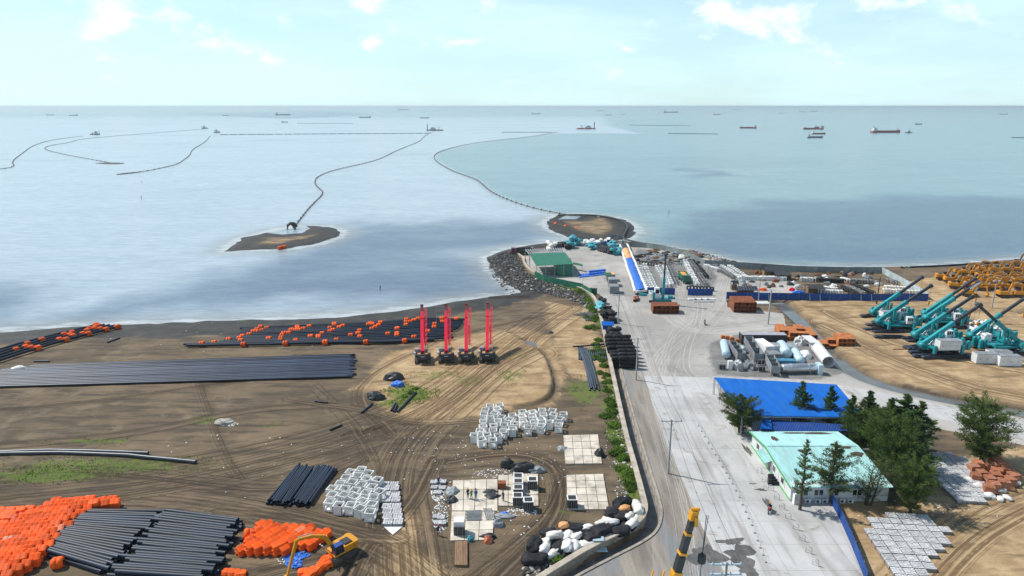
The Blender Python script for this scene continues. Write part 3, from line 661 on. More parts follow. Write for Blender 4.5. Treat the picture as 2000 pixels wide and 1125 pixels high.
fence('sheet_fence', 'dark green sheet fence along the jetty wall', [(1044, 541), (1062, 549), (1082, 555), (1103, 559), (1135, 566), (1148, 574), (1155, 578)], 2.2, M['green'], 2.0)
fence('sheet_fence', 'short dark green sheet fence turning off the jetty wall', [(1152, 575), (1166, 576)], 2.2, M['green'], 1.2)
GF = mat('grey_fence_sheet', (.22, .25, .25), .6, .2, .4, dirt=(.14, .13, .12))
fence('sheet_fence', 'grey panel fence between the casting yard and the sea', [(1226, 482), (1262, 484), (1300, 490), (1335, 499), (1376, 519), (1450, 524), (1560, 531), (1650, 533), (1721, 533)], 2.3, GF, 3.2)
fence('sheet_fence', 'pale grey panel fence running beside the yellow excavator lot', [(1721, 533), (1745, 546), (1775, 563), (1812, 586)], 2.3, mat('pale_fence', (.40, .47, .50), .6, .15, .5), 3.2)

# roofs
def roof_sheet(name, a, b, c, d, n, m, parent, rib=.06):       # ribs run a->d ; across a->b
    a, b, c, d = map(Vector, (a, b, c, d)); nrm = (b - a).cross(d - a).normalized()
    if nrm.z < 0: nrm = -nrm
    mb = MB(); vs = []
    for i in range(n):
        for t, h in ((0, 0), (.62, 0), (.72, rib), (.90, rib)):
            s = min(1, (i + t) / n); vs += [a.lerp(b, s) + nrm * h, d.lerp(c, s) + nrm * h]
    vs += [b, c]; k = len(vs) // 2
    mb.add(vs, [(2 * i, 2 * i + 2, 2 * i + 3, 2 * i + 1) for i in range(k - 1)])
    mb.add([v - nrm * .05 for v in (a, b, c, d)], [(3, 2, 1, 0)])
    return mb.build(name, m, parent)
# blue canopy
zr = G + 4.0
cn = thing('open_canopy', 'big open canopy with bright blue corrugated roof on thin steel posts', 'canopy')
A, B, C_, D = PZ(1395, 737, zr), PZ(1634, 751, zr), PZ(1688, 815, zr), PZ(1449, 812, zr)
roof_sheet('roof', A, B, C_, D, 60, M['blue_roof'], cn)
for k in range(6):
    for s, e in ((A, B), (D, C_)):
        p = s.lerp(e, k / 5 * .98 + .01); MB().tube([(p.x, p.y, G), (p.x, p.y, zr - .1)], .07, 6).build('post', M['steel'], cn)
for k in range(5):
    p = A.lerp(D, k / 4); MB().tube([(p.x, p.y, G), (p.x, p.y, zr - .1)], .07, 6).build('post', M['steel'], cn)
    q = B.lerp(C_, k / 4); MB().bar(p - Vector((0, 0, .2)), q - Vector((0, 0, .2)), .1, .2).build('rafter', M['steel'], cn)
lk = thing('link_roof', 'low dark blue lean-to roof joining canopy and mint office', 'roof')
zl = G + 3.0
a, b, c, d = PZ(1497, 820, zl), PZ(1700, 832, zl), PZ(1700, 842, zl - .2), PZ(1484, 841, zl - .2)
roof_sheet('roof', a, b, c, d, 40, M['blue'], lk)
roof_sheet('roof', PZ(1490, 818, zl + .3), PZ(1505, 818, zl + .3), PZ(1508, 838, zl + .25), PZ(1484, 838, zl + .25), 8, M['blue_roof'], lk)
for p in (a, d, b): MB().tube([(p.x, p.y, G), (p.x, p.y, zl - .15)], .06, 6).build('post', M['steel'], lk)
# mint-roofed office
of = thing('site_office', 'white single-storey site office with mint green corrugated roof', 'building')
x0, x1, y0, y1 = 43.7, 58.9, 95.0, 113.0; ze, zg = G + 2.75, G + 3.75; ym = 106.0
wm = mat('office_wall', (.70, .72, .72), .6, .06, .5, dirt=(.45, .43, .38), damt=.35)
MB().add([(x0, y0, G), (x1, y0, G), (x1, y1, G), (x0, y1, G), (x0, y0, ze), (x1, y0, ze), (x1, y1, ze), (x0, y1, ze), (x0, ym, zg - .08), (x1, ym, zg - .08)],
    [(0, 1, 5, 4), (1, 2, 6, 9, 5), (2, 3, 7, 6), (3, 0, 4, 8, 7), (4, 5, 9, 8), (8, 9, 6, 7)]).build('wall', wm, of)
e = .45
roof_sheet('roof', (x0 - e, ym, zg), (x1 + e, ym, zg), (x1 + e, y0 - e, ze - .05), (x0 - e, y0 - e, ze - .05), 40, M['mint'], of)
roof_sheet('roof', (x0 - e, ym, zg), (x1 + e, ym, zg), (x1 + e, y1 + e, ze - .05), (x0 - e, y1 + e, ze - .05), 40, M['mint'], of)
GT = mat('green_trim', (.06, .36, .09), .5, .1, 1)
MB().bar((x0 - e - .02, y0 - e, ze - .08), (x0 - e - .02, ym, zg - .03), .06, .3).bar((x0 - e - .02, ym, zg - .03), (x0 - e - .02, y1 + e, ze - .08), .06, .3).build('verge_trim', GT, of)
MB().bar((x0, ym, zg + .05), (x1, ym, zg + .05), .4, .07).build('ridge_cap', M['mint'], of)
MB().box((x0 - .03, (y0 + y1) / 2, G + .15), (.06, y1 - y0, .3)).build('plinth_band', GT, of)
def window(par, c, w, h, face):
    fr = (MB().box(c, (.08, w, h)) if face == 'x' else MB().box(c, (w, .08, h))).build('window', M['white'], par)
    cc = Vector(c) + (Vector((-.045, 0, 0)) if face == 'x' else Vector((0, -.045, 0)))
    for s in (-.25, .25):
        off = Vector((0, s * w, 0)) if face == 'x' else Vector((s * w, 0, 0))
        (MB().box(cc + off, (.02, w * .42, h * .86)) if face == 'x' else MB().box(cc + off, (w * .42, .02, h * .86))).build('pane', M['glass'], fr)
for yy in (98.5, 102.2, 109.8): window(of, (x0 - .02, yy, G + 1.6), 1.0, 1.1, 'x')
dr = MB().box((x0 - .03, 104.3, G + 1.05), (.08, 1.0, 2.1)).build('door', M['glass'], of)
MB().box((x0 - .09, 104.65, G + 1.05), (.05, .06, .2)).build('handle', M['steel'], dr)
aw = roof_sheet('awning', (x0, 103.2, G + 2.5), (x0, 107.4, G + 2.5), (x0 - 1.3, 107.4, G + 2.05), (x0 - 1.3, 103.2, G + 2.05), 12, M['mint'], of)
for xx in (45.6, 48.0, 50.4, 54.0): window(of, (xx, y0 - .02, G + 1.55), 1.5, 1.1, 'y')
for k in range(7): MB().bar((x0 - .04, y0 + 2.6 * k, G + .3), (x0 - .04, y0 + 2.6 * k, ze), .06).build('downpipe', M['white'], of)
for (x, y, rx, ry) in ((46.3, 109.5, .7, 1.2), (49.0, 104.4, .8, .45), (57.0, 105.5, 1.0, .5), (57.8, 103.5, 1.2, .8), (55, 112.3, 3.2, .5), (51, 112.4, 2.6, .4)):
    t = (ym - y) / (ym - y0 + e) if y < ym else (y - ym) / (y1 + e - ym); zz = zg + (ze - .05 - zg) * t + .075
    n = 14; slope = (zg - ze) / (ym - y0 + e) * (1 if y < ym else -1)
    vs = []
    for i in range(n):
        r_ = random.uniform(.7, 1.15); dx, dy = rx * r_ * math.cos(6.283 * i / n), ry * r_ * math.sin(6.283 * i / n); vs.append((x + dx, y + dy, zz + dy * slope))
    vs.append((x, y, zz + .07)); mb = MB().add(vs, [(i, (i + 1) % n, n) for i in range(n)]); mb.build('leaf_litter', M['leaf_litter'], of)
def aircon(p, rz, label):
    t = thing('air_conditioner', label, 'air conditioner', p, rz, 'outdoor units along the office')
    MB().box((0, 0, .38), (.85, .35, .62)).build('casing', M['white'], t)
    MB().lathe([(.02, -.19), (.24, -.19), (.24, -.178)], 14, Matrix.Translation((-.1, 0, .38)) @ Matrix.Rotation(math.pi / 2, 4, 'X') @ Matrix.Translation((0, 0, .37))).build('fan_grille', M['dark'], t)
    for s in (-.3, .3): MB().box((s, 0, .035), (.06, .36, .07)).build('foot', M['steel'], t)
    return t
ac = Once(aircon((0, 0, 0), 0, 'white outdoor air conditioner unit against the office front wall'))
for x, y in ((46.2, 94.5), (47.8, 94.5), (48.9, 94.5), (51.6, 94.5), (52.9, 94.5)): ac.put((x, y, G), 0)
t = thing('electric_cabinet', 'tall white electric cabinet at the office corner', 'cabinet', (44.4, 94.3, G)); MB().box((0, 0, .95), (1.1, .7, 1.9)).build('casing', M['white'], t); MB().box((0, -.36, .95), (.98, .03, 1.7)).build('door', M['steel'], t)

# green shed on the jetty
zs = G + 4.6
gs = thing('open_shed', 'dark green open shed on the jetty with one walled bay', 'shed')
A, B, C_, D = PZ(1034, 495, zs + .4), PZ(1104, 493, zs + .4), PZ(1120, 516, zs - .2), PZ(1047, 519, zs - .2)
roof_sheet('roof', A, B, C_, D, 40, M['green'], gs)
for k in range(5):
    for s, e_ in ((A, B), (D, C_)):
        p = s.lerp(e_, k / 4 * .97 + .015); MB().tube([(p.x, p.y, G), (p.x, p.y, p.z - .1)], .1, 6).build('post', M['steel'], gs)
p = D.lerp(C_, .60); q = D.lerp(C_, .985); r_ = A.lerp(B, .985)
for a, b in ((p, q), (q, q.lerp(r_, .6)), (p, p.lerp(A.lerp(B, .6), .6)), (q.lerp(r_, .6), p.lerp(A.lerp(B, .6), .6))):
    MB().bar((a.x, a.y, G + 2.1), (b.x, b.y, G + 2.1), .12, 4.2).build('bay_wall', M['green'], gs)
for k in range(3):
    z = G + 1 + k * .9; a = D.lerp(C_, .03); b = D.lerp(C_, .58); MB().bar((a.x, a.y + 3, z), (b.x, b.y + 3, z), .12).build('rail', M['steel'], gs)
lt = thing('lean_to', 'small dark green lean-to beside the jetty shed', 'shed')
roof_sheet('roof', PZ(1119, 512, G + 2.6), PZ(1138, 516, G + 2.6), PZ(1138, 520, G + 2.2), PZ(1119, 516, G + 2.2), 10, M['green'], lt)
for px, py in ((1120, 514), (1137, 518), (1137, 521)):
    p = PZ(px, py, G + 2.2); MB().tube([(p.x, p.y, G), (p.x, p.y, G + 2.3)], .06, 6).build('post', M['steel'], lt)
fr = thing('steel_roof_frame', 'bare pale steel roof frame standing behind the green shed', 'frame')
a, b, c, d = PZ(1026, 487, G + 4), PZ(1098, 484, G + 4), PZ(1102, 493, G + 4), PZ(1034, 497, G + 4)
for k in range(17): MB().bar(a.lerp(b, k / 16), d.lerp(c, k / 16), .22, .25).build('rafter', M['steel'], fr)
for k in range(5): MB().bar(a.lerp(d, k / 4) - Vector((0, 0, .25)), b.lerp(c, k / 4) - Vector((0, 0, .25)), .2, .2).build('purlin', M['steel'], fr)
for k in range(4):
    for s, e_ in ((a, b), (d, c)):
        p = s.lerp(e_, k / 3); MB().tube([(p.x, p.y, G), (p.x, p.y, p.z - .3)], .12, 6).build('post', M['steel'], fr)
# little blue guard hut
p = P(1186, 648); gh = thing('guard_hut', 'small dark blue guard hut with lighter blue roof beside the seawall', 'hut', p, -.1)
MB().box((0, 0, 1.2), (2.6, 2.4, 2.4)).build('wall', M['blue'], gh)
roof_sheet('roof', (-1.7, 0, 3.0), (1.7, 0, 3.0), (1.7, -1.7, 2.35), (-1.7, -1.7, 2.35), 9, M['blue_roof'], gh); roof_sheet('roof', (-1.7, 0, 3.0), (1.7, 0, 3.0), (1.7, 1.7, 2.35), (-1.7, 1.7, 2.35), 9, M['blue_roof'], gh)
dr = MB().box((.6, -1.22, 1), (.8, .06, 1.9)).build('door', M['blue_roof'], gh)

# trees
LEAF = [leaf_mat('casuarina_needles', (.110, .165, .040)), leaf_mat('casuarina_needles_dark', (.080, .138, .042)), leaf_mat('casuarina_needles_pale', (.125, .165, .058))]
def tree_model(name, H, Rad, n_limb, n_leaf, shape, leafm, seed, label, trunks=1, bare=.12, lsize=.42):
    r = random.Random(seed); rr = np.random.default_rng(seed); root = thing(name, label, 'tree')
    tr = MB(); lb = MB(); cen = []
    for q in range(trunks):
        a0 = r.uniform(0, 6.28); lean = .25 * Rad * (q > 0) + .12 * Rad; bx, by = (.35 * q * math.cos(a0), .35 * q * math.sin(a0))
        tp = [Vector((bx + lean * math.cos(a0) * t ** 1.3, by + lean * math.sin(a0) * t ** 1.3, H * .96 * t)) + Vector((r.uniform(-.1, .1), r.uniform(-.1, .1), 0)) * (0 < t < 1) for t in (0, .2, .4, .6, .8, 1)]
        tr.tube(tp, [.024 * H * (1 - .92 * t) for t in (0, .2, .4, .6, .8, 1)], 7)
        for k in range(n_limb // trunks):
            t = bare + (1 - bare) * ((k + r.random()) / (n_limb / trunks)); i = min(4, int(t * 5)); base = tp[i].lerp(tp[i + 1], t * 5 - i)
            prof = {'cone': (1 - t) ** .75 * (1.0 if t > bare + .08 else .7), 'round': math.sqrt(max(.05, 1 - ((t - .55) / .5) ** 2)), 'column': min(1, 2.4 * (1 - t)) * .8 + .15}[shape]
            L = Rad * max(.12, prof) * r.uniform(.65, 1.2); a = r.uniform(0, 6.283); up = r.uniform(.15, .65)
            end = base + Vector((math.cos(a), math.sin(a), up)) * L; mid = base.lerp(end, .5) - Vector((0, 0, .05 * L))
            lb.tube([base, mid, end], [.011 * H * (1 - t) + .02, .02, .008], 4, False)
            m = int(n_leaf / n_limb * (.35 + L / Rad))
            s = rr.random(m) ** .7; pts = np.array(base)[None] * (1 - s[:, None]) + np.array(end)[None] * s[:, None]
            cen.append(pts + rr.normal(0, 1, (m, 3)) * np.array([.17, .17, .15]) * (.25 + .3 * L))
    tr.build('trunk', M['bark'], root); lb.build('limbs', M['bark'], root)
    c = np.concatenate(cen); n = len(c); d = rr.normal(0, 1, (n, 3)); d[:, :2] += (c[:, :2]) * .5; d[:, 2] = d[:, 2] * .6 + .75
    d /= np.linalg.norm(d, axis=1)[:, None]; sd_ = np.cross(d, rr.normal(0, 1, (n, 3))); sd_ /= np.linalg.norm(sd_, axis=1)[:, None] + 1e-6
    l = rr.uniform(.5, 1.25, n)[:, None] * lsize; w = rr.uniform(.07, .18, n)[:, None] * lsize
    co = np.stack([c - d * l * .5, c + sd_ * w, c + d * l * .6, c - sd_ * w], 1)
    tri_obj('crown', co, leafm, root); return root
CAS = 'casuarina_tree'
def put_tree(mod, px, base, top, h, lab, wscale=1.0, rz=0, zb=None):
    p = P(px, base); H = zat(top, p.y) - p.z; s = H / h
    mod.put(p, rz, lab, (s * wscale, s * wscale, s))
tA = Once(tree_model(CAS, 9, 2.9, 90, 11000, 'cone', LEAF[1], 1, 'tree'))
tB = Once(tree_model(CAS, 8, 3.6, 95, 12500, 'round', LEAF[0], 2, 'tree', 3, .10))
tC = Once(tree_model(CAS, 11, 2.3, 60, 3600, 'cone', LEAF[0], 3, 'tree', 1, .22, .36))
tD = Once(tree_model(CAS, 9, 2.6, 70, 6500, 'column', LEAF[2], 4, 'tree', 1, .15, .36))
tE = Once(tree_model(CAS, 9, 4.2, 120, 16000, 'round', LEAF[0], 5, 'tree', 2, .08))
tF = Once(tree_model(CAS, 7, 3.0, 60, 3200, 'round', LEAF[2], 6, 'tree', 3, .15, .30))
put_tree(tB, 1450, 846, 776, 8, 'round bushy casuarina tree at the corner of the blue canopy')
put_tree(tA, 1562, 832, 744, 9, 'tall pointed casuarina standing against the middle of the blue canopy', 1.0, 1)
put_tree(tA, 1618, 836, 752, 9, 'dark slim conical casuarina at the clump end of the blue canopy', .85, 2.2)
cl_ = [(1655, 858, 772, 'tA', 1.1, 'pointed casuarina in the clump just beyond the canopy roof end'), (1692, 862, 762, 'tA', 1.0, 'tallest pointed casuarina in the clump, bordering the side road'), (1672, 884, 796, 'tB', .85, 'bushy casuarina in the clump hiding the link roof end'), (1724, 880, 774, 'tA', 1.15, 'broad pointed casuarina behind the tallest of the clump'), (1750, 878, 768, 'tA', 1.25, 'pointed casuarina in the clump nearest the creek bend'), (1786, 888, 784, 'tA', 1.3, 'outermost casuarina of the clump facing the lone tree'), (1718, 918, 806, 'tE', .8, 'rounded casuarina leaning over the mint roof edge'), (1762, 920, 798, 'tA', 1.35, 'wide dark casuarina in the middle of the clump'), (1738, 952, 846, 'tE', .7, 'rounded casuarina beside the mint roof corner'), (1778, 966, 868, 'tA', 1.2, 'dark casuarina of the clump standing next to the paver field')]
for k, (px, b, tp_, nm, ws, lb_) in enumerate(cl_): put_tree(dict(tA=tA, tB=tB, tE=tE)[nm], px, b, tp_, dict(tA=9, tB=8, tE=9)[nm], lb_, ws, k * 1.3)
put_tree(tE, 1776, 1002, 905, 9, 'dark casuarina tree between the mint office and the pavers', .75, 4)
put_tree(tE, 1917, 902, 797, 9, 'lone broad casuarina tree above the brown brick pallets', 1.0, 5)
put_tree(tC, 1562, 996, 856, 11, 'tall thin sparse casuarina tree standing on the pale concrete', .9)
put_tree(tD, 1620, 978, 866, 9, 'feathery pale green casuarina tree in front of the mint office', 1.05)
put_tree(tF, 1690, 985, 898, 7, 'small half-bare casuarina tree at the office front corner')

def bush_mesh(seed, n=420):
    r = np.random.default_rng(seed); c = r.normal(0, 1, (n, 3)); c /= np.linalg.norm(c, axis=1)[:, None]; c *= r.uniform(.45, 1.0, (n, 1)) ** .6; c[:, 2] = np.abs(c[:, 2]) * .7 + .05
    c[:, :2] *= 1 + .4 * r.normal(0, .4, (n, 2)); d = r.normal(0, 1, (n, 3)); d[:, 2] += .6; d /= np.linalg.norm(d, axis=1)[:, None]; q = np.cross(d, r.normal(0, 1, (n, 3))); q /= np.linalg.norm(q, axis=1)[:, None]
    co = np.stack([c - d * .14, c + q * .09, c + d * .16, c - q * .09], 1); o = tri_obj('weed_bush', co, LEAFG); me = o.data; bpy.data.objects.remove(o); return me
LEAFG = leaf_mat('weed_leaf', (.14, .24, .035)); BM_ = [bush_mesh(k) for k in (31, 32, 33)]
WB = [(1136, 567), (1148, 578), (1156, 592), (1160, 606), (1163, 622), (1158, 636), (1168, 642), (1176, 690), (1186, 735), (1192, 760), (1196, 790), (1205, 830), (1212, 870), (1222, 905), (1232, 940), (1238, 965)]
r = random.Random(4)
for a, b in zip(WB[:-1], WB[1:]):
    for k in range(6):
        s_ = r.random(); px = a[0] + (b[0] - a[0]) * s_ - abs(r.gauss(0, 7)); py = a[1] + (b[1] - a[1]) * s_
        tag(link('weed_bush', BM_[k % 3], None, P(px, py), r.uniform(0, 6.28), scale=r.uniform(.5, 1.25)), 'low green weed bush in the strip along the foot of the seawall', 'bush', 'weed bushes along the seawall')
for px, py, s_ in ((1090, 1098, 1.1), (1082, 1094, .8), (1432, 515, 1.6), (790, 775, .7), (802, 768, .8), (812, 760, .6)): tag(link('weed_bush', BM_[0], None, P(px, py), px, scale=s_), {1090: 'green bush among the rubble below the big sacks', 1082: 'smaller green bush beside another in the sack rubble', 1432: 'lone dark bush at the sea end of the boulder strip'}.get(px, 'small green weed tuft in the grass patch near black tarps'), 'bush', 'tufts near the tarps' if px < 1000 else None)
# ------------------------------------------------------------ pipes and floats
def float_mesh():
    return MB().lathe([(.36, -.72), (.60, -.74), (.80, -.5), (.83, -.06), (.76, -.03), (.76, .03), (.83, .06), (.80, .5), (.60, .74), (.36, .72)], 10, Matrix.Rotation(math.pi / 2, 4, 'Y')).mesh('float', M['orange'])
FM = float_mesh()
def px_near(p, a, b):
    a, b, p = Vector(a), Vector(b), Vector(p); d = b - a; t = max(.02, min(.98, (p - a).dot(d) / d.length_squared)); return (a + d * t - p).length, t
def float_pipes(lines, floats, label, group, r=.36):
    own = {k: [] for k in range(len(lines))}
    for f in floats: k = min(range(len(lines)), key=lambda i: px_near(f, *lines[i])[0]); own[k].append(px_near(f, *lines[k])[1])
    for k, (a, b) in enumerate(lines):
        A_, B_ = P(*a), P(*b); base = A_.copy(); base.z = 0; t = thing('float_pipe', label, 'pipe', base, 0, group)
        n = 12; pts = []; qd = (B_ - A_).cross(Vector((0, 0, 1))).normalized()
        xs = [A_.lerp(B_, i / n) + qd * math.sin(i * .7 + k) * .18 for i in range(n + 1)]
        zs = many([p.x for p in xs], [p.y for p in xs])
        for p, z in zip(xs, zs): pts.append(Vector((p.x - base.x, p.y - base.y, z + .62)))
        MB().tube(pts, r, 8, inner=r * .85).build('pipe', M['black_pipe'], t)
        for s in own[k]:
            i = min(n - 1, int(s * n)); p = pts[i].lerp(pts[i + 1], s * n - i); d = pts[i + 1] - pts[i]
            link('float', FM, t, p, rot=(0, -math.asin(d.normalized().z), math.atan2(d.y, d.x)), scale=random.uniform(.82, .95))
Lf = [((-160 + i * 6, 736 + 3.5 * i), (193 + i * 11, 636.5 + .9 * i)) for i in range(5)]
float_pipes(Lf, [(12, 695), (30, 690), (36, 685), (40, 694), (53, 696), (65, 679), (98, 677), (112, 679), (112, 665), (122, 665), (128, 658), (127, 667), (149, 662), (161, 664), (161, 653), (167, 646), (178, 650), (182, 643), (190, 648), (188, 637), (192, 642), (202, 651), (224, 637), (237, 640)],
    'black pipe threaded with orange floats lying slantwise on the beach by the waterline', 'slanting float pipes on the beach')
lx = [366, 360, 400, 430, 438, 440, 445, 460, 462, 465, 468, 470, 472, 474, 470]; rx_ = [848, 886, 866, 870, 880, 880, 885, 890, 895, 897, 900, 902, 905, 905, 908]
Lm = [((lx[i], 678.5 - 2.45 * i), (rx_[i], 666.5 - 2.75 * i)) for i in range(15)]
fl = [(395, 670), (395, 676), (419, 673), (444, 667), (467, 665), (470, 669), (474, 661), (475, 676), (487, 657), (495, 654), (502, 647), (509, 643), (500, 652), (511, 650), (521, 646), (524, 665), (547, 667), (548, 664), (550, 659), (553, 657), (556, 674), (562, 655), (567, 650), (568, 649), (576, 668), (575, 651), (579, 643), (580, 645), (582, 650), (591, 647), (602, 643), (605, 662), (620, 661), (621, 664), (627, 656), (633, 671), (642, 652), (642, 646), (648, 649), (650, 638), (651, 641), (656, 666), (660, 645), (667, 641), (683, 659), (697, 655), (700, 651), (701, 661), (713, 669), (717, 641), (721, 637), (725, 640), (724, 647), (731, 644), (737, 641), (741, 636), (756, 656), (774, 649), (774, 659), (774, 655), (790, 668), (792, 631), (791, 638), (791, 644), (800, 637), (807, 635), (808, 663), (815, 632), (835, 653), (847, 646), (848, 641), (862, 630), (863, 636), (891, 627)]
float_pipes(Lm, fl, 'black pipe with orange floats in the field of pipes behind the red cranes', 'float pipes behind the red cranes')
def loose_pipe(pts, r, label, group=None, m=M['black_pipe'], dz=0.0, name='plastic_pipe', bend=0.0, n=10):
    W_ = [P(*p) for p in pts]; base = W_[0].copy(); base.z = 0; q = []
    seg = 8 if len(pts) == 2 else 3
    for a, b in zip(W_[:-1], W_[1:]):
        for i in range(seg): q.append(a.lerp(b, i / seg))
    q.append(W_[-1]); zs = many([p.x for p in q], [p.y for p in q]); zs = [max(zs[max(0, i - 1):i + 2]) for i in range(len(zs))]
    o = MB().tube([Vector((p.x - base.x, p.y - base.y, z + r + dz)) for p, z in zip(q, zs)], r, n, inner=r * .85).build(name, m, None, base)
    return tag(o, label, 'pipe', group)
for i in range(44):
    x0_ = 74 - i * 9 + random.uniform(-4, 4)
    yl = lambda x, i=i: (694 + i * 1.02) + (700 - x) * (.033 - .0001 * i)
    xr = 690 + random.choice((0, 4, 8, 14)) - (6 if i % 5 else 0) - (i % 11) * .8
    loose_pipe([(x0_, yl(x0_)), (.5 * (x0_ + xr), yl(.5 * (x0_ + xr)) + random.uniform(-.3, .3)), (xr, yl(xr))], .23, 'very long thin black pipe in the wide flat mat of pipes on the sand', 'mat of long pipes', M['slate_pipe'], .10 * (i % 3 == 1), n=8)
loose_pipe([(-250, 893), (-80, 890), (0, 886), (100, 882.5), (190, 884), (290, 888)], .32, 'shorter of two long bent grey pipes lying in the grass', m=M['grey_pipe'])
loose_pipe([(-250, 897), (-80, 894), (0, 889), (120, 887), (250, 892), (383, 905)], .32, 'longer of two long bent grey pipes lying in the grass', m=M['grey_pipe'])
# stacks of cut pipes: one shared mesh per length
def straight_mesh(L, r, m=M['black_pipe'], n=10): return MB().tube([(-L / 2, 0, 0), (L / 2, 0, 0)], r, n, inner=r * .86).mesh('plastic_pipe', m)
def pipe_stack(la, lb, ra, rb, n, layers, r, label, group, jit=.6, m=M['black_pipe']):
    L = (P(*la) - P(*ra)).length; ms = [straight_mesh(L * s, r, m) for s in (1, .97, 1.03)]
    for ly in range(layers):
        for k in range(n - ly):
            s = (k + .5 * ly) / (n - 1); A_ = P(la[0] + (lb[0] - la[0]) * s, la[1] + (lb[1] - la[1]) * s); B_ = P(ra[0] + (rb[0] - ra[0]) * s, ra[1] + (rb[1] - ra[1]) * s)
            d = (B_ - A_); d.z = 0; c = (A_ + B_) / 2 + d.normalized() * random.uniform(-jit, jit); c.z = (A_.z + B_.z) / 2 + r + ly * r * 1.75
            o = link('plastic_pipe', random.choice(ms), None, c, rz=math.atan2(d.y, d.x) + random.uniform(-.012, .012) * (1 + ly)); tag(o, label, 'pipe', group)
pipe_stack((168, 1006), (92, 1086), (322, 1006), (196, 1120), 24, 2, .33, 'thick black pipe in the stack touching the orange float heap', 'pipe stack touching the orange heap')
pipe_stack((326, 1004), (236, 1130), (470, 1024), (385, 1140), 27, 2, .33, 'thick black pipe in the loose stack beside the dirt track', 'loose pipe stack by the track', 1.3)
pipe_stack((524, 984), (566, 988), (580, 914), (612, 918), 11, 2, .22, 'black pipe in the outer of two slanting bundles beside concrete boxes', 'outer slanting pipe bundle', .5)
pipe_stack((574, 984), (604, 990), (618, 916), (655, 922), 12, 2, .22, 'black pipe in the slanting bundle next to the concrete boxes', 'slanting bundle next to the boxes', .5)
for i in range(9): loose_pipe([(1128 + i * 2.2, 678 + i * .6), (1138 + i * 2.0, 700), (1146 + i * 2.2, 730), (1152 + i * 2.0 + i % 3, 764 - (i % 4) * 3)], .17, 'curved grey pipe in the bent bundle beside the seawall', 'bent pipe bundle', M['grey_pipe'], .15 * (i % 2))
for i in range(16): loose_pipe([(1130 + i * 3.6, 684 - i * .1), (1131 + i * 3.7, 703 + (i % 3))], .18, 'short grey pipe in the row lying against the seawall', 'row of short pipes', M['grey_pipe'])
loose_pipe([(1119, 681), (1185, 676)], .2, 'single dark pipe lying across the top of the short pipe row', None, dz=.35)
for i in range(5): loose_pipe([(1133 + i * 4, 611 + i % 2), (1145 + i * 4, 627)], .2, 'short grey pipe on the weedy bank near the jetty', 'pipes on the weedy bank', M['grey_pipe'])
loose_pipe([(776, 806), (813, 767)], .2, 'long dark pipe lying across the green grass patch'); loose_pipe([(764, 804), (773, 789)], .22, 'short dark pipe beside a twin in the grass', 'twin short pipes'); loose_pipe([(769, 806), (776, 792)], .22, 'short dark pipe beside a twin in the grass', 'twin short pipes')
for a, b, l in (((706, 808), (728, 790), 'thin dark pipe below the small tarp shelter'), ((645, 842), (668, 832), 'short dark pipe on the sand by itself near the tracks'), ((66, 707), (97, 707), 'short thick pipe between the pipe mat and floats'), ((210, 670), (234, 661), 'single short pipe on the dark beach near floats'), ((616, 785), (640, 788), 'stub of dark pipe beside crossing tyre tracks'), ((265, 1000), (295, 1001), 'lone pipe lying behind the thick pipe stacks'), ((470, 1059), (478, 1050), 'short pipe leaning beside a white sheet')):
    loose_pipe([a, b], .2, l)
loose_pipe([(395, 1064), (457, 1066)], .3, 'thick loose pipe sticking out beyond the pipe stack'); loose_pipe([(390, 1073), (444, 1077)], .3, 'second thick loose pipe lying out from the stack')

# heaps of half-shell floats
def half_float():
    sec = [(-.66, .0), (-.68, .22), (-.44, .52), (.44, .52), (.68, .22), (.66, .0), (.32, .0), (.22, .2), (0, .28), (-.22, .2), (-.32, .0)]
    mb = MB(); n = len(sec); vs = []
    for x, s, zz in ((-.72, .80, .86), (-.5, 1, 1), (-.06, 1, 1), (-.06, .93, .93), (.06, .93, .93), (.06, 1, 1), (.5, 1, 1), (.72, .80, .86)): vs += [(x, y * s, z * zz) for y, z in sec]
    fs = [(k * n + i, k * n + (i + 1) % n, (k + 1) * n + (i + 1) % n, (k + 1) * n + i) for k in range(7) for i in range(n)]
    fs += [(0, 1, 2, 3, 4, 5, 6, 7, 8, 9, 10)[::-1], tuple(7 * n + i for i in range(n))]
    return mb.add(vs, fs).mesh('half_float', M['orange'])
HF = half_float(); HFP = HF.copy(); HFP.materials.clear(); HFP.materials.append(M['orange_pale'])
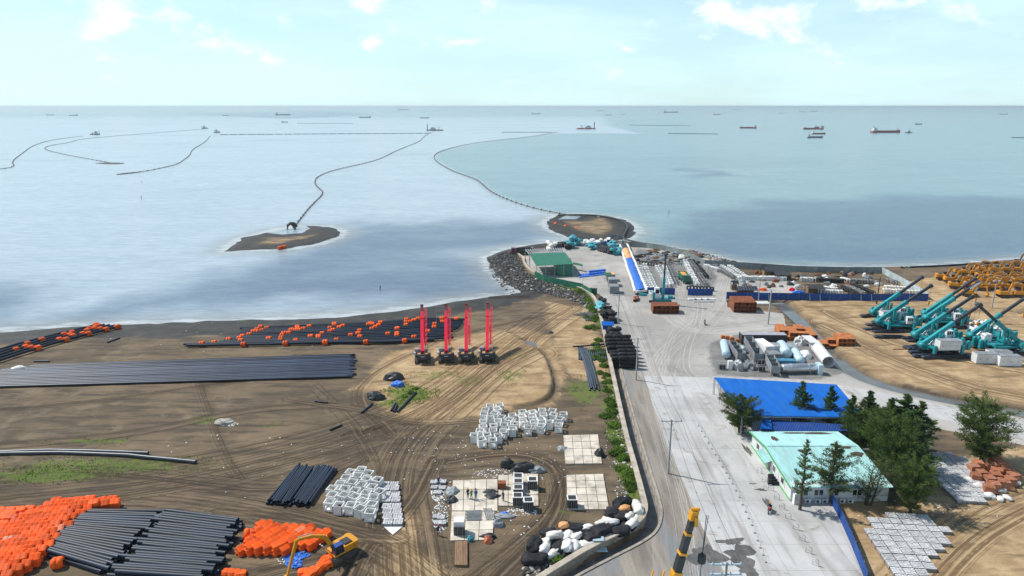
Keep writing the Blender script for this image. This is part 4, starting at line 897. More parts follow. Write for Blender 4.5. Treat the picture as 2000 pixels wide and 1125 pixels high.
def float_heap(poly, rz, layers, label, group, lean=.0, cellx=1.42, celly=.95, seed=1, cap=300):
    r = random.Random(seed); w = px2w(poly); ca, sa = math.cos(rz), math.sin(rz); cx = sum(p[0] for p in w) / len(w); cy = sum(p[1] for p in w) / len(w)
    out = []; sz = 26
    for i in range(-sz, sz):
        for j in range(-sz, sz):
            u_, v_ = (i + .5 * (j % 2)) * cellx, j * celly; x = cx + u_ * ca - v_ * sa; y = cy + u_ * sa + v_ * ca
            if inpoly(np.array([x]), np.array([y]), w)[0]:
                d, _ = pdist(np.array([x]), np.array([y]), w, True); out.append((float(d[0]), x, y, j))
    mb = MB(); n = 0
    for d, x, y, j in sorted(out):
        top = layers if d > .9 else max(2, layers - 1); lo = 0 if d < 1.6 else top - 1
        for k in range(lo, top):
            z = hz1(x, y) + k * .36; tilt = lean if k == top - 1 else 0
            loc = Vector((x + r.uniform(-.1, .1), y + r.uniform(-.1, .1), z + (.2 if tilt else 0) + r.uniform(0, .12))); rot = (tilt + r.uniform(-.12, .12), r.uniform(-.1, .1), rz + r.uniform(-.18, .18))
            if k < top - 1 or n >= cap:
                from_eul = Matrix.Translation(loc) @ __import__('mathutils').Euler(rot).to_matrix().to_4x4()
                mb.add([v.co for v in HF.vertices], [tuple(p.vertices) for p in HF.polygons], False, from_eul); continue
            tag(link('half_float', HFP if r.random() < .02 else HF, None, loc, rot=rot), label, 'float', group); n += 1
    tag(mb.build('float_heap', M['orange']), label.replace('orange half-shell float', 'lower layers of orange half-shell floats'), 'floats', None, 'stuff')
    return n
n_a = float_heap([(-45, 1046), (15, 1040), (60, 1014), (88, 1000), (112, 988), (150, 986), (232, 984), (238, 995), (168, 1006), (90, 1086), (84, 1096), (58, 1112), (30, 1140), (-60, 1150)], .25, 4, 'orange half-shell float piled in the large heap touching black pipes', 'large orange float heap', .55, seed=1, cap=165)
n_b = float_heap([(-60, 1002), (40, 997), (62, 1002), (36, 1028), (0, 1040), (-50, 1042)], .1, 3, 'orange half-shell float in the separate low heap beyond the large one', 'separate low float heap', .2, seed=2)
n_c = float_heap([(503, 1032), (560, 1034), (640, 1046), (638, 1062), (598, 1072), (535, 1090), (476, 1090), (470, 1076), (482, 1060), (497, 1048)], .95, 3, 'orange half-shell float stacked in front of the long-reach excavator', 'orange heap by the excavator', .35, seed=3)
for k, (px, py) in enumerate(((646, 1096), (635, 1100), (639, 1106), (630, 1110), (622, 1117), (612, 1122), (594, 1124), (603, 1130))):
    for q in range(2): tag(link('half_float', HF, None, P(px, py, .36 * q), rot=(.1, 0, .4 + k)), 'orange half-shell float in the short trail below the excavator tracks', 'float', 'trail of orange floats')
for k, (px, py) in enumerate(((446, 1120), (458, 1121), (470, 1123))): tag(link('half_float', HF, None, P(px, py), rz=.1 * k), 'orange half-shell float in the row of three beside the pipe stack', 'float', 'row of three floats')
tag(link('half_float', HF, None, P(606, 1070, .1), rot=(.5, 0, .9)), 'single orange half float lying apart at the edge of its heap', 'float')
tag(link('float', FM, None, P(114, 1107, .6), rz=.3), 'single round orange float on the sand below the pipe stack', 'float')
tag(link('float', FM, None, P(487, 1052, .7), rot=(1.2, .3, .3)), 'single orange float standing on end beside its heap', 'float')

# ------------------------------------------------------------ machines
def crawler(mb, L, H, w, yc, xc=0.0, z0=0.0):
    r = H / 2; pts = [(xc - L / 2 + r + r * math.cos(a), z0 + r + r * math.sin(a)) for a in [math.pi / 2 + math.pi * k / 8 for k in range(9)]] + [(xc + L / 2 - r + r * math.cos(a), z0 + r + r * math.sin(a)) for a in [-math.pi / 2 + math.pi * k / 8 for k in range(9)]]
    mb.side(pts, yc - w / 2, yc + w / 2)
    for k in range(int(L / .34)): mb.box((xc - L / 2 + r + k * .34, yc, z0 + H + .02), (.2, w + .04, .06))
    return mb
def excavator(name, label, boom, arm, tip, body=M['yellow'], cabm=None, group=None, loc=(0, 0, 0), rz=0.0, s=1.0, bucket=True):
    t = thing(name, label, 'excavator', loc, rz, group); cabm = cabm or body
    for q in (-1.15, 1.15): crawler(MB(), 4.2, .95, .6, q).build('crawler_track', M['track'], t)
    MB().box((0, 0, .62), (2.2, 1.8, .5)).lathe([(.7, .8), (.7, 1.1)], 14).build('undercarriage', M['dark'], t)
    MB().box((-.35, 0, 1.25), (3.9, 2.6, .3)).box((-.9, -.65, 1.75), (2.4, 1.2, .75), top=(.94, .94)).box((-1.0, .75, 1.7), (2.2, .9, .65), top=(.94, .94)).build('body', body, t)
    MB().prism([(-2.5, -1.25), (-2.2, -1.35), (-1.75, -1.35), (-1.75, 1.35), (-2.2, 1.35), (-2.5, 1.25), (-2.68, .7), (-2.68, -.7)], 1.1, 2.15).build('counterweight', body, t)
    MB().box((-1.1, .1, 2.17), (1.3, 1.5, .16), top=(.9, .9)).build('engine_hood', M['dark'], t)
    cb = MB().box((.75, .8, 2.05), (1.55, .98, 1.35), top=(.86, .94)).build('cab', M['glass'], t)
    MB().box((.72, .8, 2.76), (1.4, 1.0, .08)).bar((1.5, .32, 1.4), (1.38, .35, 2.74), .08).bar((1.5, 1.28, 1.4), (1.38, 1.25, 2.74), .08).bar((0, .32, 1.4), (.1, .35, 2.74), .1).bar((0, 1.28, 1.4), (.1, 1.25, 2.74), .1).bar((.75, 1.29, 1.4), (.75, 1.27, 2.72), .06).build('cab_frame', cabm, cb)
    mb = MB(); 
    for (a, b), (w1, w2) in zip(zip(boom[:-1], boom[1:]), ((.55, .62), (.62, .36), (.36, .34))): mb.bar((a[0], 0, a[1]), (b[0], 0, b[1]), .36, w1, .36, w2)
    mb.build('boom', body, t)
    e = boom[-1]; MB().bar((e[0], 0, e[1]), (arm[0], 0, arm[1]), .3, .5, .26, .24).build('arm', body, t)
    m_ = boom[len(boom) // 2]; MB().tube([(boom[0][0] + .5, .25, 1.3), ((boom[0][0] + m_[0]) / 2 + .4, .25, (boom[0][1] + m_[1]) / 2 - .2)], .09, 6).tube([(boom[0][0] + .5, -.25, 1.3), ((boom[0][0] + m_[0]) / 2 + .4, -.25, (boom[0][1] + m_[1]) / 2 - .2)], .09, 6).build('boom_cylinder', M['chrome'], t)
    MB().tube([(m_[0], 0, m_[1] + .45), (e[0] - .2, 0, e[1] + .35)], .08, 6).build('arm_cylinder', M['chrome'], t)
    if bucket:
        x, z = arm; MB().side([(x - .15, z + .15), (x + .25, z + .1), (x + .35, z - .45), (x + .1, z - .85), (x - .4, z - .9), (x - .75, z - .6), (x - .35, z - .5), (x - .15, z - .2)], -.5, .5).build('bucket', body, t)
    if s != 1: t.scale = (s, s, s)
    return t
# long-reach excavator in front
eb = P(664, 1086); el = PZ(577, 1050, G + 6.2); hd = math.atan2(el.y - eb.y, el.x - eb.x); D_ = math.hypot(el.x - eb.x, el.y - eb.y)
tipp = PZ(536, 1135, G + 1.0); D2 = (Vector((tipp.x, tipp.y)) - Vector((eb.x, eb.y))).length
ex = excavator('long_reach_excavator', 'yellow long-reach excavator with blue cab beside the orange float heap', [(.9, 1.7), (2.2, 4.4), (4.2, 5.6), (D_ / .95, 6.2)], (D2 * .92, 1.2), None, M['yellow'], M['blue'], None, eb, hd - .02, .92)
# far lot of yellow excavators
fx = excavator('excavator', 'x', [(.9, 1.7), (1.9, 4.3), (3.0, 4.6), (5.0, 3.9)], (5.6, 1.1), None, mat('excavator_yellow', (.66, .27, .012), .45, .16, 1, dirt=(.33, .18, .05), damt=.4), M['dark'], 'yellow excavators parked in the far lot')
FX = Once(fx); EXL = 'yellow excavator parked among the rows of the excavator lot'
front = [(1842, 547), (1868, 562), (1895, 583), (1912, 580), (1972, 582), (1995, 582)]
fl_lab = ['yellow excavator at the outermost corner of the excavator lot facing the fence', 'yellow excavator in the front row with its arm folded under', 'yellow excavator standing in front of the lot with bucket on sand', None, None, None]
spots = []
for row, (xa, xb, y, n) in enumerate([(1842, 1842, 547, 1), (1858, 1905, 553, 3), (1868, 1925, 563, 3), (1892, 1892, 578, 1), (1915, 2020, 566, 5), (1878, 1892, 537, 2), (1903, 2025, 533, 7), (1920, 2030, 546, 6), (1962, 2025, 581, 3), (1930, 2020, 556, 4)]):
    for k in range(n): spots.append((xa + (xb - xa) * k / max(1, n - 1), y + random.uniform(-1, 1), row))
for px, py, row in spots: FX.put(P(px, py), -.35 + random.uniform(-.12, .12) + (.25 if row in (3, 8) else 0), fl_lab[0] if row == 0 else fl_lab[2] if row == 3 else EXL)
bx = excavator('excavator', 'brown excavator with arched arm standing alone beyond the excavator lot', [(.9, 1.7), (1.9, 4.6), (3.2, 5.4), (5.4, 5.2)], (6.6, 1.1), None, mat('brown_paint', (.20, .09, .03), .5, .2, 1), M['dark'], None, P(1984, 521), .1)
excavator('excavator', 'blue excavator loading teal bags at the end of the jetty', [(.9, 1.7), (2.2, 4.4), (3.6, 5.0), (6.0, 4.2)], (7.0, 2.2), None, mat('excavator_blue', (.02, .06, .16), .5, .2, 1), M['dark'], None, P(1186, 481), .1)

# red crawler cranes
def red_crane(label, loc, rz, group=None):
    t = thing('crawler_crane', label, 'crane', loc, rz, group)
    for q in (-1.55, 1.55): crawler(MB(), 5.0, 1.0, .75, q).build('crawler_track', M['track'], t)
    MB().box((0, 0, .75), (3.0, 2.4, .5)).lathe([(.9, .9), (.9, 1.25)], 16).build('undercarriage', M['dark'], t)
    MB().box((-.3, .75, 1.75), (4.2, .9, .95)).box((-.3, -.8, 1.75), (4.2, .9, .95)).box((-.3, 0, 1.45), (4.2, 1.2, .4)).build('body', M['dark'], t)
    MB().box((-2.55, 0, 1.85), (.8, 2.7, 1.25), top=(.9, .96)).build('counterweight', M['navy'], t)
    MB().box((-2.97, 0, 2.05), (.02, .9, .12)).build('maker_plate', M['white'], t)
    for q in (-1, 1): MB().box((-1.6, q * .85, 2.3), (.9, .7, .2)).build('yellow_hatch', M['yellow'], t)
    cb = MB().box((1.0, 1.35, 2.05), (1.7, .95, 1.55), top=(.85, .95)).build('cab', M['grey'], t); MB().box((1.05, 1.36, 2.2), (1.72, .97, .8), top=(.9, .97)).build('cab_window', M['glass'], cb)
    MB().box((.1, 1.9, 1.9), (.8, .5, .5)).build('fuel_tank', M['tank'], t)
    a = Vector((-1.2, 0, 2.6)); b = Vector((11.0, 0, 10.6)); d = (b - a).normalized(); n = Vector((-d.z, 0, d.x))
    bo = MB().bar(a, a + d * 11.2, .78, .95).bar(a + d * 11.2, a + d * 12.6, .62, .75).build('boom', M['red'], t)
    MB().bar(a + d * 12.6, b, .55, .6).box(b, (.5, .75, .8)).build('boom_head', mat('dark_red', (.16, .01, .02), .5, .2, 1) if 'dark_red' not in bpy.data.materials else bpy.data.materials['dark_red'], bo)
    MB().bar(a + d * 10.2 + n * .3, a + d * 10.5 + n * .3, .84, .6).bar(a + d * 6 - n * .1, a + d * 6.2 - n * .1, .84, .99).build('boom_collar', M['red'], bo)
    lj = MB(); o = Vector((0, -.95, 0))
    c = [a + d * 2.2 + o, a + d * 13.6 + o]
    for u_, v_ in ((.25, .3), (-.25, .3), (.25, -.3), (-.25, -.3)): lj.bar(c[0] + Vector((0, u_ * .6, 0)) + n * v_ * .5, c[1] + Vector((0, u_, 0)) + n * v_, .09)
    for k in range(14):
        p = c[0].lerp(c[1], k / 14); q = c[0].lerp(c[1], (k + 1) / 14); s = 1 if k % 2 else -1
        lj.bar(p + Vector((0, .25 * s, 0)) + n * .3, q - Vector((0, .25 * s, 0)) + n * .3, .06).bar(p + Vector((0, .25 * s, 0)) - n * .3, q - Vector((0, .25 * s, 0)) - n * .3, .06).bar(p + Vector((0, .25, 0)) + n * .3 * s, q + Vector((0, .25, 0)) - n * .3 * s, .06)
    lj.build('lattice_jib', M['red'], t)
    MB().bar(a + d * 2 + o * .75, a + d * 8 + o * .75, .3, .35).build('jib_root', M['red'], t)
    MB().tube([(.9, .3, 1.6), a + d * 4.5 + Vector((0, .3, 0)) - n * .4], .14, 8).tube([(.9, -.3, 1.6), a + d * 4.5 + Vector((0, -.3, 0)) - n * .4], .14, 8).build('lift_cylinder', M['chrome'], t)
    MB().tube([(-1.6, -1.2, 2.2), (-1.6, -1.2, 3.4)], .05, 6).tube([(.4, -1.3, 2.2), (.4, -1.3, 3.8)], .04, 6).build('railing', M['steel'], t)
    return t
rcs = Once(red_crane('x', (0, 0, 0), 0)); g4 = 'row of four red crawler cranes'
for px, py, l, a in ((826, 704, 'red crawler crane at the row end standing before the float pipes', 1.555), (872, 703, 'red crawler crane in the middle of the row of four', 1.54), (911, 703, 'red crawler crane in the middle of the row of four', 1.53), (952, 702, 'red crawler crane at the row end beside the curving tyre tracks', 1.56)):
    p = P(px, py); rcs.put(p, math.atan2(p.y, p.x) - .02, l, None, g4)

# teal hydraulic pile drivers
def pile_driver(label):
    t = thing('pile_driver', label, 'pile driver', (0, 0, 0), 0, 'teal pile drivers on the sand lot')
    for q in (-3.1, 3.1):
        MB().side([(-6.4, .0), (6.4, 0), (6.6, .25), (6.2, .55), (-6.2, .55), (-6.6, .25)], q - .65, q + .65).box((0, q, .68), (9.5, .5, .25)).build('long_pontoon', M['navy'], t)
    for q in (-2.6, 2.6): MB().box((q, 0, .75), (1.2, 5.2, .5)).box((q, 0, 1.05), (.8, 4.2, .2)).build('cross_pontoon', M['navy'], t)
    MB().box((0, 0, 1.75), (8.4, 2.6, .8)).box((0, 1.9, 1.6), (6.4, .5, .45)).box((0, -1.9, 1.6), (6.4, .5, .45)).build('platform', M['teal'], t)
    MB().box((0, -1.34, 1.5), (7.6, .06, .7)).box((0, 1.34, 1.5), (7.6, .06, .7)).build('skirt', M['navy'], t)
    for x in (-3.4, 3.4):
        for y in (-2.9, 2.9):
            l = MB().box((x, y, 2.0), (.6, .6, 2.0)).bar((x, 0, 2.0), (x, y, 2.3), .5, .5).build('outrigger_leg', M['teal'], t); MB().tube([(x, y, .75), (x, y, 1.2)], .13, 8).build('ram', M['chrome'], l)
    for x, y, h in ((-1.3, -.8, 5.4), (-.2, -.8, 5.0), (-1.3, .8, 5.4), (-.2, .8, 5.0)): MB().box((x, y, 2.1 + (h - 2.1) / 2), (.5, .55, h - 2.1), top=(.8, .9)).box((x, y, h), (.34, .4, .35)).build('clamp_column', M['teal'], t)
    MB().box((-.75, 0, 2.8), (1.9, 2.1, .5)).build('clamp_box', M['teal'], t)
    cb = MB().side([(1.7, 2.2), (3.6, 2.2), (3.6, 3.4), (3.3, 4.15), (1.7, 4.15)], -2.3, -.8).build('cab', M['white'], t)
    for k in range(3): MB().box((2.05 + k * .52, -2.31, 3.45), (.36, .03, .75)).build('window', M['glass'], cb)
    MB().box((3.52, -1.55, 3.3), (.05, 1.2, .8)).build('window', M['glass'], cb)
    for x, y in ((4.6, -1.1), (4.6, 1.1), (5.7, -1.1), (5.7, 1.1)): MB().side([(x, 1.3), (x + .7, 1.3), (x + .7, 3.3), (x + .5, 3.6), (x + .12, 3.6), (x, 3.3)], y - .35, y + .35).build('counterweight', M['teal'], t)
    MB().box((4.9, 0, 1.5), (1.6, 2.0, .5)).build('tail_beam', M['navy'], t)
    MB().lathe([(.1, -1.0), (.72, -.9), (.72, .9), (.1, 1.0)], 14, Matrix.Translation((-5.0, 0, 2.3)) @ Matrix.Rotation(math.pi / 2, 4, 'X')).box((-4.3, 0, 1.8), (1.6, 1.8, .9)).build('boom_pivot', M['teal'], t)
    a = Vector((-4.8, 0, 2.5)); d = Vector((math.cos(R(38)), 0, math.sin(R(38))))
    bo = MB().bar(a, a + d * 8.6, .8, .95).bar(a + d * 8.3, a + d * 8.8, .95, 1.1).build('boom', M['teal'], t)
    MB().bar(a + d * 8.8, a + d * 16.2, .55, .66).bar(a + d * 15.9, a + d * 16.6, .7, .9).build('boom_extension', M['navy'], bo)
    MB().tube([(-2.9, .3, 2.2), a + d * 4.6 + Vector((.3, .3, -.4))], .12, 8).tube([(-2.9, -.3, 2.2), a + d * 4.6 + Vector((.3, -.3, -.4))], .12, 8).build('lift_cylinder', M['chrome'], t)
    tp = a + d * 16.4; MB().tube([tp, tp - Vector((0, 0, 4.6))], .03, 4).build('hoist_rope', M['wire'], t)
    hk = MB().box(tp - Vector((0, 0, 4.9)), (.5, .3, .6)).build('hook_block', M['yellow'], t); MB().tube([tp - Vector((0, 0, 5.2)), tp - Vector((0, 0, 5.7)), tp - Vector((.2, 0, 5.85))], .07, 6).build('hook', M['dark'], hk)
    MB().lathe([(.02, -.5), (.38, -.5), (.38, .5), (.02, .5)], 12, Matrix.Translation((-2.6, -1.0, 2.6)) @ Matrix.Rotation(math.pi / 2, 4, 'X')).build('winch_drum', M['grey'], t)
    return t
PD = Once(pile_driver('x'))
def genset(label, L=5.2):
    t = thing('generator_container', label, 'generator'); MB().box((0, 0, 1.25), (L, 2.1, 2.3)).build('casing', M['white'], t); MB().box((0, 0, 2.45), (L - .1, 2.0, .1)).build('roof', M['grey'], t)
    for k in (-1, 1): MB().box((k * L / 2.05 * .999, 0, 1.2), (.06, 1.7, 1.8)).build('louvre', M['grey'], t)
    for k in range(3): MB().box((-L / 3 + k * L / 3, -1.06, 1.2), (.3, .03, .12)).build('latch', M['dark'], t)
    MB().box((0, 0, .06), (L, 2.1, .12)).build('skid', M['dark'], t); return t
pds = [(1703.5, 609, 'teal pile driver closest to the dark mast by the blue fence'), (1715, 627, 'teal pile driver with low grey box and stacked feet beside sand track'), (1806, 610, 'teal pile driver with boom reaching towards the yellow excavators'), (1808, 620, 'teal pile driver with a white plate near its boom tip'), (1787, 654, 'teal pile driver standing behind the one carrying a white generator'), (1799, 675, 'teal pile driver carrying a white generator box on its front'), (1894, 655, 'teal pile driver with white pipes lying behind its boom')]
roots = []
for k, (px, py, l) in enumerate(pds):
    c = PZ(px, py, G + 2.6); b = ground(c.x + 5.0, c.y); roots.append(PD.put(b, random.uniform(-.04, .04), l))
c = PZ(1992, 668, G + 2.6); roots.append(PD.put(ground(c.x - 5.0, c.y), math.pi + .08, 'teal pile driver whose boom points back across its neighbour'))
GS = Once(genset('x'))
r6 = roots[5]; GS.put(r6.location + Vector((-.2, -2.6, 2.0)), .03, 'white generator box mounted on the front of a teal pile driver')
r2 = roots[1]; GS.put(r2.location + Vector((-.4, 2.6, 2.0)), .03, 'grey-topped white generator box behind a teal pile driver boom')
GS.put(P(1922, 708), -.03, 'white generator box on the sand beside two more boxes'); GS.put(P(1948, 703), -.03, 'white generator box half hidden behind two others'); GS.put(P(1967, 713), -.03, 'white generator box standing at the end of the three boxes')
r4 = roots[3]; o = MB().box((0, 0, 0), (3.0, .04, .5)).build('boom_plate', M['white'], r4, (7.0, -.36, 11.65)); o.rotation_euler = (0, -R(38), 0)
for k, (px, py) in enumerate([(1700, 637), (1708, 650), (1690, 645), (1712, 660), (1775, 668), (1785, 684), (1782, 690), (1790, 697), (1770, 680)]):
    q = MB().side([(-4, 0), (4, 0), (4.2, .3), (3.8, .6), (-3.8, .6), (-4.2, .3)], -.6, .6).box((.4, 0, .7), (5, .5, .3)).build('spare_pontoon', M['navy'], None, P(px + 26, py)); q.rotation_euler.z = random.uniform(-.06, .06); tag(q, 'spare black steel pontoon lying among the teal pile drivers', 'pontoon', 'spare pontoons')
loose_pipe([(1745, 683), (1792, 683)], .1, 'thin rusty steel bar lying beside a black pontoon', None, M['rust'])
for k in range(12):
    px, py = 1892 + (k % 5) * 14 + (k // 5) * 6, 634 + (k // 5) * 11; loose_pipe([(px - 9, py - 4), (px + 6, py + 3)], .5, 'white concrete pipe in the cluster behind the pile drivers', 'white concrete pipes', M['white'], name='concrete_pipe', n=14)
# ------------------------------------------------------------ concrete boxes, pads, sacks, yards
def ring_wall(mb, s, h, th, hole):         # wall in the xz plane at y=0..th, with a round hole
    n = 16; out = []; inn = []
    for k in range(n):
        a = 2 * math.pi * k / n; c, s_ = math.cos(a), math.sin(a); m = max(abs(c) / (s / 2), abs(s_) / (h / 2))
        out.append((math.copysign(s / 2, c), h / 2 + math.copysign(h / 2, s_)) if k % 4 == 2 else (c / m, h / 2 + s_ / m)); inn.append((hole * c, h / 2 + hole * s_))
    vs = [(x, 0, z) for x, z in out] + [(x, 0, z) for x, z in inn] + [(x, th, z) for x, z in inn] + [(x, th, z) for x, z in out]
    fs = []
    for k in range(n):
        j = (k + 1) % n; fs += [(k, j, n + j, n + k), (n + k, n + j, 2 * n + j, 2 * n + k), (2 * n + k, 2 * n + j, 3 * n + j, 3 * n + k)]
    return vs, fs
def culvert(label, s=1.5, h=1.5, m=M['concrete']):
    t = thing('concrete_box', label, 'concrete box'); th = .12
    for k, hole in ((0, .46), (1, .40), (2, .46), (3, 0)):
        mt = Matrix.Rotation(k * math.pi / 2, 4, 'Z') @ Matrix.Translation((0, -s / 2, 0)); mb = MB()
        w = s if k % 2 == 0 else s - 2 * th - .004
        if hole: v, f = ring_wall(mb, w, h, th, hole); mb.add(v, f, False, mt)
        else: mb.box((0, th / 2, h / 2), (w, th, h), M=mt)
        mb.add([(-w / 2, 0, h), (w / 2, 0, h), (w / 2, th, h), (-w / 2, th, h), (-w / 2, 0, h - .02), (w / 2, 0, h - .02), (w / 2, th, h - .02), (-w / 2, th, h - .02)], [(0, 1, 2, 3), (0, 1, 5, 4), (2, 3, 7, 6), (1, 2, 6, 5), (3, 0, 4, 7)], False, mt)
        mb.build('wall', m, t)
    MB().box((0, 0, .06), (s - .3, s - .3, .12)).build('floor', m, t); return t
CB = Once(culvert('x'))
g1 = [(650, 160), (505, 170), (620, 225), (420, 265), (580, 300), (435, 340), (440, 385), (660, 390), (430, 440), (600, 450), (415, 490), (560, 500), (820, 410), (880, 330), (1045, 350), (740, 490), (900, 460), (350, 580), (530, 580), (480, 620), (245, 660), (360, 740), (715, 610), (860, 570), (640, 680), (555, 750), (1080, 270), (1230, 270), (1380, 250), (1530, 255), (1050, 450), (1210, 350), (1210, 450), (1410, 320), (1360, 400), (1580, 310), (1140, 540), (1355, 510), (1500, 450), (1660, 500), (1670, 390), (1725, 310)]
def spread(L, sep):
    for _ in range(60):
        for i in range(len(L)):
            for j in range(i):
                d = L[i] - L[j]; d.z = 0; l = d.length or .01
                if l < sep: L[i] += d * ((sep - l) / l * .5); L[j] -= d * ((sep - l) / l * .5)
    return L
for p in spread([P(900 + x / 8.696, 780 + y / 8.696 + 5) for x, y in g1], 2.0): CB.put(ground(p.x, p.y, -.03), random.choice((0, .08, -.08, .35, -.35, .2)) + random.choice((0, 1.5708, 3.1416)), 'pale concrete box culvert in the scattered group below the curved bank', None, 'scattered concrete boxes')
g2 = [(640, 185), (495, 235), (745, 240), (600, 285), (855, 335), (430, 320), (720, 335), (525, 370), (340, 395), (655, 410), (780, 440), (265, 465), (420, 470), (555, 490), (885, 530), (725, 545), (265, 550), (405, 570), (550, 580), (820, 590), (230, 670), (650, 640), (375, 710), (790, 680), (490, 730), (580, 750), (740, 800)]
for p in spread([P(620 + x / 7.5, 900 + y / 7.5 + 6) for x, y in g2], 1.85): CB.put(ground(p.x, p.y, -.03), -.35 + random.choice((0, .1, -.12, .25)) + random.choice((0, 1.5708, 3.1416)), 'pale concrete box culvert in the tight group beside slanting pipe bundles', None, 'tight group of concrete boxes')

def pad(label, q, nx, ny):
    t = thing('concrete_pad', label, 'concrete pad'); w = [Vector((*p, 0)) for p in px2w(q)]
    for i in range(nx):
        for j in range(ny):
            c = lambda u_, v_: w[0].lerp(w[1], u_).lerp(w[3].lerp(w[2], u_), v_)
            g = .006; pts = [c(i / nx + g, j / ny + g), c((i + 1) / nx - g, j / ny + g), c((i + 1) / nx - g, (j + 1) / ny - g), c(i / nx + g, (j + 1) / ny - g)]
            z = max(many([p.x for p in pts], [p.y for p in pts])) * .3 + G * .7 + .2 + random.uniform(-.008, .008)
            MB().prism([(p.x, p.y) for p in pts], G - .5, z).build('slab', M['pad'], t)
    return t
pad('worn pale concrete working pad among dark moulds and tarps', [(884, 940), (972, 937), (972, 1000), (882, 1000)], 4, 3)
pad('pale concrete pad carrying the column of open moulds', [(973, 930), (1051, 927), (1052, 990), (973, 990)], 4, 3)
pad('stained concrete pad with steel bars and a capped mould', [(882, 1001), (966, 1001), (962, 1056), (879, 1058)], 3, 3)
pad('clean pale slab pad with a black wrapped box at its edge', [(1100, 852), (1168, 850), (1176, 907), (1104, 908)], 4, 4)
pad('clean pale slab pad with a single dark mould on it', [(1106, 929), (1178, 927), (1190, 997), (1108, 997)], 4, 5)
PT = G + .22
def mould(label):
    t = thing('steel_mould', label, 'mould'); MB().box((0, 0, .7), (1.5, 1.4, 1.4)).build('shell', M['dark'], t)
    mb = MB()
    for s in (-1, 1): mb.box((s * .7, 0, 1.45), (.16, 1.5, .1)).box((0, s * .68, 1.452), (1.24, .14, .1))
    mb.build('rim', M['concrete'], t)
    for k in range(4): MB().box((-.55 + .36 * k, -.72, .7), (.06, .05, 1.3)).build('rib', M['grey'], t)
    return t
ML = Once(mould('x'))
def onpad(px, py): p = PZ(px, py, PT); return p
for px, py in ((1012, 944), (1012, 955), (1012, 967), (1011, 983)): ML.put(onpad(px, py), 0, 'dark open mould with white rim in the column of four', None, 'column of four moulds')
ML.put(onpad(1040, 951), 0, 'dark open mould standing beside the column of four'); ML.put(onpad(1032, 992), .03, 'dark ribbed mould with flat top at the pad corner'); ML.put(onpad(1117, 988), .02, 'single dark mould standing on a clean slab pad'); ML.put(onpad(897, 1040), 0, 'dark mould with white lid on the stained pad')
o = MB().box((0, 0, .35), (1.5, 1.4, .55), top=(.95, .95)).build('mould_lid', M['white'], None, onpad(897, 1040) + Vector((0, 0, 1.52))); tag(o, 'white box lid resting on top of a dark mould', 'lid')
def noise_lump(px, py, sx, sy, sz, m, label, cat, name, seed, z=None, rz=0.0, group=None, rough=.35):
    bm = bmesh.new(); bmesh.ops.create_icosphere(bm, subdivisions=3, radius=1); r = np.random.default_rng(seed); off = r.random(3) * 50
    for v in bm.verts:
        n = fbm(np.array([v.co.x * 2.2 + off[0]]), np.array([v.co.y * 2.2 + v.co.z * 1.7 + off[1]]), 1.0, 4)[0] - .47
        q = v.co.normalized() * (1 + rough * n * 2.2); v.co = Vector((q.x * sx, q.y * sy, max(-.05, q.z) * sz if q.z > 0 else q.z * .05))
    me = bpy.data.meshes.new(name); bm.to_mesh(me); bm.free(); me.materials.append(m)
    p = P(px, py) if z is None else PZ(px, py, z)
    return tag(link(name, me, None, p, rz), label, cat, group)
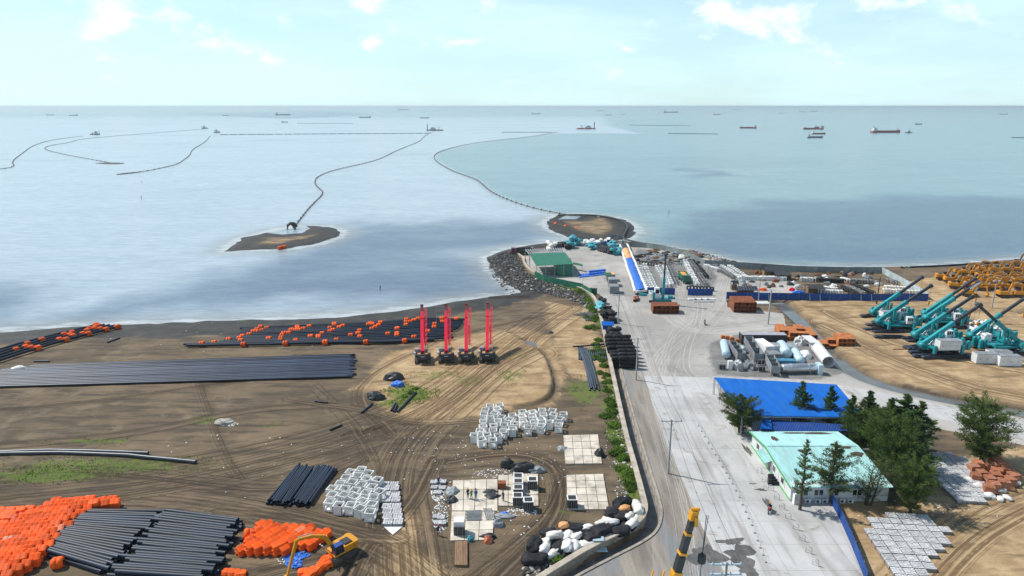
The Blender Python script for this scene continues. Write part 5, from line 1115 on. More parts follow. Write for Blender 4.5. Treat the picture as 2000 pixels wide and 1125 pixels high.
LM = [(37, 722, 1.9, .9, .9, 'sack_white', 'crumpled white sheet lying on the mat of long pipes', 'sheet'), (992, 911, 1.3, .9, 1.7, 'tarp_black', 'black tarp bunched over a small machine beside the pad', 'tarp'), (1023, 917, 2.4, 1.1, 1.5, 'tarp_black', 'wide black tarp covering stacked gear behind the moulds', 'tarp'), (1048, 921, 1.6, .9, .9, 'grey', 'grey crumpled sheet trailing from the black tarp', 'sheet'),
    (963, 971, 1.4, 1.0, .5, 'tarp_black', 'low pile of black netting on the worn pad', 'netting'), (958, 962, 1.5, .8, .35, 'tarp_black', 'flat black sheet lying on the worn pad', 'sheet'), (884, 962, 1.1, 1.2, .9, 'grey', 'heap of grey scrap netting at the pad edge', 'scrap'), (882, 978, 1.0, 1.0, .8, 'tarp_black', 'dark scrap heap at the pad edge', 'scrap'),
    (987, 1008, 1.6, .8, .4, 'grey', 'low heap of crumpled grey wrapping behind the blue scrap', 'scrap'), (985, 1006, 1.0, .5, .45, 'tarp_blue', 'blue and orange crumpled tarp scrap', 'tarp'), (972, 1025, .9, .9, .9, 'grey', 'heap of grey rags and tools below the steel bars', 'scrap'), (952, 1050, 1.3, .6, .7, 'tarp_black', 'black tarp behind the pink bag', 'tarp'), (953, 1058, .6, .6, .95, 'orange_pale', 'pale pink big bag at the pad edge', 'bag'), (919, 1055, .45, .45, .75, 'sack_teal', 'small round teal tank at the pad edge', 'tank'),
    (1170, 890, .85, .85, 1.5, 'tarp_black', 'black wrapped box on the edge of a clean slab pad', 'box'), (1098, 877, 1.0, .8, .5, 'grey', 'grey bundle of bent steel beside the slab pad', 'scrap'), (770, 740, 2.6, 1.3, 1.7, 'tarp_black', 'black tarp shelter on the grassy sand', 'tarp'), (776, 754, 1.5, 1.0, 1.1, 'tarp_blue', 'blue tarp hanging under the black shelter', 'tarp'), (733, 778, 1.9, 1.3, 1.5, 'tarp_black', 'black tarp tent with ragged edge near tyre tracks', 'tarp'),
    (438, 826, 1.9, 1.2, .8, 'stone_pale', 'grey boulder lump beside white litter', 'boulder'), (1074, 650, 1.0, .7, .5, 'tarp_black', 'small dark lump on the sandy bank', 'lump'), (1145, 615, 3.8, 1.4, .5, 'stone', 'low mound of dark soil near the jetty riprap', 'mound'),
    (1442, 721, 1.2, 1.6, 2.2, 'steel', 'plastic-wrapped machine beside the hopper bins', 'machine'), (1464, 719, 1.4, 1.6, 2.0, 'grey', 'grey plastic-wrapped machine between hopper bins', 'machine'), (1450, 687, .9, 1.6, 1.6, 'tank', 'pale wrapped machine head between two hopper bins', 'machine'), (1572, 697, 1.5, 1.8, 1.8, 'white', 'white wrapped machine parts beside the big white tube', 'machine'), (1500, 668, 3.2, .9, 1.9, 'sack_white', 'white sheeted load in front of the dark container', 'load'), (1562, 672, 1.6, 1.2, 2.0, 'white', 'white wrapped crate beside the pale cabin', 'crate')]
for k, (px, py, sx, sy, sz, m, l, c) in enumerate(LM): noise_lump(px, py, sx, sy, sz, M[m], l, c, l.split()[-1] if False else c, 50 + k)
o = MB().box((0, 0, .5), (1.4, 1.0, 1.0)).build('rusty_box', M['rust'], None, onpad(980, 952)); tag(o, 'small rusty steel box on the worn pad', 'box')
# steel bars, wooden board, slab strip
for k in range(9): tag(MB().tube([onpad(910 + k % 3, 999 + k * 2.2) + Vector((0, 0, .08)), onpad(940 + k % 2, 998 + k * 2.3) + Vector((0, 0, .08))], .09, 6).build('steel_bar', M['grey'], None), 'grey steel bar laid side by side on the stained pad', 'bar', 'bars on the stained pad')
for k in range(6): tag(MB().tube([onpad(944 + k * 3, 993) + Vector((0, 0, .08)), onpad(951 + k * 3, 1016) + Vector((0, 0, .08))], .07, 6).build('steel_bar', M['grey'], None), 'slanting pale bar next to the laid bars on the pad', 'bar', 'slanting bars on the pad')
wb = thing('plank_platform', 'long brown wooden plank platform below the stained pad', 'platform'); a, b, c, d = P(889, 1061, .15), P(913, 1060, .15), P(913, 1108, .15), P(888, 1107, .15)
for k in range(7): MB().prism([(p.x, p.y) for p in (a.lerp(b, k / 7 + .006), a.lerp(b, (k + 1) / 7 - .006), d.lerp(c, (k + 1) / 7 - .006), d.lerp(c, k / 7 + .006))], G, G + .32 + random.uniform(-.01, .02)).build('plank', M['wood'], wb)
def block_stack(name, label, nx, ny, nz, bx_, by_, bz_, m, cat, wrap=None):
    t = thing(name, label, cat); mb = MB(); r = random.Random(nx * ny)
    if nz > 1: MB().box((0, 0, bz_ * (nz - .6) / 2), (nx * bx_ * .96, ny * by_ * .96, bz_ * (nz - .6))).build('lower_courses', M['concrete_dark'] if m is M['paver'] else m, t)
    for i in range(nx):
        for j in range(ny): mb.box(((i - (nx - 1) / 2) * bx_, (j - (ny - 1) / 2) * by_, bz_ * (nz - .5) + r.uniform(-.02, .03)), (bx_ * .84, by_ * .80, bz_))
    mb.build('blocks', m, t); MB().box((0, 0, -.02), (nx * bx_, ny * by_, .08)).build('pallet', M['wood'], t)
    return t
PV = Once(block_stack('paver_stack', 'x', 4, 4, 3, .36, .33, .17, M['paver'], 'pavers'))
for k, (px, py) in enumerate(((761, 950), (762, 958), (763, 970), (764, 980), (765, 993), (766, 1003), (767, 1013), (768, 1023))):
    for q in (-.75, .75): p = P(px, py); PV.put(ground(p.x + q, p.y, .05), .02, 'pallet of pale blocks in the narrow strip beside the tight boxes', (1.0, 1.1, .9), 'strip of block pallets')
o = MB().add([(-1.5, 0, .02), (1.5, 0, .02), (.3, -2.2, .05)], [(0, 1, 2)]).build('white_sheet', M['white'], None, P(768, 1028, .05)); tag(o, 'pointed white plastic sheet at the end of the pallet strip', 'sheet')
for px, py in ((847, 945), (856, 943), (865, 944), (848, 955), (864, 956), (856, 965), (852, 1012), (862, 1014), (855, 1024), (864, 1024)): PV.put(P(px, py, .05), random.uniform(-.1, .1), 'pallet of white blocks beside the worn pad', .75, 'white blocks beside the pad')
def fill(once, poly, dx, dy, rz, label, group, scale=1.0, jit=.04, skip=.0, seed=0):
    r = random.Random(seed); w = px2w(poly); cx = sum(p[0] for p in w) / len(w); cy = sum(p[1] for p in w) / len(w); ca, sa = math.cos(rz), math.sin(rz)
    for i in range(-16, 17):
        for j in range(-20, 21):
            x = cx + i * dx * ca - j * dy * sa; y = cy + i * dx * sa + j * dy * ca
            if r.random() > skip and inpoly(np.array([x]), np.array([y]), w)[0]: once.put(ground(x, y, .04), rz + r.uniform(-jit, jit), label, scale, group)
fill(PV, [(1803, 888), (1886, 894), (1904, 925), (1936, 988), (1875, 984), (1838, 952), (1806, 915)], 1.56, 1.46, -.06, 'pallet of grey pavers in the field between the trees and brown bricks', 'upper paver field')
fill(PV, [(1694, 1012), (1800, 1012), (1860, 1042), (1842, 1076), (1806, 1092), (1832, 1140), (1742, 1140), (1702, 1078)], 1.56, 1.46, -.10, 'pallet of grey pavers in the field beside the blue fence', 'lower paver field', seed=2)
BPL = []
BP = Once(block_stack('brick_pallet', 'x', 4, 4, 4, .3, .28, .27, M['brick'], 'bricks'))
for x, y in ((1290, 190), (1170, 225), (1240, 235), (1150, 275), (1330, 245), (1370, 275), (1205, 300), (1300, 290), (1160, 335), (1275, 320), (1240, 350), (1350, 335), (1300, 360), (1270, 390), (1235, 425), (1395, 320)): BPL.append(P(1640 + x / 4.244, 860 + y / 4.244 + 3))
for p in spread(BPL, 1.9): BP.put(ground(p.x, p.y, .04), random.uniform(-.4, .2), 'pallet of reddish brown clay bricks below the lone tree', random.uniform(1.2, 1.35), 'brown brick pallets')
for x, y in ((1065, 345), (1150, 390), (1235, 470)): noise_lump(1640 + x / 4.244, 860 + y / 4.244, 1.1, .9, .8, M['sack_white'], 'grey-white sheeted stack at the edge of the brick pallets', 'stack', 'sheeted_stack', x, rough=.15, group='sheeted stacks by the bricks')
# sacks
def sack_mesh(seed, m, L=1.25, W=.75, H=.62):
    bm = bmesh.new(); bmesh.ops.create_icosphere(bm, subdivisions=3, radius=1); o = seed * 3.7
    for v in bm.verts:
        c = v.co; sq = lambda a: math.copysign(abs(a) ** .72, a); n = fbm(np.array([c.x * 2 + o]), np.array([c.y * 2 + c.z * 2 + o]), 1.0, 4)[0] - .47
        k = 1 + .62 * n; v.co = Vector((sq(c.x) * L * k, sq(c.y) * W * k * (1 - .15 * c.x), (sq(c.z) * .8 + .72) * H * k))
    for f in bm.faces: f.smooth = True
    me = bpy.data.meshes.new('bulk_sack'); bm.to_mesh(me); bm.free(); me.materials.append(m); return me
SK = {k: [sack_mesh(i + 7 * j, M[k]) for i in range(3)] for j, k in enumerate(('sack_white', 'sack_black', 'sack_teal', 'tarp_orange'))}
def sack(px, py, kind, rz, label, group, s=1.0, dz=0.0, i=0): return tag(link('bulk_sack', SK[kind][i % 3], None, P(px, py, dz), rz, scale=s), label, 'sack', group)
bk = [(1370, 190, .9, .8), (1290, 240, 1.2, .9), (1240, 320, 1.25, .5), (1320, 400, 1.25, .2), (1190, 380, 1.0, .3), (700, 540, 1.3, -.2), (390, 600, 1.1, .2), (215, 780, 1.35, 1.4), (215, 945, 1.45, .0), (850, 645, 1.1, .2), (1060, 610, 1.5, .6), (1280, 590, 1.4, .25), (520, 800, 1.2, .9), (960, 680, 1.2, .4), (1390, 520, .9, -.5), (760, 600, .9, .1)]
wh = [(1500, 250, 1.0, 1.5), (1520, 340, 1.05, 1.4), (1480, 440, 1.05, 1.1), (1440, 520, 1.0, .7), (1060, 480, .95, .4), (1170, 495, .95, -.2), (1215, 450, .8, .0), (890, 560, .8, .0), (630, 640, 1.1, 1.1), (470, 665, 1.05, .2), (350, 740, 1.1, 1.2), (340, 830, 1.0, 1.0), (440, 865, 1.1, .5), (625, 800, 1.05, 1.3), (720, 770, 1.15, 1.5), (750, 670, .8, .5), (870, 745, 1.05, .05), (1410, 410, .8, .9), (1110, 410, .7, .9)]
for k, (x, y, s, a) in enumerate(bk): sack(1010 + x / 6.43, 950 + y / 6.43 + 4, 'sack_black', a, 'black fabric bulk sack in the pile inside the wall bend', 'black sacks in the wall bend', s, .1 + .35 * (k % 3 == 1), k)
for k, (x, y, s, a) in enumerate(wh): sack(1010 + x / 6.43, 950 + y / 6.43 + 4, 'sack_white', a, 'white bulk sack in the pile inside the wall bend', 'white sacks in the wall bend', s * .92, .15 + .5 * (k % 2), k)
for k, (x, y) in enumerate(((585, 560), (1345, 345))): sack(1010 + x / 6.43, 950 + y / 6.43 + 3, 'tarp_orange', .3, 'tan sack lying on top of the black sacks', 'tan sacks', .7, .9, k)
for k, (x, y) in enumerate(((1450, 290), (1470, 350), (1405, 395), (1330, 360), (1330, 490), (1390, 480), (1340, 420))): sack(1640 + x / 4.244, 860 + y / 4.244 + 2, 'sack_white' if k not in (2, 3) else 'tarp_orange', k, 'open white bag of broken bricks beside the brick pallets', 'bags by the bricks', .62, 0, k)
for px, py in ((1000, 1089), (1173, 1067)): pass
o = MB().box((0, 0, .2), (1.6, 1.0, .12)).build('blue_panel', M['tank'], None, P(1168, 1067, 1.0)); tag(o, 'light blue panel lying on the wall of the sack pile', 'panel')
o = MB().box((0, 0, .1), (1.5, .9, .1)).build('blue_panel', M['tank'], None, P(1175, 1081, .5)); tag(o, 'light blue panel lying in the drain channel', 'panel')
# bags and bales on the jetty and along the wall
def pile(poly, kind, n, label, group, s=1.0, layers=2, seed=0):
    r = random.Random(seed); w = px2w(poly); k = 0; g = 0
    while k < n and g < 4000:
        g += 1; x = r.uniform(min(a for a, b in w), max(a for a, b in w)); y = r.uniform(min(b for a, b in w), max(b for a, b in w))
        if inpoly(np.array([x]), np.array([y]), w)[0]:
            tag(link('bulk_sack', SK[kind][k % 3], None, ground(x, y, (k % layers) * .75 * s), r.uniform(-.4, .4) + (k % 2) * 1.57, scale=s * r.uniform(.9, 1.1)), label, 'sack', group); k += 1
pile([(1108, 474), (1128, 472), (1136, 484), (1112, 486)], 'sack_teal', 22, 'teal bag in the high heap at the jetty end', 'high teal heap', 1.2, 4, 1)
pile([(1140, 481), (1165, 480), (1170, 487), (1150, 489)], 'sack_teal', 14, 'teal bag in the low heap behind the dark dump truck', 'low teal heap', 1.1, 2, 2)
pile([(1186, 482), (1206, 482), (1210, 498), (1192, 499)], 'sack_teal', 26, 'teal bag stacked against the long tarped store', 'teal stack at the tarped store', 1.2, 3, 3)
pile([(1138, 475), (1195, 473), (1197, 480), (1140, 480)], 'sack_white', 34, 'white bag in the long white row at the jetty end', 'white row at the jetty end', 1.2, 2, 4)
pile([(1070, 482), (1090, 481), (1088, 489), (1068, 491)], 'sack_white', 14, 'white bag heaped behind the bare steel frame', 'white heap behind the frame', 1.2, 3, 5)
pile([(1090, 481), (1112, 480), (1112, 487), (1092, 488)], 'sack_black', 12, 'black bag between the white heap and teal heap', 'black bags on the jetty', 1.2, 2, 6)
pile([(1168, 588), (1180, 588), (1182, 594), (1170, 595)], 'sack_black', 6, 'black bag beside the seawall near the grey containers', 'few black bags', 1.0, 2, 7)
pile([(1168, 596), (1178, 596), (1180, 608), (1170, 608)], 'sack_teal', 8, 'teal bag beside the seawall below black bags', 'few teal bags', 1.0, 2, 8)
pile([(1172, 612), (1196, 612), (1202, 630), (1176, 632)], 'sack_black', 26, 'black bag heaped above the small blue hut', 'heap above the blue hut', 1.05, 3, 9)
pile([(1184, 655), (1208, 655), (1212, 672), (1186, 674)], 'sack_black', 30, 'black bag loosely heaped below the small blue hut', 'heap below the blue hut', 1.05, 3, 10)
bale = MB().lathe([(.01, -1.2), (.5, -1.2), (.62, -.9), (.62, .9), (.5, 1.2), (.01, 1.2)], 10, Matrix.Rotation(math.pi / 2, 4, 'Y')).mesh('black_bale', M['sack_black'])
for row in range(7):
    for c in range(3):
        for l in range(3):
            a = P(1190 + row * 2.2 + c * 16, 676 + row * 7.2); tag(link('black_bale', bale, None, ground(a.x + random.uniform(-.1, .1), a.y, .55 + l * 1.0), rot=(random.uniform(-.1, .1), 0, random.uniform(-.06, .06))), 'black wrapped bale stacked in the long block along the seawall', 'bale', 'block of black bales')
for k in range(12): tag(link('black_bale', bale, None, P(1506 + (k % 3) * 5.5, 932 + (k // 3) * 5, .3), rz=0, scale=(.42, .5, .5)), 'small black roll on the concrete beside the office', 'roll', 'black rolls by the office')

# tarped store
ts = thing('tarped_store', 'long low store with blue and orange tarps and white edges', 'store')
a0, a1, b0, b1 = P(1211, 483), P(1241, 576), P(1225, 482), P(1263, 573)
def tarp_part(name, t0, t1, m, seed):
    n, k = 26, 9; gx = np.zeros((n, k)); gy = gx.copy(); gz = gx.copy()
    for i in range(n):
        s = t0 + (t1 - t0) * i / (n - 1); A_ = a0.lerp(a1, s); B_ = b0.lerp(b1, s)
        for j in range(k):
            q = j / (k - 1); p = A_.lerp(B_, .08 + .84 * q); gx[i, j] = p.x; gy[i, j] = p.y; gz[i, j] = G + 1.2 + .7 * math.sin(math.pi * q) ** .6
    gz += (fbm(gx * 1.0, gy * 1.0 + seed, 2.5, 4) - .47) * 1.1
    o = grid_obj(name, gx, gy, gz, m, {}); o.parent = ts; return o
tarp_part('dark_cover', .0, .14, M['tarp_black'], 1); tarp_part('orange_tarp', .14, .38, M['tarp_orange'], 5); tarp_part('blue_tarp', .38, 1.0, M['tarp_blue'], 9)
for s, e_ in ((a0, a1), (b0, b1)): MB().tube([s.lerp(e_, k / 20) + Vector((random.uniform(-.15, .15), 0, 1.05 + random.uniform(-.15, .2))) for k in range(21)], .5, 8).build('white_edge', M['sack_white'], ts)
for s, e_ in ((a0, b0), (a1, b1)): MB().tube([s + Vector((0, 0, 1.0)), e_ + Vector((0, 0, 1.0))], .5, 8).build('white_end', M['sack_white'], ts)
MB().prism([(p.x, p.y) for p in (a0, b0, b1, a1)], G, G + .9).build('base', M['navy'], ts)

# equipment yard
def container(label, L, W_, H_, m, loc, rz, name='container', roof=None):
    t = thing(name, label, 'container', loc, rz); mb = MB(); n = int(L / .28); vs = []
    MB().box((0, 0, H_ / 2 + .05), (L, W_, H_ - .1)).build('body', m, t)
    for q in (-1, 1):
        mb = MB()
        for k in range(n): mb.box((-L / 2 + (k + .5) * L / n, q * W_ / 2, H_ / 2 + .05), (L / n * .5, .07, H_ - .35))
        mb.build('corrugation', m, t)
    mb = MB()
    for x in (-L / 2, L / 2):
        for y in (-W_ / 2, W_ / 2): mb.box((x, y, H_ / 2), (.16, .16, H_ + .02))
    for y in (-W_ / 2, W_ / 2): mb.box((0, y, H_ - .06), (L, .14, .14)).box((0, y, .08), (L, .14, .16))
    mb.build('frame', m, t); MB().box((0, 0, H_ + .01), (L - .1, W_ - .1, .05)).build('roof', roof or m, t)
    for q in (-.5, .5): MB().box((L / 2 + .03, q * W_ * .48, H_ / 2), (.05, W_ * .44, H_ - .3)).build('door', m, t)
    return t
container('long dark grey shipping container behind the tanks', 11.6, 2.4, 2.6, M['container'], P(1489, 670), -.02, roof=mat('container_roof', (.34, .33, .36), .6, .2, 1))
container('pale cabin container with grey roof strips between tanks', 6.6, 2.4, 2.4, M['white'], P(1525, 690), -.03, 'cabin_container', M['grey'])
container('tall white container standing end-on to the dark one', 2.3, 6.0, 2.6, M['white'], P(1492, 688), .14, roof=M['white'])
container('grey machine housing beside the tall white container', 3.0, 2.6, 2.1, M['grey'], P(1509, 704), .05)
container('low blue machine housing in front of a pale tank', 4.2, 1.6, 1.5, mat('mid_blue', (.06, .25, .40), .5, .2, 1), P(1534, 714), -.03)
for k, (px, py, m, l) in enumerate(((1192, 547, 'tarp_orange', 'orange-roofed'), (1196, 557, 'grey', 'grey-roofed'), (1199, 571, 'concrete_dark', 'pale grey-roofed'))): container(l + ' container in the row on the jetty road', 2.9, 3.6, 2.5, M['grey'], P(px, py), -.03, roof=M[m])
roof_t = thing('small_shelter', 'small green shelter behind the row of jetty containers', 'shelter'); roof_sheet('roof', PZ(1179, 532, G + 2.8), PZ(1193, 532, G + 2.8), PZ(1195, 538, G + 2.4), PZ(1181, 538, G + 2.4), 8, M['green'], roof_t)
for px in (1181, 1194): p = PZ(px, 537, G + 2.4); MB().tube([(p.x, p.y, G), (p.x, p.y, G + 2.4)], .07, 6).build('post', M['steel'], roof_t)
def tank(label, a, b, r, m, hollow=False, bands=0, legs=True, band_m=None):
    A_, B_ = P(*a), P(*b); A_.z = B_.z = G + r + (.25 if legs else 0); base = (A_ + B_) / 2; base.z = G; t = thing('storage_tank', label, 'tank', base); A_, B_ = A_ - base, B_ - base; d = (B_ - A_).normalized()
    if hollow: MB().tube([A_, A_.lerp(B_, .5), B_], r, 24, inner=r * .93).tube([A_ + d * .1, B_ - d * .1], r * .92, 24, False).build('shell', m, t)
    else: MB().tube([A_ - d * .35, A_ - d * .15, A_, B_, B_ + d * .15, B_ + d * .35], [r * .35, r * .82, r, r, r * .82, r * .35], 24).build('shell', m, t)
    for k in range(bands): p = A_.lerp(B_, (k + .5) / bands); MB().tube([p - d * .12, p + d * .12], r + .06, 24).build('band', band_m or M['steel'], t)
    if legs:
        for s in (.2, .8): p = A_.lerp(B_, s); MB().box((p.x, p.y, (r + .25) / 2 - .1), (1.4 * r if abs(d.y) > abs(d.x) else .3, .3 if abs(d.y) > abs(d.x) else 1.4 * r, r * .7)).build('saddle', M['grey'], t)
    return t
tank('pale blue upright-lying tank at the outer edge of the equipment yard', (1413, 678), (1418, 702), 1.0, M['tank'])
tank('short fat pale tank with a white end band', (1524, 684), (1536, 702), 1.25, M['tank'], bands=1, band_m=M['white'])
tank('slim pale blue tank lying next to the fat tank', (1547, 688), (1563, 714), .95, M['tank'])
tank('big open-ended white steel tube at the yard edge beside the creek', (1591, 684), (1617, 718), 1.4, M['white'], True, legs=False)
tank('long shiny silver tank with steel hoops in front of the yard', (1526, 729), (1594, 728), 1.0, M['chrome'], bands=2)
o = MB().box((0, 0, 1.2), (1.0, 2.2, 2.4)).build('tank_cabinet', M['tank'], None, P(1598, 729)); tag(o, 'pale cabinet at the end of the silver tank', 'cabinet')
def bin_(label, a, b, w, h):
    A_, B_ = P(*a), P(*b); c = (A_ + B_) / 2; d = B_ - A_; t = thing('hopper_bin', label, 'hopper', c, math.atan2(d.y, d.x)); L = d.length
    for q in (-1, 1): MB().box((0, q * w / 2, h * .62), (L, .1, h * .7)).build('side_wall', M['grey'], t)
    for k in range(4): MB().box((-L / 2 + L * k / 3, 0, h * .62), (.1, w - .12, h * .68)).build('divider', M['grey'], t)
    MB().box((0, 0, h * .3), (L, w * .6, .1)).build('floor', M['dark'], t)
    for k in range(4):
        for q in (-1, 1): MB().box((-L / 2 + .2 + (L - .4) * k / 3, q * w / 2.2, h * .15), (.15, .15, h * .32)).build('leg', M['grey'], t)
    return t
bin_('long grey hopper bin with dividers next to the upright-lying tank', (1430, 683), (1447, 707), 1.8, 2.4); bin_('longer grey hopper bin with dividers beside the tall white container', (1460, 674), (1481, 710), 2.0, 2.6); bin_('white three-compartment bin in front of the grey housing', (1502, 712), (1514, 735), 1.9, 2.6)
for px, py, l in ((1410, 721, 'dark engine frame in front of the pale blue tank'), (1487, 725, 'dark engine frame beside the three-compartment bin'), (1485, 712, 'dark pump frame behind another engine frame')):
    t = thing('engine_frame', l, 'engine', P(px, py)); MB().box((0, 0, .7), (1.4, .9, .8)).build('engine', M['dark'], t)
    mb = MB()
    for x in (-.9, 0, .9):
        for y in (-.6, .6): mb.bar((x, y, 0), (x, y, 1.5), .08)
    for z in (.1, 1.45):
        for y in (-.6, .6): mb.bar((-.9, y, z), (.9, y, z), .08)
    mb.build('frame', M['steel'], t)
t = thing('control_cabinet', 'white control cabinet between engine frame and wrapped machine', 'cabinet', P(1425, 721)); MB().box((0, 0, 1.0), (1.0, .8, 2.0)).build('casing', M['white'], t); MB().box((0, 0, 2.05), (1.1, .9, .1)).build('roof', M['white'], t)
t = thing('steel_gantry', 'white flat-topped steel gantry next to the rusty box stack', 'gantry', P(1581, 682)); MB().box((0, 0, 2.7), (2.4, 5.6, .15)).build('deck', M['white'], t)
for x in (-1, 1):
    for y in (-2.4, 2.4): MB().bar((x, y, 0), (x, y, 2.65), .18).build('leg', M['steel'], t)
# rusty steel boxes
def rust_box(m, L=2.4, W_=1.9, H_=1.15):
    t = thing('steel_box', 'x', 'steel box'); mb = MB(); mb.box((0, 0, H_ - .05), (L, W_, .1)).box((0, 0, .05), (L, W_, .1))
    for x in (-1, 1): mb.box((x * (L / 2 - .05), 0, H_ / 2), (.1, W_ - .02, H_ - .2))
    mb.box((0, .3, H_ / 2), (L - .2, .1, H_ - .2)).box((0, -W_ / 2 + .1, H_ / 2), (.1, .2, H_ - .2))
    mb.build('shell', m, t); mb = MB()
    for k in range(6): mb.box((-L / 2 + .2 + k * (L - .4) / 5, 0, H_ + .03), (.08, W_, .06))
    mb.build('top_ribs', m, t); return t
RB = Once(rust_box(M['rust'])); RO = Once(rust_box(M['rust_orange']))
def box_stack(once, px, py, nx, ny, nz, label, group, rz=0.0, miss=.0, s=1.0):
    c = P(px, py); ca, sa = math.cos(rz), math.sin(rz)
    for i in range(nx):
        for j in range(ny):
            for k in range(nz):
                if k == nz - 1 and random.random() < miss: continue
                u_, v_ = (i - (nx - 1) / 2) * 2.5 * s + .12 * j, j * 2.0 * s; x, y = c.x + u_ * ca - v_ * sa, c.y + u_ * sa + v_ * ca
                once.put((x, y, hz1(x, y) + k * 1.2 * s), rz + random.uniform(-.04, .04), label, s, group)
box_stack(RB, 1299, 611, 3, 2, 2, 'rusty brown steel box stacked in front of the teal crane', 'rusty boxes by the teal crane', .0, 0, 1.05)
box_stack(RB, 1453, 609, 3, 4, 3, 'rusty brown steel box in the big stack before the long blue fence', 'rusty boxes by the blue fence', -.05, .1, .9)
box_stack(RO, 1558, 664, 4, 4, 2, 'orange rust steel box piled beside the dark container', 'orange boxes by the container', -.1, .2, .95)
box_stack(RO, 1634, 675, 4, 3, 2, 'orange rust steel box in the separate stack across the creek', 'orange boxes across the creek', -.12, .2, .85)
for k, (px, py) in enumerate(((1412, 661), (1420, 662), (1429, 664), (1440, 668))): o = MB().box((0, 0, .4), (1.1, .9, .8)).box((0, 0, .83), (.9, .8, .08)).build('small_crate', M['rust_orange'], None, P(px, py)); tag(o, 'small orange-brown crate in the row beside the dark container', 'crate', 'small crates')
# teal yard crane on the jetty road
tc = thing('yard_crane', 'teal yard crane with dark upright boom behind rusty boxes', 'crane', P(1292, 594), 0)
for q in (-2, 2): MB().box((0, q, .35), (7, .8, .7)).build('skid', M['dark'], tc)
MB().box((0, 0, 1.3), (4.4, 3.0, 1.1)).build('platform', M['teal'], tc); cb = MB().box((-1.6, .3, 3.6), (1.4, 1.5, 3.4)).build('cab', M['white'], tc); MB().box((-1.6, -.46, 4.2), (1.1, .04, 1.2)).build('window', M['glass'], cb)
MB().box((-2.6, 0, 2.6), (.6, 1.0, 2.6)).box((2.6, 0, 2.2), (1.2, 1.6, 1.0)).box((3.2, 0, 2.0), (1.8, .5, .6)).build('mast_base', M['teal'], tc)
bo = MB().bar((.3, 0, 1.6), (.45, .3, 8.5), .75, .75).build('boom', M['teal'], tc); MB().bar((.45, .3, 8.5), (.55, .6, 15.5), .45, .45).box((.55, .6, 15.7), (.9, .7, .6)).build('boom_extension', M['navy'], bo)
mb = MB()
for k in range(8): mb.bar((-3.4 + k * .3, -1.5, .2), (-2.8 + k * .35, -1.2, 2.0), .1)
mb.build('leg_braces', M['dark'], tc)
for px, py in ((1240, 587), (1245, 586)): loose_pipe([(px, py - 4), (px - 1, py + 3)], .45, 'short rusty pipe standing beside the teal crane', 'short rusty pipes', M['rust'])
loose_pipe([(1248, 577), (1264, 578)], .4, 'short teal cylinder lying beside the blue tarp', None, M['teal'])
# trucks
def truck(label, cabm, bedm, loc, rz, load=None):
    t = thing('dump_truck', label, 'truck', loc, rz); MB().box((-.6, 0, .95), (7.6, .9, .3)).build('chassis', M['dark'], t)
    cb = MB().side([(2.6, .7), (4.3, .7), (4.35, 1.7), (4.1, 2.9), (2.6, 2.95)], -1.2, 1.2).build('cab', cabm, t); MB().box((4.28, 0, 2.25), (.06, 2.0, .85), shear=(-.14, 0)).build('windscreen', M['glass'], cb)
    for q in (-1.21, 1.21): MB().box((3.5, q, 2.25), (.9, .03, .7)).build('side_window', M['glass'], cb)
    mb = MB()
    for q in (-1.2, 1.2): mb.box((-1.1, q, 1.95), (6.6, .1, 1.5))
    mb.box((2.2, 0, 1.95), (.1, 2.3, 1.5)).box((-4.4, 0, 1.95), (.1, 2.3, 1.5)).box((-1.1, 0, 1.2), (6.6, 2.4, .12)); mb.build('bed', bedm, t)
    if load: MB().box((-1.1, 0, 2.2), (6.3, 2.2, .7), top=(.85, .7)).build('load', load, t)
    for x in (3.3, .2, -2.2, -3.4):
        for q in (-1.05, 1.05):
            w = MB().lathe([(.05, -.16), (.5, -.16), (.52, -.1), (.52, .1), (.5, .16), (.05, .16)], 14, Matrix.Translation((x, q, .52)) @ Matrix.Rotation(math.pi / 2, 4, 'X')).build('wheel', M['dark'], t)
    return t
truck('dark dump truck standing beside teal bags on the jetty', M['container'], M['container'], P(1182, 493), -1.05, M['tarp_black']); truck('purple-cabbed truck parked under the bare steel frame', M['purple'], M['dark'], P(1018, 497), 3.2); truck('green truck with yellow load driving between casting rows', M['green'], M['green'], P(1336, 549), -1.57, M['yellow'])
drum = MB().lathe([(.02, 0), (.32, 0), (.34, .03), (.34, .42), (.36, .44), (.34, .46), (.34, .86), (.3, .9), (.02, .9)], 10).mesh('plastic_drum', M['tarp_blue'])
for k in range(48): px, py = 1132 + (k % 16) * 3.2, 541 - (k % 16) * .35 - (k // 16) * 2.0; tag(link('plastic_drum', drum, None, P(px, py, .5 * (k // 16) * (k % 16 > 5)), rot=(1.57, 0, .1), scale=1.25), 'blue plastic drum in the row on the jetty', 'drum', 'blue drums')

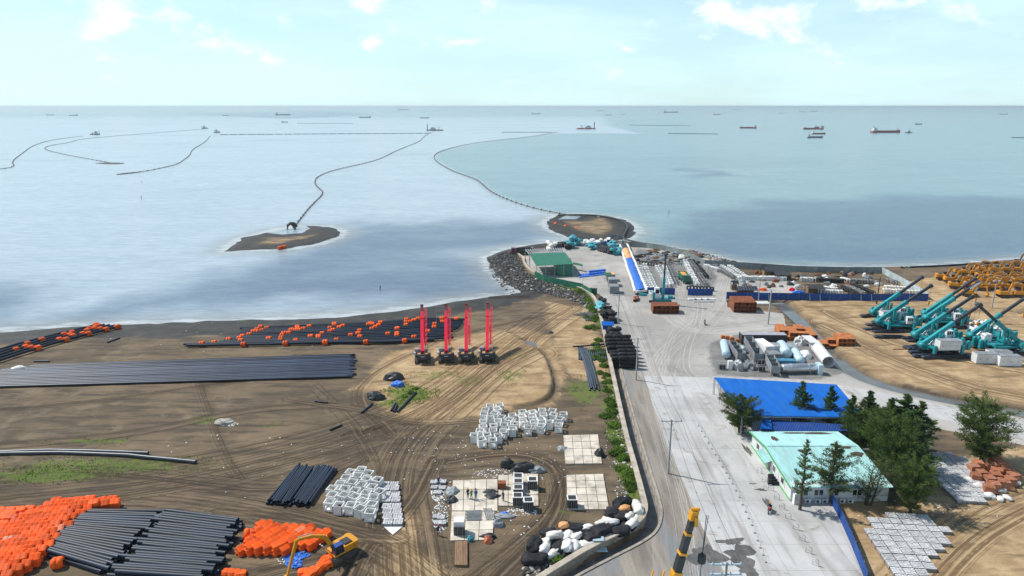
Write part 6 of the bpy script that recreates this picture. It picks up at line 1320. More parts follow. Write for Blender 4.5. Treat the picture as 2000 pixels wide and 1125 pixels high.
# casting yard: precast frames in rows
def frame_unit(m, mname, s=1.5, h=1.3):
    t = thing('precast_frame', 'x', 'precast frame'); mb = MB(); b = .26
    for x in (-1, 1):
        for y in (-1, 1): mb.box((x * (s / 2 - b / 2), y * (s / 2 - b / 2), h / 2), (b, b, h))
    mb.build('legs', m, t); mb = MB()
    for y in (-1, 1): mb.box((0, y * (s / 2 - b / 2), h + .1), (s, b * 1.1, .22))
    for x in (-1, 1): mb.box((x * (s / 2 - b / 2), 0, h + .1), (b * 1.1, s - 2.3 * b, .218))
    mb.build('top_beams', m, t); return t
FW = Once(frame_unit(M['concrete'], 'w')); FD = Once(frame_unit(M['dark'], 'd')); FG = Once(frame_unit(M['concrete_dark'], 'g'))
rows = [((1249, 526), (1273, 580), 14, FW, 0), ((1259, 522), (1285, 580), 14, FW, 0), ((1283, 526), (1304, 562), 11, FW, 1), ((1297, 524), (1311, 560), 11, FW, 1), ((1307, 521), (1322, 556), 11, FG, 1), ((1252, 516), (1280, 519), 6, FD, 1),
    ((1338, 514), (1362, 560), 15, FW, 2), ((1347, 512), (1378, 558), 15, FG, 2), ((1341, 520), (1358, 556), 12, FW, 2), ((1358, 519), (1380, 544), 12, FD, 3), ((1378, 523), (1402, 531), 8, FW, 4), ((1396, 524), (1432, 545), 11, FG, 4), ((1410, 524), (1444, 547), 10, FW, 4), ((1424, 524), (1456, 545), 9, FW, 4), ((1445, 546), (1530, 548), 20, FW, 5),
    ((1567, 549), (1588, 550), 5, FW, 6), ((1592, 550), (1645, 553), 11, FD, 6), ((1645, 549), (1655, 552), 4, FW, 6), ((1663, 552), (1702, 554), 8, FG, 6), ((1600, 572), (1640, 575), 8, FW, 7), ((1604, 567), (1630, 569), 6, FW, 7), ((1645, 566), (1668, 577), 8, FD, 8), ((1655, 564), (1684, 577), 9, FG, 8), ((1668, 562), (1704, 577), 10, FD, 8), ((1728, 572), (1790, 575), 11, FW, 9), ((1732, 566), (1775, 568), 8, FW, 9), ((1345, 566), (1390, 568), 8, FD, 10), ((1735, 552), (1752, 557), 4, FG, 9)]
RL = ['beside the tarped store', 'behind the teal crane', 'beside the green truck', 'in the black mould row', 'in the block nearest the sea fence corner', 'in the long row behind the ditch-side huts', 'in the row near the grey sea fence', 'just behind the long blue fence', 'in the slanting rows behind the blue fence', 'in the corner by the pale fence', 'behind the short blue fence']
CN = {id(FW): 'pale', id(FD): 'black', id(FG): 'grey'}
for a, b, n, o, g in rows:
    for k in range(n):
        p = P(a[0] + (b[0] - a[0]) * k / (n - 1), a[1] + (b[1] - a[1]) * k / (n - 1)); nm = CN[id(o)]
        o.put(p, random.uniform(-.08, .08), nm + ' precast frame ' + RL[g], random.uniform(.85, 1.0), nm + ' frames ' + RL[g])
for k in range(4): o = MB().box((0, 0, .15), (2.6, 1.6, .3)).box((0, 0, .32), (2.2, 1.2, .08)).build('white_slab', M['white'], None, P(1352 + k * 12, 585)); tag(o, 'flat white slab in front of the short blue fence', 'slab', 'flat white slabs')
o = MB().box((0, 0, .2), (6.5, .7, .4)).build('white_beam', M['white'], None, P(1374, 590)); tag(o, 'long white beam lying in front of the white slabs', 'beam')
r = random.Random(5)
for k in range(90):
    px, py = r.uniform(1242, 1372), r.uniform(489, 518)
    if py > 500 + (px - 1242) * .16 + 10: continue
    noise_lump(px, py, r.uniform(.8, 2.2), r.uniform(.6, 1.2), r.uniform(.5, 1.2), M[r.choice(['tarp_black', 'dark', 'grey', 'wood', 'concrete_dark', 'tarp_black'])], 'dark scrap heap in the cluttered corner of the casting yard', 'scrap', 'scrap_heap', 200 + k, group='scrap in the casting yard')
for k in range(70): px, py = r.uniform(1440, 1720), r.uniform(534, 562); noise_lump(px, py, r.uniform(.6, 1.5), r.uniform(.5, .9), r.uniform(.5, 1.3), M[r.choice(['dark', 'grey', 'wood', 'rust', 'concrete'])], 'small heap of site gear between the long blue fence and sea fence', 'scrap', 'scrap_heap', 300 + k, group='gear between the fences')
def hut(label, px, py, w, d, h, m, wallm=M['wood'], rz=0):
    t = thing('work_hut', label, 'hut', P(px, py), rz); roof_sheet('roof', (-w / 2, 0, h + .9), (w / 2, 0, h + .9), (w / 2, -d / 2 - .3, h), (-w / 2, -d / 2 - .3, h), 8, m, t); roof_sheet('roof', (-w / 2, 0, h + .9), (w / 2, 0, h + .9), (w / 2, d / 2 + .3, h), (-w / 2, d / 2 + .3, h), 8, m, t)
    for x in (-w / 2 + .2, 0, w / 2 - .2):
        for y in (-d / 2, d / 2): MB().bar((x, y, 0), (x, y, h), .12).build('post', M['dark'], t)
    MB().box((0, d / 4, h * .35), (w * .8, d * .4, h * .7)).build('stored_goods', wallm, t)
hut('dark-roofed open work hut beside the grey sea fence', 1508, 541, 7, 6, 2.8, M['tarp_black']); hut('dark-roofed lean-to beside the larger work hut', 1525, 545, 6, 4, 2.0, M['navy']); hut('low dark-roofed hut behind the end of the long blue fence', 1456, 573, 7, 4, 1.6, M['navy'], M['rust']); hut('small dark hut beside the low dark-roofed hut', 1434, 566, 2.2, 2.2, 2.4, M['navy']); hut('dark hut with white sheet behind the long blue fence', 1590, 572, 5, 4, 2.0, M['tarp_black'])
noise_lump(1560, 573, 2.2, .9, 1.0, M['tarp_blue'], 'bright blue tarp behind the long blue fence', 'tarp', 'tarp', 401); noise_lump(1490, 567, 1.4, .8, .9, M['orange'], 'orange tarp heap behind the long blue fence', 'tarp', 'tarp', 402); noise_lump(1547, 568, 1.0, .6, 1.2, M['red'], 'red box behind the long blue fence', 'box', 'box', 403)
noise_lump(1332, 506, 1.5, 2.6, 2.0, M['sack_white'], 'white sheet spread on poles near the grey fence', 'sheet', 'sheet', 404); noise_lump(1352, 521, .9, .7, .9, M['red'], 'red and white bundle among the casting rows', 'bundle', 'bundle', 405)
o = MB().box((0, 0, .15), (6, 3, .3)).build('white_plinth', M['white'], None, P(1483, 592)); tag(o, 'white concrete plinth with steel cage behind rusty boxes', 'plinth')
# sandy edge strip of dark liner by the sea
loose_pipe([(1760, 524), (1850, 520), (1900, 516), (1950, 514)], .3, 'long black liner roll along the sea edge of the sand lot')

# small litter: nobody could count it
def litter(name, areas, n, m, smin, smax, label):
    r = np.random.default_rng(9); co = []
    for px, py, rx, ry, k in areas:
        for _ in range(k):
            q = math.sqrt(r.random()); a = r.uniform(0, 6.283); p = P(px + rx * q * math.cos(a), py + ry * q * math.sin(a), .04); s = r.uniform(smin, smax); b = r.uniform(0, 6.28); h = s * r.uniform(.2, .7)
            c, d = math.cos(b) * s, math.sin(b) * s; co.append([(p.x - c, p.y - d, p.z), (p.x + d * .8, p.y - c * .8, p.z + h * .3), (p.x + c, p.y + d, p.z + h), (p.x - d * .7, p.y + c * .7, p.z + h * .5)])
    return tag(tri_obj(name, np.array(co), m), label, 'litter', None, 'stuff')
litter('litter', [(855, 960, 14, 20, 260), (860, 1010, 16, 30, 200), (980, 925, 60, 8, 160), (1020, 1000, 30, 8, 120), (450, 828, 16, 5, 120), (880, 870, 120, 40, 50), (560, 1095, 20, 8, 40), (1200, 860, 20, 60, 90), (1215, 960, 14, 25, 60), (980, 940, 130, 110, 160), (600, 900, 300, 80, 60), (400, 660, 400, 30, 90), (1150, 600, 15, 40, 140), (1640, 900, 200, 120, 40), (1880, 1000, 90, 30, 50), (1390, 520, 40, 14, 60), (1600, 545, 100, 10, 120)], 0, M['white'], .06, .2, 'scattered white litter and rubble bits on the ground')
litter('blue_litter', [(575, 1100, 16, 10, 120), (590, 1085, 14, 6, 60), (562, 1090, 8, 6, 40)], 0, M['tarp_blue'], .15, .4, 'blue and white torn wrapping under the excavator arm')
# ------------------------------------------------------------ poles, wires, posts, people
def utility_pole(px, py, top, label, arms=1, w=1.7):
    p = P(px, py); H_ = zat(top, p.y) - p.z; t = thing('utility_pole', label, 'pole', p); MB().tube([(0, 0, 0), (0, 0, H_)], [.19, .12], 10).build('pole', M['pole'], t)
    for k in range(arms):
        z = H_ - .25 - k * 1.5; a = MB().box((0, 0, z), (2 * w, .14, .14)).bar((0, 0, z - .8), (w * .6, 0, z), .06).bar((0, 0, z - .8), (-w * .6, 0, z), .06).build('crossarm', M['steel'], t)
        for x in (-w + .1, -.1, w - .1): MB().lathe([(.02, 0), (.08, .03), (.06, .12), (.09, .17), (.03, .28)], 8, Matrix.Translation((x, 0, z + .07))).build('insulator', M['tank'], a)
    return p, H_
poles = [utility_pole(1207, 632, 575, 'concrete utility pole beside the jetty containers'), utility_pole(1242, 742, 660, 'concrete utility pole beside the block of black bales'), utility_pole(1305, 925, 820, 'concrete utility pole at the edge of the concrete road')]
b4 = PZ(1420, 1098, G + 10.2); poles.append((Vector((b4.x, b4.y, G)), 10.2)); t4 = thing('utility_pole', 'concrete utility pole with two pale crossarms near the yellow boom', 'pole', (b4.x, b4.y, G))
MB().tube([(0, 0, 0), (0, 0, 10.2)], [.2, .13], 10).build('pole', M['pole'], t4)
for z in (9.9, 8.6):
    a = MB().box((0, 0, z), (3.6, .16, .16)).build('crossarm', M['tank'], t4)
    for x in (-1.6, -.5, .5, 1.6): MB().lathe([(.02, 0), (.08, .03), (.06, .12), (.09, .17), (.03, .28)], 8, Matrix.Translation((x, 0, z + .08))).build('insulator', M['tank'], a)
def cable(a, b, sag, label, group=None, r=.022):
    pts = [a.lerp(b, k / 16) - Vector((0, 0, sag * 4 * (k / 16) * (1 - k / 16))) for k in range(17)]; return tag(MB().tube(pts, r, 5, False).build('overhead_cable', M['wire']), label, 'cable', group)
for i in range(3):
    for x in (-1.6, -.1, 1.6):
        (p, h), (q, k) = poles[i], poles[i + 1]; cable(p + Vector((x, 0, h + .1)), q + Vector((x, 0, k + .0)), 1.0, 'thin overhead cable strung between the utility poles', 'overhead cables')
p, h = poles[0]; cable(p + Vector((0, 0, h)), P(1500, 632) + Vector((0, 0, 7)), 1.0, 'thin cable crossing the yard to the lamp mast')
def mast(px, py, top, label, lamp=True, m=M['pole'], r=.16, name='lamp_mast'):
    p = P(px, py); H_ = zat(top, p.y) - p.z; t = thing(name, label, 'mast', p); MB().tube([(0, 0, 0), (0, 0, H_)], [r, r * .6], 8).build('pole', m, t)
    if lamp:
        MB().box((0, 0, H_), (1.8, .1, .1)).build('arm', M['steel'], t)
        for x in (-.8, .8): MB().box((x, 0, H_ + .12), (.55, .4, .16)).build('lamp_head', M['tank'], t)
mast(1500, 633, 567, 'tall pale lamp mast beside the rusty box stack', True, M['pole'], .28); mast(1481, 590, 545, 'thin pale mast rising from the white plinth'); mast(1712, 594, 541, 'dark leaning mast at the pile driver by the blue fence', False, M['navy'], .22); mast(1937, 602, 549, 'lamp mast in front of the yellow excavators', True, M['pole'], .2); mast(1768, 541, 522, 'short lamp mast on the sand beside the pale fence'); mast(1138, 562, 533, 'thin lamp mast on the jetty wall beside the green fence', False, M['pole'], .07)
mast(1253, 1030, 990, 'thin steel post on the seawall bend', False, M['steel'], .04, 'steel_post'); mast(853, 635, 603, 'thin wooden stake on the beach behind a red crane', False, M['steel'], .05, 'stake')
# barrier posts with chain
cp = [(1364, 832), (1376, 853), (1390, 877), (1404, 900), (1418, 924), (1430, 945), (1444, 972), (1456, 1000), (1468, 1026), (1479, 1056), (1490, 1084), (1500, 1112)]
pl = []
for (a, b) in zip(cp[:-1], cp[1:]): pl += [a, ((a[0] + b[0]) / 2, (a[1] + b[1]) / 2)]
pp = None; bpm = Once((lambda t: (MB().tube([(0, 0, 0), (0, 0, .95)], .04, 8).build('post', M['tank'], t), MB().lathe([(.2, 0), (.2, .06), (.05, .1)], 10).build('base', M['concrete_dark'], t), t)[-1])(thing('barrier_post', 'x', 'post')))
for px, py in pl:
    p = PZ(px, py, G + .05); bpm.put(p, 0, 'slim barrier post in the chain line along the concrete road', None, 'chain barrier posts')
    if pp: cable(pp + Vector((0, 0, .85)), p + Vector((0, 0, .85)), .12, 'pale chain hung between the barrier posts', 'barrier chains', .012)
    pp = p
hm = MB().tube([(-.4, 0, 0), (-.4, 0, .7), (-.28, 0, .92), (0, 0, 1.0), (.28, 0, .92), (.4, 0, .7), (.4, 0, 0)], .045, 6).box((0, 0, .4), (.76, .04, .05)).mesh('hoop_barrier', M['steel'])
for px, py in ((1483, 921), (1493, 938), (1505, 955), (1517, 972), (1527, 991), (1539, 1010), (1554, 1031), (1566, 1053), (1579, 1077), (1592, 1101)): tag(link('hoop_barrier', hm, None, PZ(px, py + 3, G + .05), -.6), 'grey steel hoop barrier in the line beside the office', 'barrier', 'hoop barriers')
# telescopic crane whose boom rises in front
T = PZ(1356, 1000, 41.0); Bs = Vector((T.x - 7.5, T.y - 1.2, G + 2.6)); kc = thing('truck_crane', 'tall yellow truck crane with black telescopic boom and yellow collars', 'crane', (Bs.x, Bs.y, G)); O = Vector((Bs.x, Bs.y, G))
Q = lambda s: Bs.lerp(T, s) - O
bo = MB().bar(Q(0), Q(.902), .44, .5).build('boom', M['yellow'], kc); MB().bar(Q(.86), Q(.93), .35, .4).bar(Q(.93), Q(.965), .31, .35).bar(Q(.965), Q(.992), .27, .3).build('boom_sections', M['dark'], bo)
for s, w in ((.904, .48), (.935, .42), (.966, .37)): d_ = (Q(1) - Q(0)).normalized(); MB().bar(Q(s) - d_ * .07, Q(s) + d_ * .07, w, w).build('collar', M['yellow'], bo)
MB().bar(Q(.988), Q(1.002), .34, .38).box(Q(.988) + Vector((.16, -.2, 0)), (.16, .2, .5)).tube([Q(1.004) + Vector((-.2, 0, 0)), Q(1.004) + Vector((.25, 0, 0))], .1, 6).build('boom_head', M['yellow'], bo)
lj = MB(); a, b = Q(.45) + Vector((-.85, 0, 0)), Q(.90) + Vector((-.85, 0, 0))
for x, y in ((-.3, -.3), (.3, -.3), (-.3, .3), (.3, .3)): lj.bar(a + Vector((x, y, 0)), b + Vector((x, y, 0)), .07)
for k in range(24):
    p, q = a.lerp(b, k / 24), a.lerp(b, (k + 1) / 24); s = .3 if k % 2 else -.3; lj.bar(p + Vector((s, -.3, 0)), q + Vector((-s, -.3, 0)), .05).bar(p + Vector((-.3, s, 0)), q + Vector((-.3, -s, 0)), .05)
lj.build('lattice_jib', M['yellow'], kc)
rp = Q(1.0) + Vector((.55, -.3, 0)); MB().tube([rp, rp - Vector((.15, 0, 9))], .02, 4).tube([rp + Vector((.1, 0, 0)), rp - Vector((.05, 0, 2.6))], .02, 4).build('hoist_rope', M['wire'], kc); MB().lathe([(.05, -.35), (.22, -.2), (.22, .2), (.05, .35)], 10, Matrix.Translation(rp - Vector((.05, 0, 2.6)))).build('hook_block', M['dark'], kc)
MB().box((0, -1, 1.2), (9.5, 2.6, 1.2)).box((-5.2, -1, 1.9), (2.2, 2.4, 2.2)).build('carrier', M['yellow'], kc); MB().box((.8, .2, 2.6), (3.4, 2.2, 1.6)).build('turntable_house', M['yellow'], kc)
for x in (-4.2, -2.4, 1.6, 3.4):
    for y in (-2.1, .1): MB().lathe([(.1, -.2), (.62, -.2), (.62, .2), (.1, .2)], 14, Matrix.Translation((x, y, .62)) @ Matrix.Rotation(math.pi / 2, 4, 'X')).build('wheel', M['dark'], kc)
# people
def figure(joints, edges, name):
    me = bpy.data.meshes.new(name); me.from_pydata([j[0] for j in joints], edges, []); o = bpy.data.objects.new(name, me); COL.objects.link(o)
    o.modifiers.new('s', 'SKIN'); lay = me.skin_vertices[0].data if me.skin_vertices else None
    if lay is None:
        bm = bmesh.new(); bm.from_mesh(me); bm.verts.layers.skin.verify(); bm.to_mesh(me); bm.free(); lay = me.skin_vertices[0].data
    for k, j in enumerate(joints): lay[k].radius = (j[1], j[1] * (j[2] if len(j) > 2 else 1)); lay[k].use_root = (k == 0)
    sb = o.modifiers.new('u', 'SUBSURF'); sb.levels = sb.render_levels = 1
    dg = bpy.context.evaluated_depsgraph_get(); m2 = bpy.data.meshes.new_from_object(o.evaluated_get(dg)); bpy.data.objects.remove(o); m2.name = name
    return m2
E_ = [(0, 1), (1, 2), (2, 3), (2, 4), (4, 5), (5, 6), (2, 7), (7, 8), (8, 9), (0, 10), (10, 11), (11, 12), (12, 13), (0, 14), (14, 15), (15, 16), (16, 17)]
def joints(sit):
    J = [((0, 0, .95), .14), ((0, 0, 1.15), .13), ((0, 0, 1.40), .13), ((.01, 0, 1.52), .06), ((0, .19, 1.39), .07), ((.06, .26, 1.13), .05), ((.22, .24, .96), .04), ((0, -.19, 1.39), .07), ((.06, -.26, 1.13), .05), ((.22, -.24, .96), .04),
         ((0, .10, .88), .10), ((.03, .11, .50), .075), ((0, .12, .10), .05), ((.14, .13, .05), .045), ((0, -.10, .88), .10), ((.03, -.11, .50), .075), ((-.02, -.12, .10), .05), ((.12, -.13, .05), .045)]
    if sit:
        ch = {1: (.06, 0, 1.12), 2: (.12, 0, 1.34), 3: (.14, 0, 1.46), 0: (0, 0, .90), 4: (.12, .19, 1.32), 5: (.28, .27, 1.12), 6: (.52, .26, 1.06), 7: (.12, -.19, 1.32), 8: (.28, -.27, 1.12), 9: (.52, -.26, 1.06), 10: (.05, .12, .86), 11: (.40, .17, .72), 12: (.28, .18, .34), 13: (.42, .18, .30), 14: (.05, -.12, .86), 15: (.40, -.17, .72), 16: (.28, -.18, .34), 17: (.42, -.18, .30)}
        J = [((ch.get(k, j[0])), j[1]) for k, j in enumerate(J)]
    return J
BST = figure(joints(False), E_, 'body'); BSI = figure(joints(True), E_, 'body')
def person(label, loc, rz, cloth, hat, sit=False, group=None, s=1.0):
    t = thing('person', label, 'person', loc, rz, group); me = (BSI if sit else BST).copy(); me.materials.clear(); me.materials.append(M[cloth]); link('clothed_body', me, t)
    hx, hzz = (.17, 1.62) if sit else (.02, 1.67)
    hd_ = MB().lathe([(.01, -.13), (.06, -.11), (.09, -.03), (.095, .04), (.07, .11), (.01, .13)], 12, Matrix.Translation((hx, 0, hzz))).lathe([(.015, -.02), (.02, .0), (.005, .02)], 6, Matrix.Translation((hx + .1, 0, hzz - .01))).build('head', M['skin'], t)
    MB().lathe([(.14, .0), (.12, .02), (.115, .08), (.07, .14), (.01, .155)], 12, Matrix.Translation((hx, 0, hzz + .03))).build('helmet', M[hat], hd_)
    for y in (-1, 1): MB().box(((.56, y * .26, 1.04) if sit else (.25, y * .24, .91)), (.1, .06, .08)).build('hand', M['skin'], t)
    if s != 1: t.scale = (s, s, s)
    return t
def motorbike(label, loc, rz):
    t = thing('motorbike', label, 'motorbike', loc, rz)
    for x in (-.6, .62):
        w = MB().tube([(x + .28 * math.cos(a * math.pi / 8), 0, .3 + .28 * math.sin(a * math.pi / 8)) for a in range(17)], .06, 6, False).build('wheel', M['dark'], t); MB().tube([(x, -.05, .3), (x, .05, .3)], .12, 8).build('hub', M['steel'], w)
    MB().side([(-.75, .55), (-.3, .35), (.25, .35), (.35, .75), (.1, .72), (-.2, .82), (-.8, .84)], -.13, .13).build('body', M['dark'], t); MB().box((-.25, 0, .86), (.75, .26, .1)).build('seat', M['sack_black'], t)
    MB().bar((.62, 0, .3), (.42, 0, 1.0), .08).tube([(.42, -.34, 1.04), (.42, .34, 1.04)], .025, 6).build('fork', M['steel'], t); MB().box((.5, 0, .9), (.12, .26, .3)).build('headlamp_shield', M['red'], t)
p = PZ(1503, 1000, G + .05); motorbike('dark motorbike ridden down the concrete road', p, -2.2); person('rider in dark clothes and yellow helmet on the road motorbike', p + Vector((0, 0, .03)), -2.2, 'cloth_dark', 'yellow', True)
p = P(1376, 634); motorbike('dark motorbike crossing the grey yard', p, -1.7); person('rider in green vest on the motorbike crossing the yard', p + Vector((0, 0, .03)), -1.7, 'cloth_green', 'cloth_green', True)
for px, py, l, c, h, z in ((914, 973, 'worker in dark clothes and yellow helmet on the worn pad', 'cloth_dark', 'yellow', 1), (921, 975, 'worker in green with yellow helmet crouched beside a workmate', 'cloth_green', 'yellow', 1), (930, 974, 'worker in blue standing beside two workmates on the pad', 'cloth_blue', 'cloth_dark', 1), (983, 978, 'worker in dark clothes near the black netting', 'cloth_dark', 'rust_orange', 1), (857, 949, 'worker with yellow helmet standing at the white block pallets', 'cloth_blue', 'yellow', 0), (856, 1046, 'worker in dark clothes walking below the white block pallets', 'cloth_dark', 'red', 0),
    (1389, 540, 'worker in green vest beside the black mould row', 'cloth_green', 'cloth_green', 0), (1331, 521, 'worker in yellow-green vest behind the green truck', 'cloth_green', 'yellow', 0), (1348, 541, 'worker in green vest between pale frames', 'cloth_green', 'white', 0), (1361, 531, 'worker with yellow helmet at the black moulds', 'cloth_blue', 'yellow', 0), (1604, 546, 'worker with yellow helmet near the black frames', 'cloth_green', 'yellow', 0)):
    person(l, onpad(px, py) if z else P(px, py), random.uniform(0, 6.28), c, h)
# rope and stakes by the sacks
ra = (mast(1026, 1092, 1045, 'thin pale stake with slack rope below the outermost black sacks', False, M['steel'], .05, 'stake'), mast(1074, 1048, 1016, 'thin pale stake with slack rope behind the sack pile', False, M['steel'], .05, 'stake'))
rt = [PZ(1026, 1045, G + 3.0), PZ(1074, 1018, G + 2.4)]
cable(rt[0], rt[1], .9, 'slack pale rope hung between two thin stakes by the sacks')

# ------------------------------------------------------------ sea: floating pipelines, booms, ships, stakes
WP = lambda px, py, z=0.0: PZ(px, py, z)
fw = mat('faded_float', (.50, .40, .36), .6, .2, 1)
FMS = float_mesh(); FMS.materials.clear(); FMS.materials.append(fw)
def sea_line(pts, label, step, r=.45, s=1.6, m=FMS):
    L = [WP(*p) for p in smooth_line(pts, 2)]; t = thing('floating_pipeline', label, 'pipeline'); MB().tube([p + Vector((0, 0, .35)) for p in L], r, 6).build('pipe', M['dark'], t); acc = 0
    for a, b in zip(L[:-1], L[1:]):
        d = b - a; l = d.length; k = step - acc
        while k < l: link('float', m, t, a + d * (k / l) + Vector((0, 0, .4)), math.atan2(d.y, d.x), scale=s); k += step
        acc = (acc + l) % step
sea_line([(-60, 333), (0, 331), (30, 326), (22, 316), (45, 299), (60, 287), (80, 279), (110, 272), (162, 266)], 'snaking floating pipeline leading to the three-hulled dredger', 16, .25, .85)
sea_line([(214, 318), (180, 312), (125, 302), (92, 294), (86, 289), (100, 284), (140, 278), (150, 273), (210, 267), (300, 260), (400, 252)], 'looping floating pipeline ending at the small sandbank', 16, .22, .85)
sea_line([(228, 341), (262, 338), (300, 332), (340, 323), (352, 318), (372, 303), (374, 294), (385, 287), (402, 277), (410, 266)], 'zigzag floating pipeline between small sandbank and sea boom', 13, .25, .8)
sea_line([(572, 446), (584, 432), (600, 411), (612, 398), (634, 377), (622, 368), (614, 358), (618, 346), (650, 333), (710, 320), (745, 310), (775, 294), (822, 276), (824, 270), (836, 262)], 'long curving floating pipeline running out from the crescent sandbank', 11, .2, .85)
sea_line([(1200, 427), (1128, 423), (1082, 416), (1030, 404), (985, 388), (955, 373), (934, 352), (905, 342), (880, 333), (852, 316), (846, 306), (856, 297), (900, 284), (960, 275), (1040, 267), (1090, 258)], 'pale-float pipeline bounding the clear water from the jetty sandbank', 9, .2, .85)
sea_line([(1069, 434), (1086, 439), (1110, 445), (1143, 452)], 'short pipeline with orange floats lying across the jetty sandbank', 9, .45, 1.1, FM)
t_ = [PZ(x, y, 1.2) for x, y in smooth_line([(1090, 420), (1160, 419), (1208, 427), (1228, 440), (1222, 452), (1216, 463), (1222, 468), (1270, 478)], 2)]; tag(MB().tube(t_, .4, 8).build('discharge_pipe', M['dark']), 'dark discharge pipe curving round the jetty sandbank', 'pipe')
for a, b, l in (((430, 263.2), (845, 260.5), 'long dark floating boom across the silty water'), ((980, 258.5), (1078, 258.5), 'short dark floating boom near the pale-float pipeline'), ((1230, 244.5), (1350, 246), 'dark floating boom beyond the clear water'), ((1305, 261), (1402, 262), 'dark floating boom ahead of the red barges'), ((1975, 269), (2040, 269.5), 'dark floating boom out beside the clear water'), ((580, 241), (690, 241), 'thin far floating boom behind the small barge')):
    A_, B_ = WP(*a), WP(*b); n = 24; t = thing('floating_boom', l, 'boom')
    for k in range(n): MB().bar(A_.lerp(B_, k / n) + Vector((0, 0, .6)), A_.lerp(B_, (k + .86) / n) + Vector((0, 0, .4)), 1.4, 1.1).build('section', M['hull_grey'], t)
def ship(label, px, py, wpx, kind, hullm, flip=False, group=None):
    p = WP(px, py); L = .88 * wpx * (p.y * math.cos(PITCH) + CH * math.sin(PITCH)) / F; t = thing({'cargo': 'cargo_ship', 'barge': 'sand_barge', 'dredger': 'dredger', 'tug': 'tugboat'}[kind], label, 'ship', p, (math.pi if flip else 0) + random.uniform(-.1, .1), group)
    B_ = L * .17; D_ = max(1.6, L * .055); prof = [(-L / 2, -B_ / 2 * .85), (-L / 2 + L * .06, -B_ / 2), (L * .36, -B_ / 2), (L * .46, -B_ * .25), (L / 2, 0), (L * .46, B_ * .25), (L * .36, B_ / 2), (-L / 2 + L * .06, B_ / 2), (-L / 2, B_ / 2 * .85)]
    MB().prism(prof, -.6, D_).build('hull', hullm, t); MB().prism([(x * .96, y * .9) for x, y in prof], D_, D_ + .05).build('deck', M['rust'], t); h = max(3.2, L * .07)
    if kind in ('cargo', 'barge'):
        dh = MB().box((-L * .40, 0, D_ + h / 2), (L * .13, B_ * .8, h)).box((-L * .40, 0, D_ + h * 1.25), (L * .09, B_ * .7, h * .5)).build('deckhouse', M['hull_white'], t); MB().box((-L * .355, 0, D_ + h * 1.3), (.2, B_ * .6, h * .22)).build('window_band', M['glass'], dh); MB().box((-L * .43, 0, D_ + h * 1.8), (L * .02, L * .02, h * .7)).build('funnel', M['dark'], t)
        MB().box((.04 * L, 0, D_ + .5), (L * .66, B_ * .72, 1.2)).build('hold_coaming', hullm, t); MB().box((L * .42, 0, D_ + h * .3), (L * .08, B_ * .5, h * .5)).build('forecastle', hullm, t); MB().tube([(L * .38, 0, D_), (L * .38, 0, D_ + h * 1.2)], L * .004 + .1, 6).build('mast', M['dark'], t)
    elif kind == 'dredger':
        MB().box((-L * .1, 0, D_ + h * .6), (L * .34, B_ * .8, h * 1.2)).build('deckhouse', M['hull_white'], t); MB().box((-L * .12, 0, D_ + h * 1.5), (L * .16, B_ * .6, h * .6)).build('bridge', M['glass'], t)
        for y in (-B_ * .3, B_ * .3): MB().tube([(-L * .45, y, 0), (-L * .45, y, D_ + L * .32)], L * .010 + .15, 8).build('spud_pole', M['dark'], t)
        MB().bar((L * .2, -B_ * .3, D_), (L * .32, 0, D_ + L * .16), .8).bar((L * .2, B_ * .3, D_), (L * .32, 0, D_ + L * .16), .8).bar((L * .32, 0, D_ + L * .16), (-L * .02, 0, D_ + h * 1.6), .4).build('a_frame', M['yellow'], t); MB().bar((L * .3, 0, D_), (L * .56, 0, .3), 1.4, 1.6).build('cutter_ladder', M['rust'], t)
    else:
        MB().box((-L * .05, 0, D_ + h * .5), (L * .36, B_ * .7, h)).box((0, 0, D_ + h * 1.3), (L * .2, B_ * .6, h * .6)).build('deckhouse', M['hull_white'], t); MB().tube([(-L * .02, 0, D_ + h * 1.4), (-L * .02, 0, D_ + h * 3.0)], .15 + L * .005, 6).build('mast', M['dark'], t)
    return t
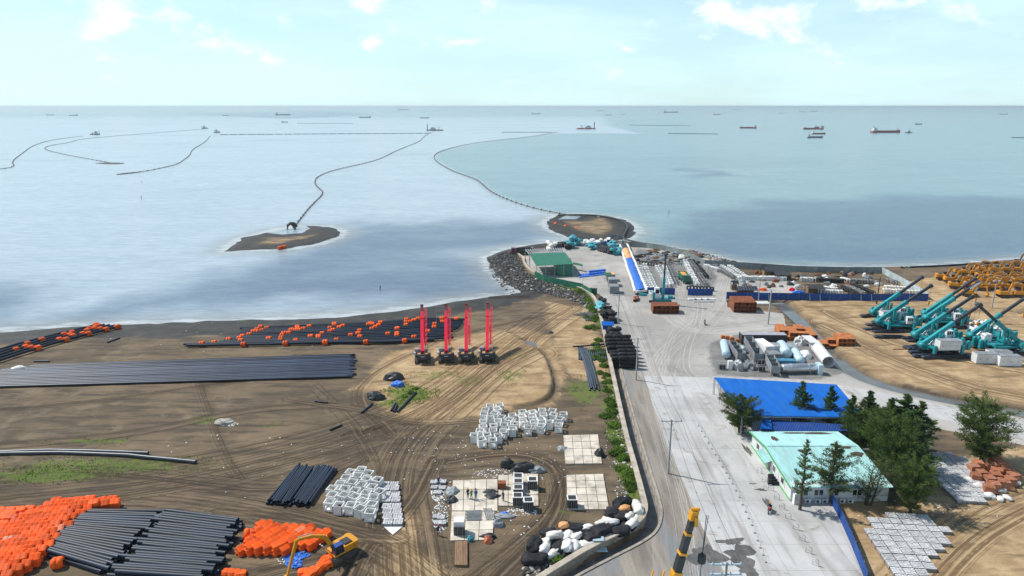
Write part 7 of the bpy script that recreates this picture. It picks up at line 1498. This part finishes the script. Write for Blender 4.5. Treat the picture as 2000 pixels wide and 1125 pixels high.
S_ = [(186, 263, 20, 'dredger', 'hull_grey', 1, 'grey dredger at the head of the snaking pipeline'), (400, 251, 13, 'dredger', 'hull_grey', 0, 'small dark dredger with a tall spud at the looping pipeline end'), (424, 259, 13, 'dredger', 'hull_grey', 0, 'small dark dredger at the head of the sea boom'), (849, 255, 36, 'dredger', 'hull_grey', 0, 'long low dredger at the head of the curving pipeline'), (1145, 252, 40, 'dredger', 'hull_red', 1, 'reddish dredger with tall spud beside the pale-float pipeline'), (788, 215, 24, 'cargo', 'hull_grey', 0, 'grey ship near the horizon standing taller than others'), (713, 230, 26, 'barge', 'hull_grey', 1, 'dark barge beyond the long floating boom'), (829, 231, 20, 'barge', 'hull_grey', 1, 'dark barge with stern house beyond the long dredger'), (556, 239, 14, 'barge', 'hull_grey', 0, 'small dark barge in front of the thin far boom'), (553, 225, 32, 'barge', 'hull_grey', 0, 'long low barge in the dark streaked water'), (98, 225, 17, 'cargo', 'hull_grey', 0, 'small grey ship far out beyond the snaking pipeline'), (143, 226, 20, 'barge', 'hull_grey', 1, 'low barge far out beside the small grey ship'), (441, 226, 14, 'barge', 'hull_grey', 0, 'low dark barge far out beyond the two small dredgers'),
    (1047, 223, 20, 'cargo', 'hull_grey', 0, 'blue-grey ship beyond the reddish dredger'), (1172, 217, 16, 'barge', 'hull_red', 1, 'far small red barge with cabin near the horizon'), (1188, 225, 14, 'barge', 'hull_red', 1, 'small red barge closer in than its far neighbour'), (1217, 224.5, 10, 'cargo', 'hull_red', 1, 'tiny red ship beside a small red barge'), (1310, 220, 32, 'barge', 'hull_red', 0, 'long far barge with red cabin near the horizon'), (1400, 224, 18, 'barge', 'hull_red', 0, 'flat red barge far beyond the dark boom'), (1461, 250.5, 37, 'cargo', 'hull_red', 1, 'red barge with stern cabin sailing alone'), (1588, 252.5, 44, 'barge', 'hull_red', 1, 'long flat red barge passing behind two others'), (1600, 249, 22, 'cargo', 'hull_grey', 0, 'grey ship just behind the long flat red barge'), (1599, 262, 30, 'cargo', 'hull_red', 0, 'rusty red barge ahead of the dark barge'), (1592, 269, 34, 'cargo', 'hull_grey', 0, 'dark loaded barge ahead of the rusty red barge cluster'), (1730, 259, 66, 'cargo', 'hull_red', 0, 'biggest red cargo barge with white wake at its stern'), (1775, 259.5, 17, 'tug', 'hull_grey', 0, 'tugboat at the bow of the biggest red barge'), (1794, 243, 16, 'barge', 'hull_grey', 0, 'small grey barge beyond the biggest red barge'), (1437, 215, 11, 'cargo', 'hull_grey', 0, 'tiny far ship on the horizon beyond the lone red barge'), (1526, 222, 9, 'cargo', 'hull_grey', 0, 'tiny far ship alone in open water'), (1568, 219, 16, 'barge', 'hull_grey', 0, 'far low barge beside another near the horizon'), (1590, 218, 16, 'barge', 'hull_grey', 1, 'far low barge with stern house near the horizon'), (1960, 223.5, 18, 'barge', 'hull_grey', 1, 'far dark barge in the darker blue water'), (1090, 213, 8, 'cargo', 'hull_grey', 0, 'tiny ship near the horizon beyond the blue-grey ship')]
for px, py, w, k, h, f, l in S_: ship(l, px, py, w, k, M[h], bool(f))
# outlet on the crescent sandbank and stakes in the shallows
t = thing('pipe_outlet', 'dark bent pipe outlet standing in the pool of the crescent sandbank', 'pipe', WP(570, 448)); MB().tube([(-2.4, 0, -.5), (-2.0, 0, 2.0), (-.6, .3, 3.2), (1.2, .6, 3.0), (2.4, 1, 1.2)], .75, 10).build('bend', M['dark'], t); MB().tube([(-.6, .3, 3.2), (.6, 1.2, 1.5), (1.2, 2, 0)], .5, 8).build('branch', M['dark'], t)
for k in range(3): tag(link('float', FM, None, WP(546 + k * 5, 484 - k, .7), k), 'orange float stranded on the crescent sandbank shore', 'float', 'stranded floats')
for px, py, h, l in ((742, 566, 1.6, 'lone stake standing in the calm water off the beach'), (1306, 418, 2.6, 'dark stake in the clear water beyond the jetty'), (276, 389, 2.4, 'leaning stake in the silty water'), (277, 358, 1.8, 'short far stake in the silty water')):
    t = thing('stake', l, 'stake', WP(px, py)); MB().tube([(0, 0, -1), (.2, 0, h)], [.16, .12], 6).build('post', M['dark'], t); MB().box((.1, 0, h * .55), (.5, .16, .14)).build('crosspiece', M['dark'], t)

# the humid air over the sea, closed box round camera and scene
hb = MB().box((0, 47000, 31.0), (240000, 95000, 70.0)).build('haze', None); tag(hb, kind='stuff')
hm_ = bpy.data.materials.new('haze_air'); hm_.use_nodes = True; ht = hm_.node_tree; ht.nodes.clear()
pv = nd(ht, 'ShaderNodeVolumePrincipled', {'Color': (.80, .93, 1.0, 1), 'Density': 8e-5, 'Anisotropy': .3}); nd(ht, 'ShaderNodeOutputMaterial', {'Volume': pv.outputs[0]}); hb.data.materials.append(hm_)
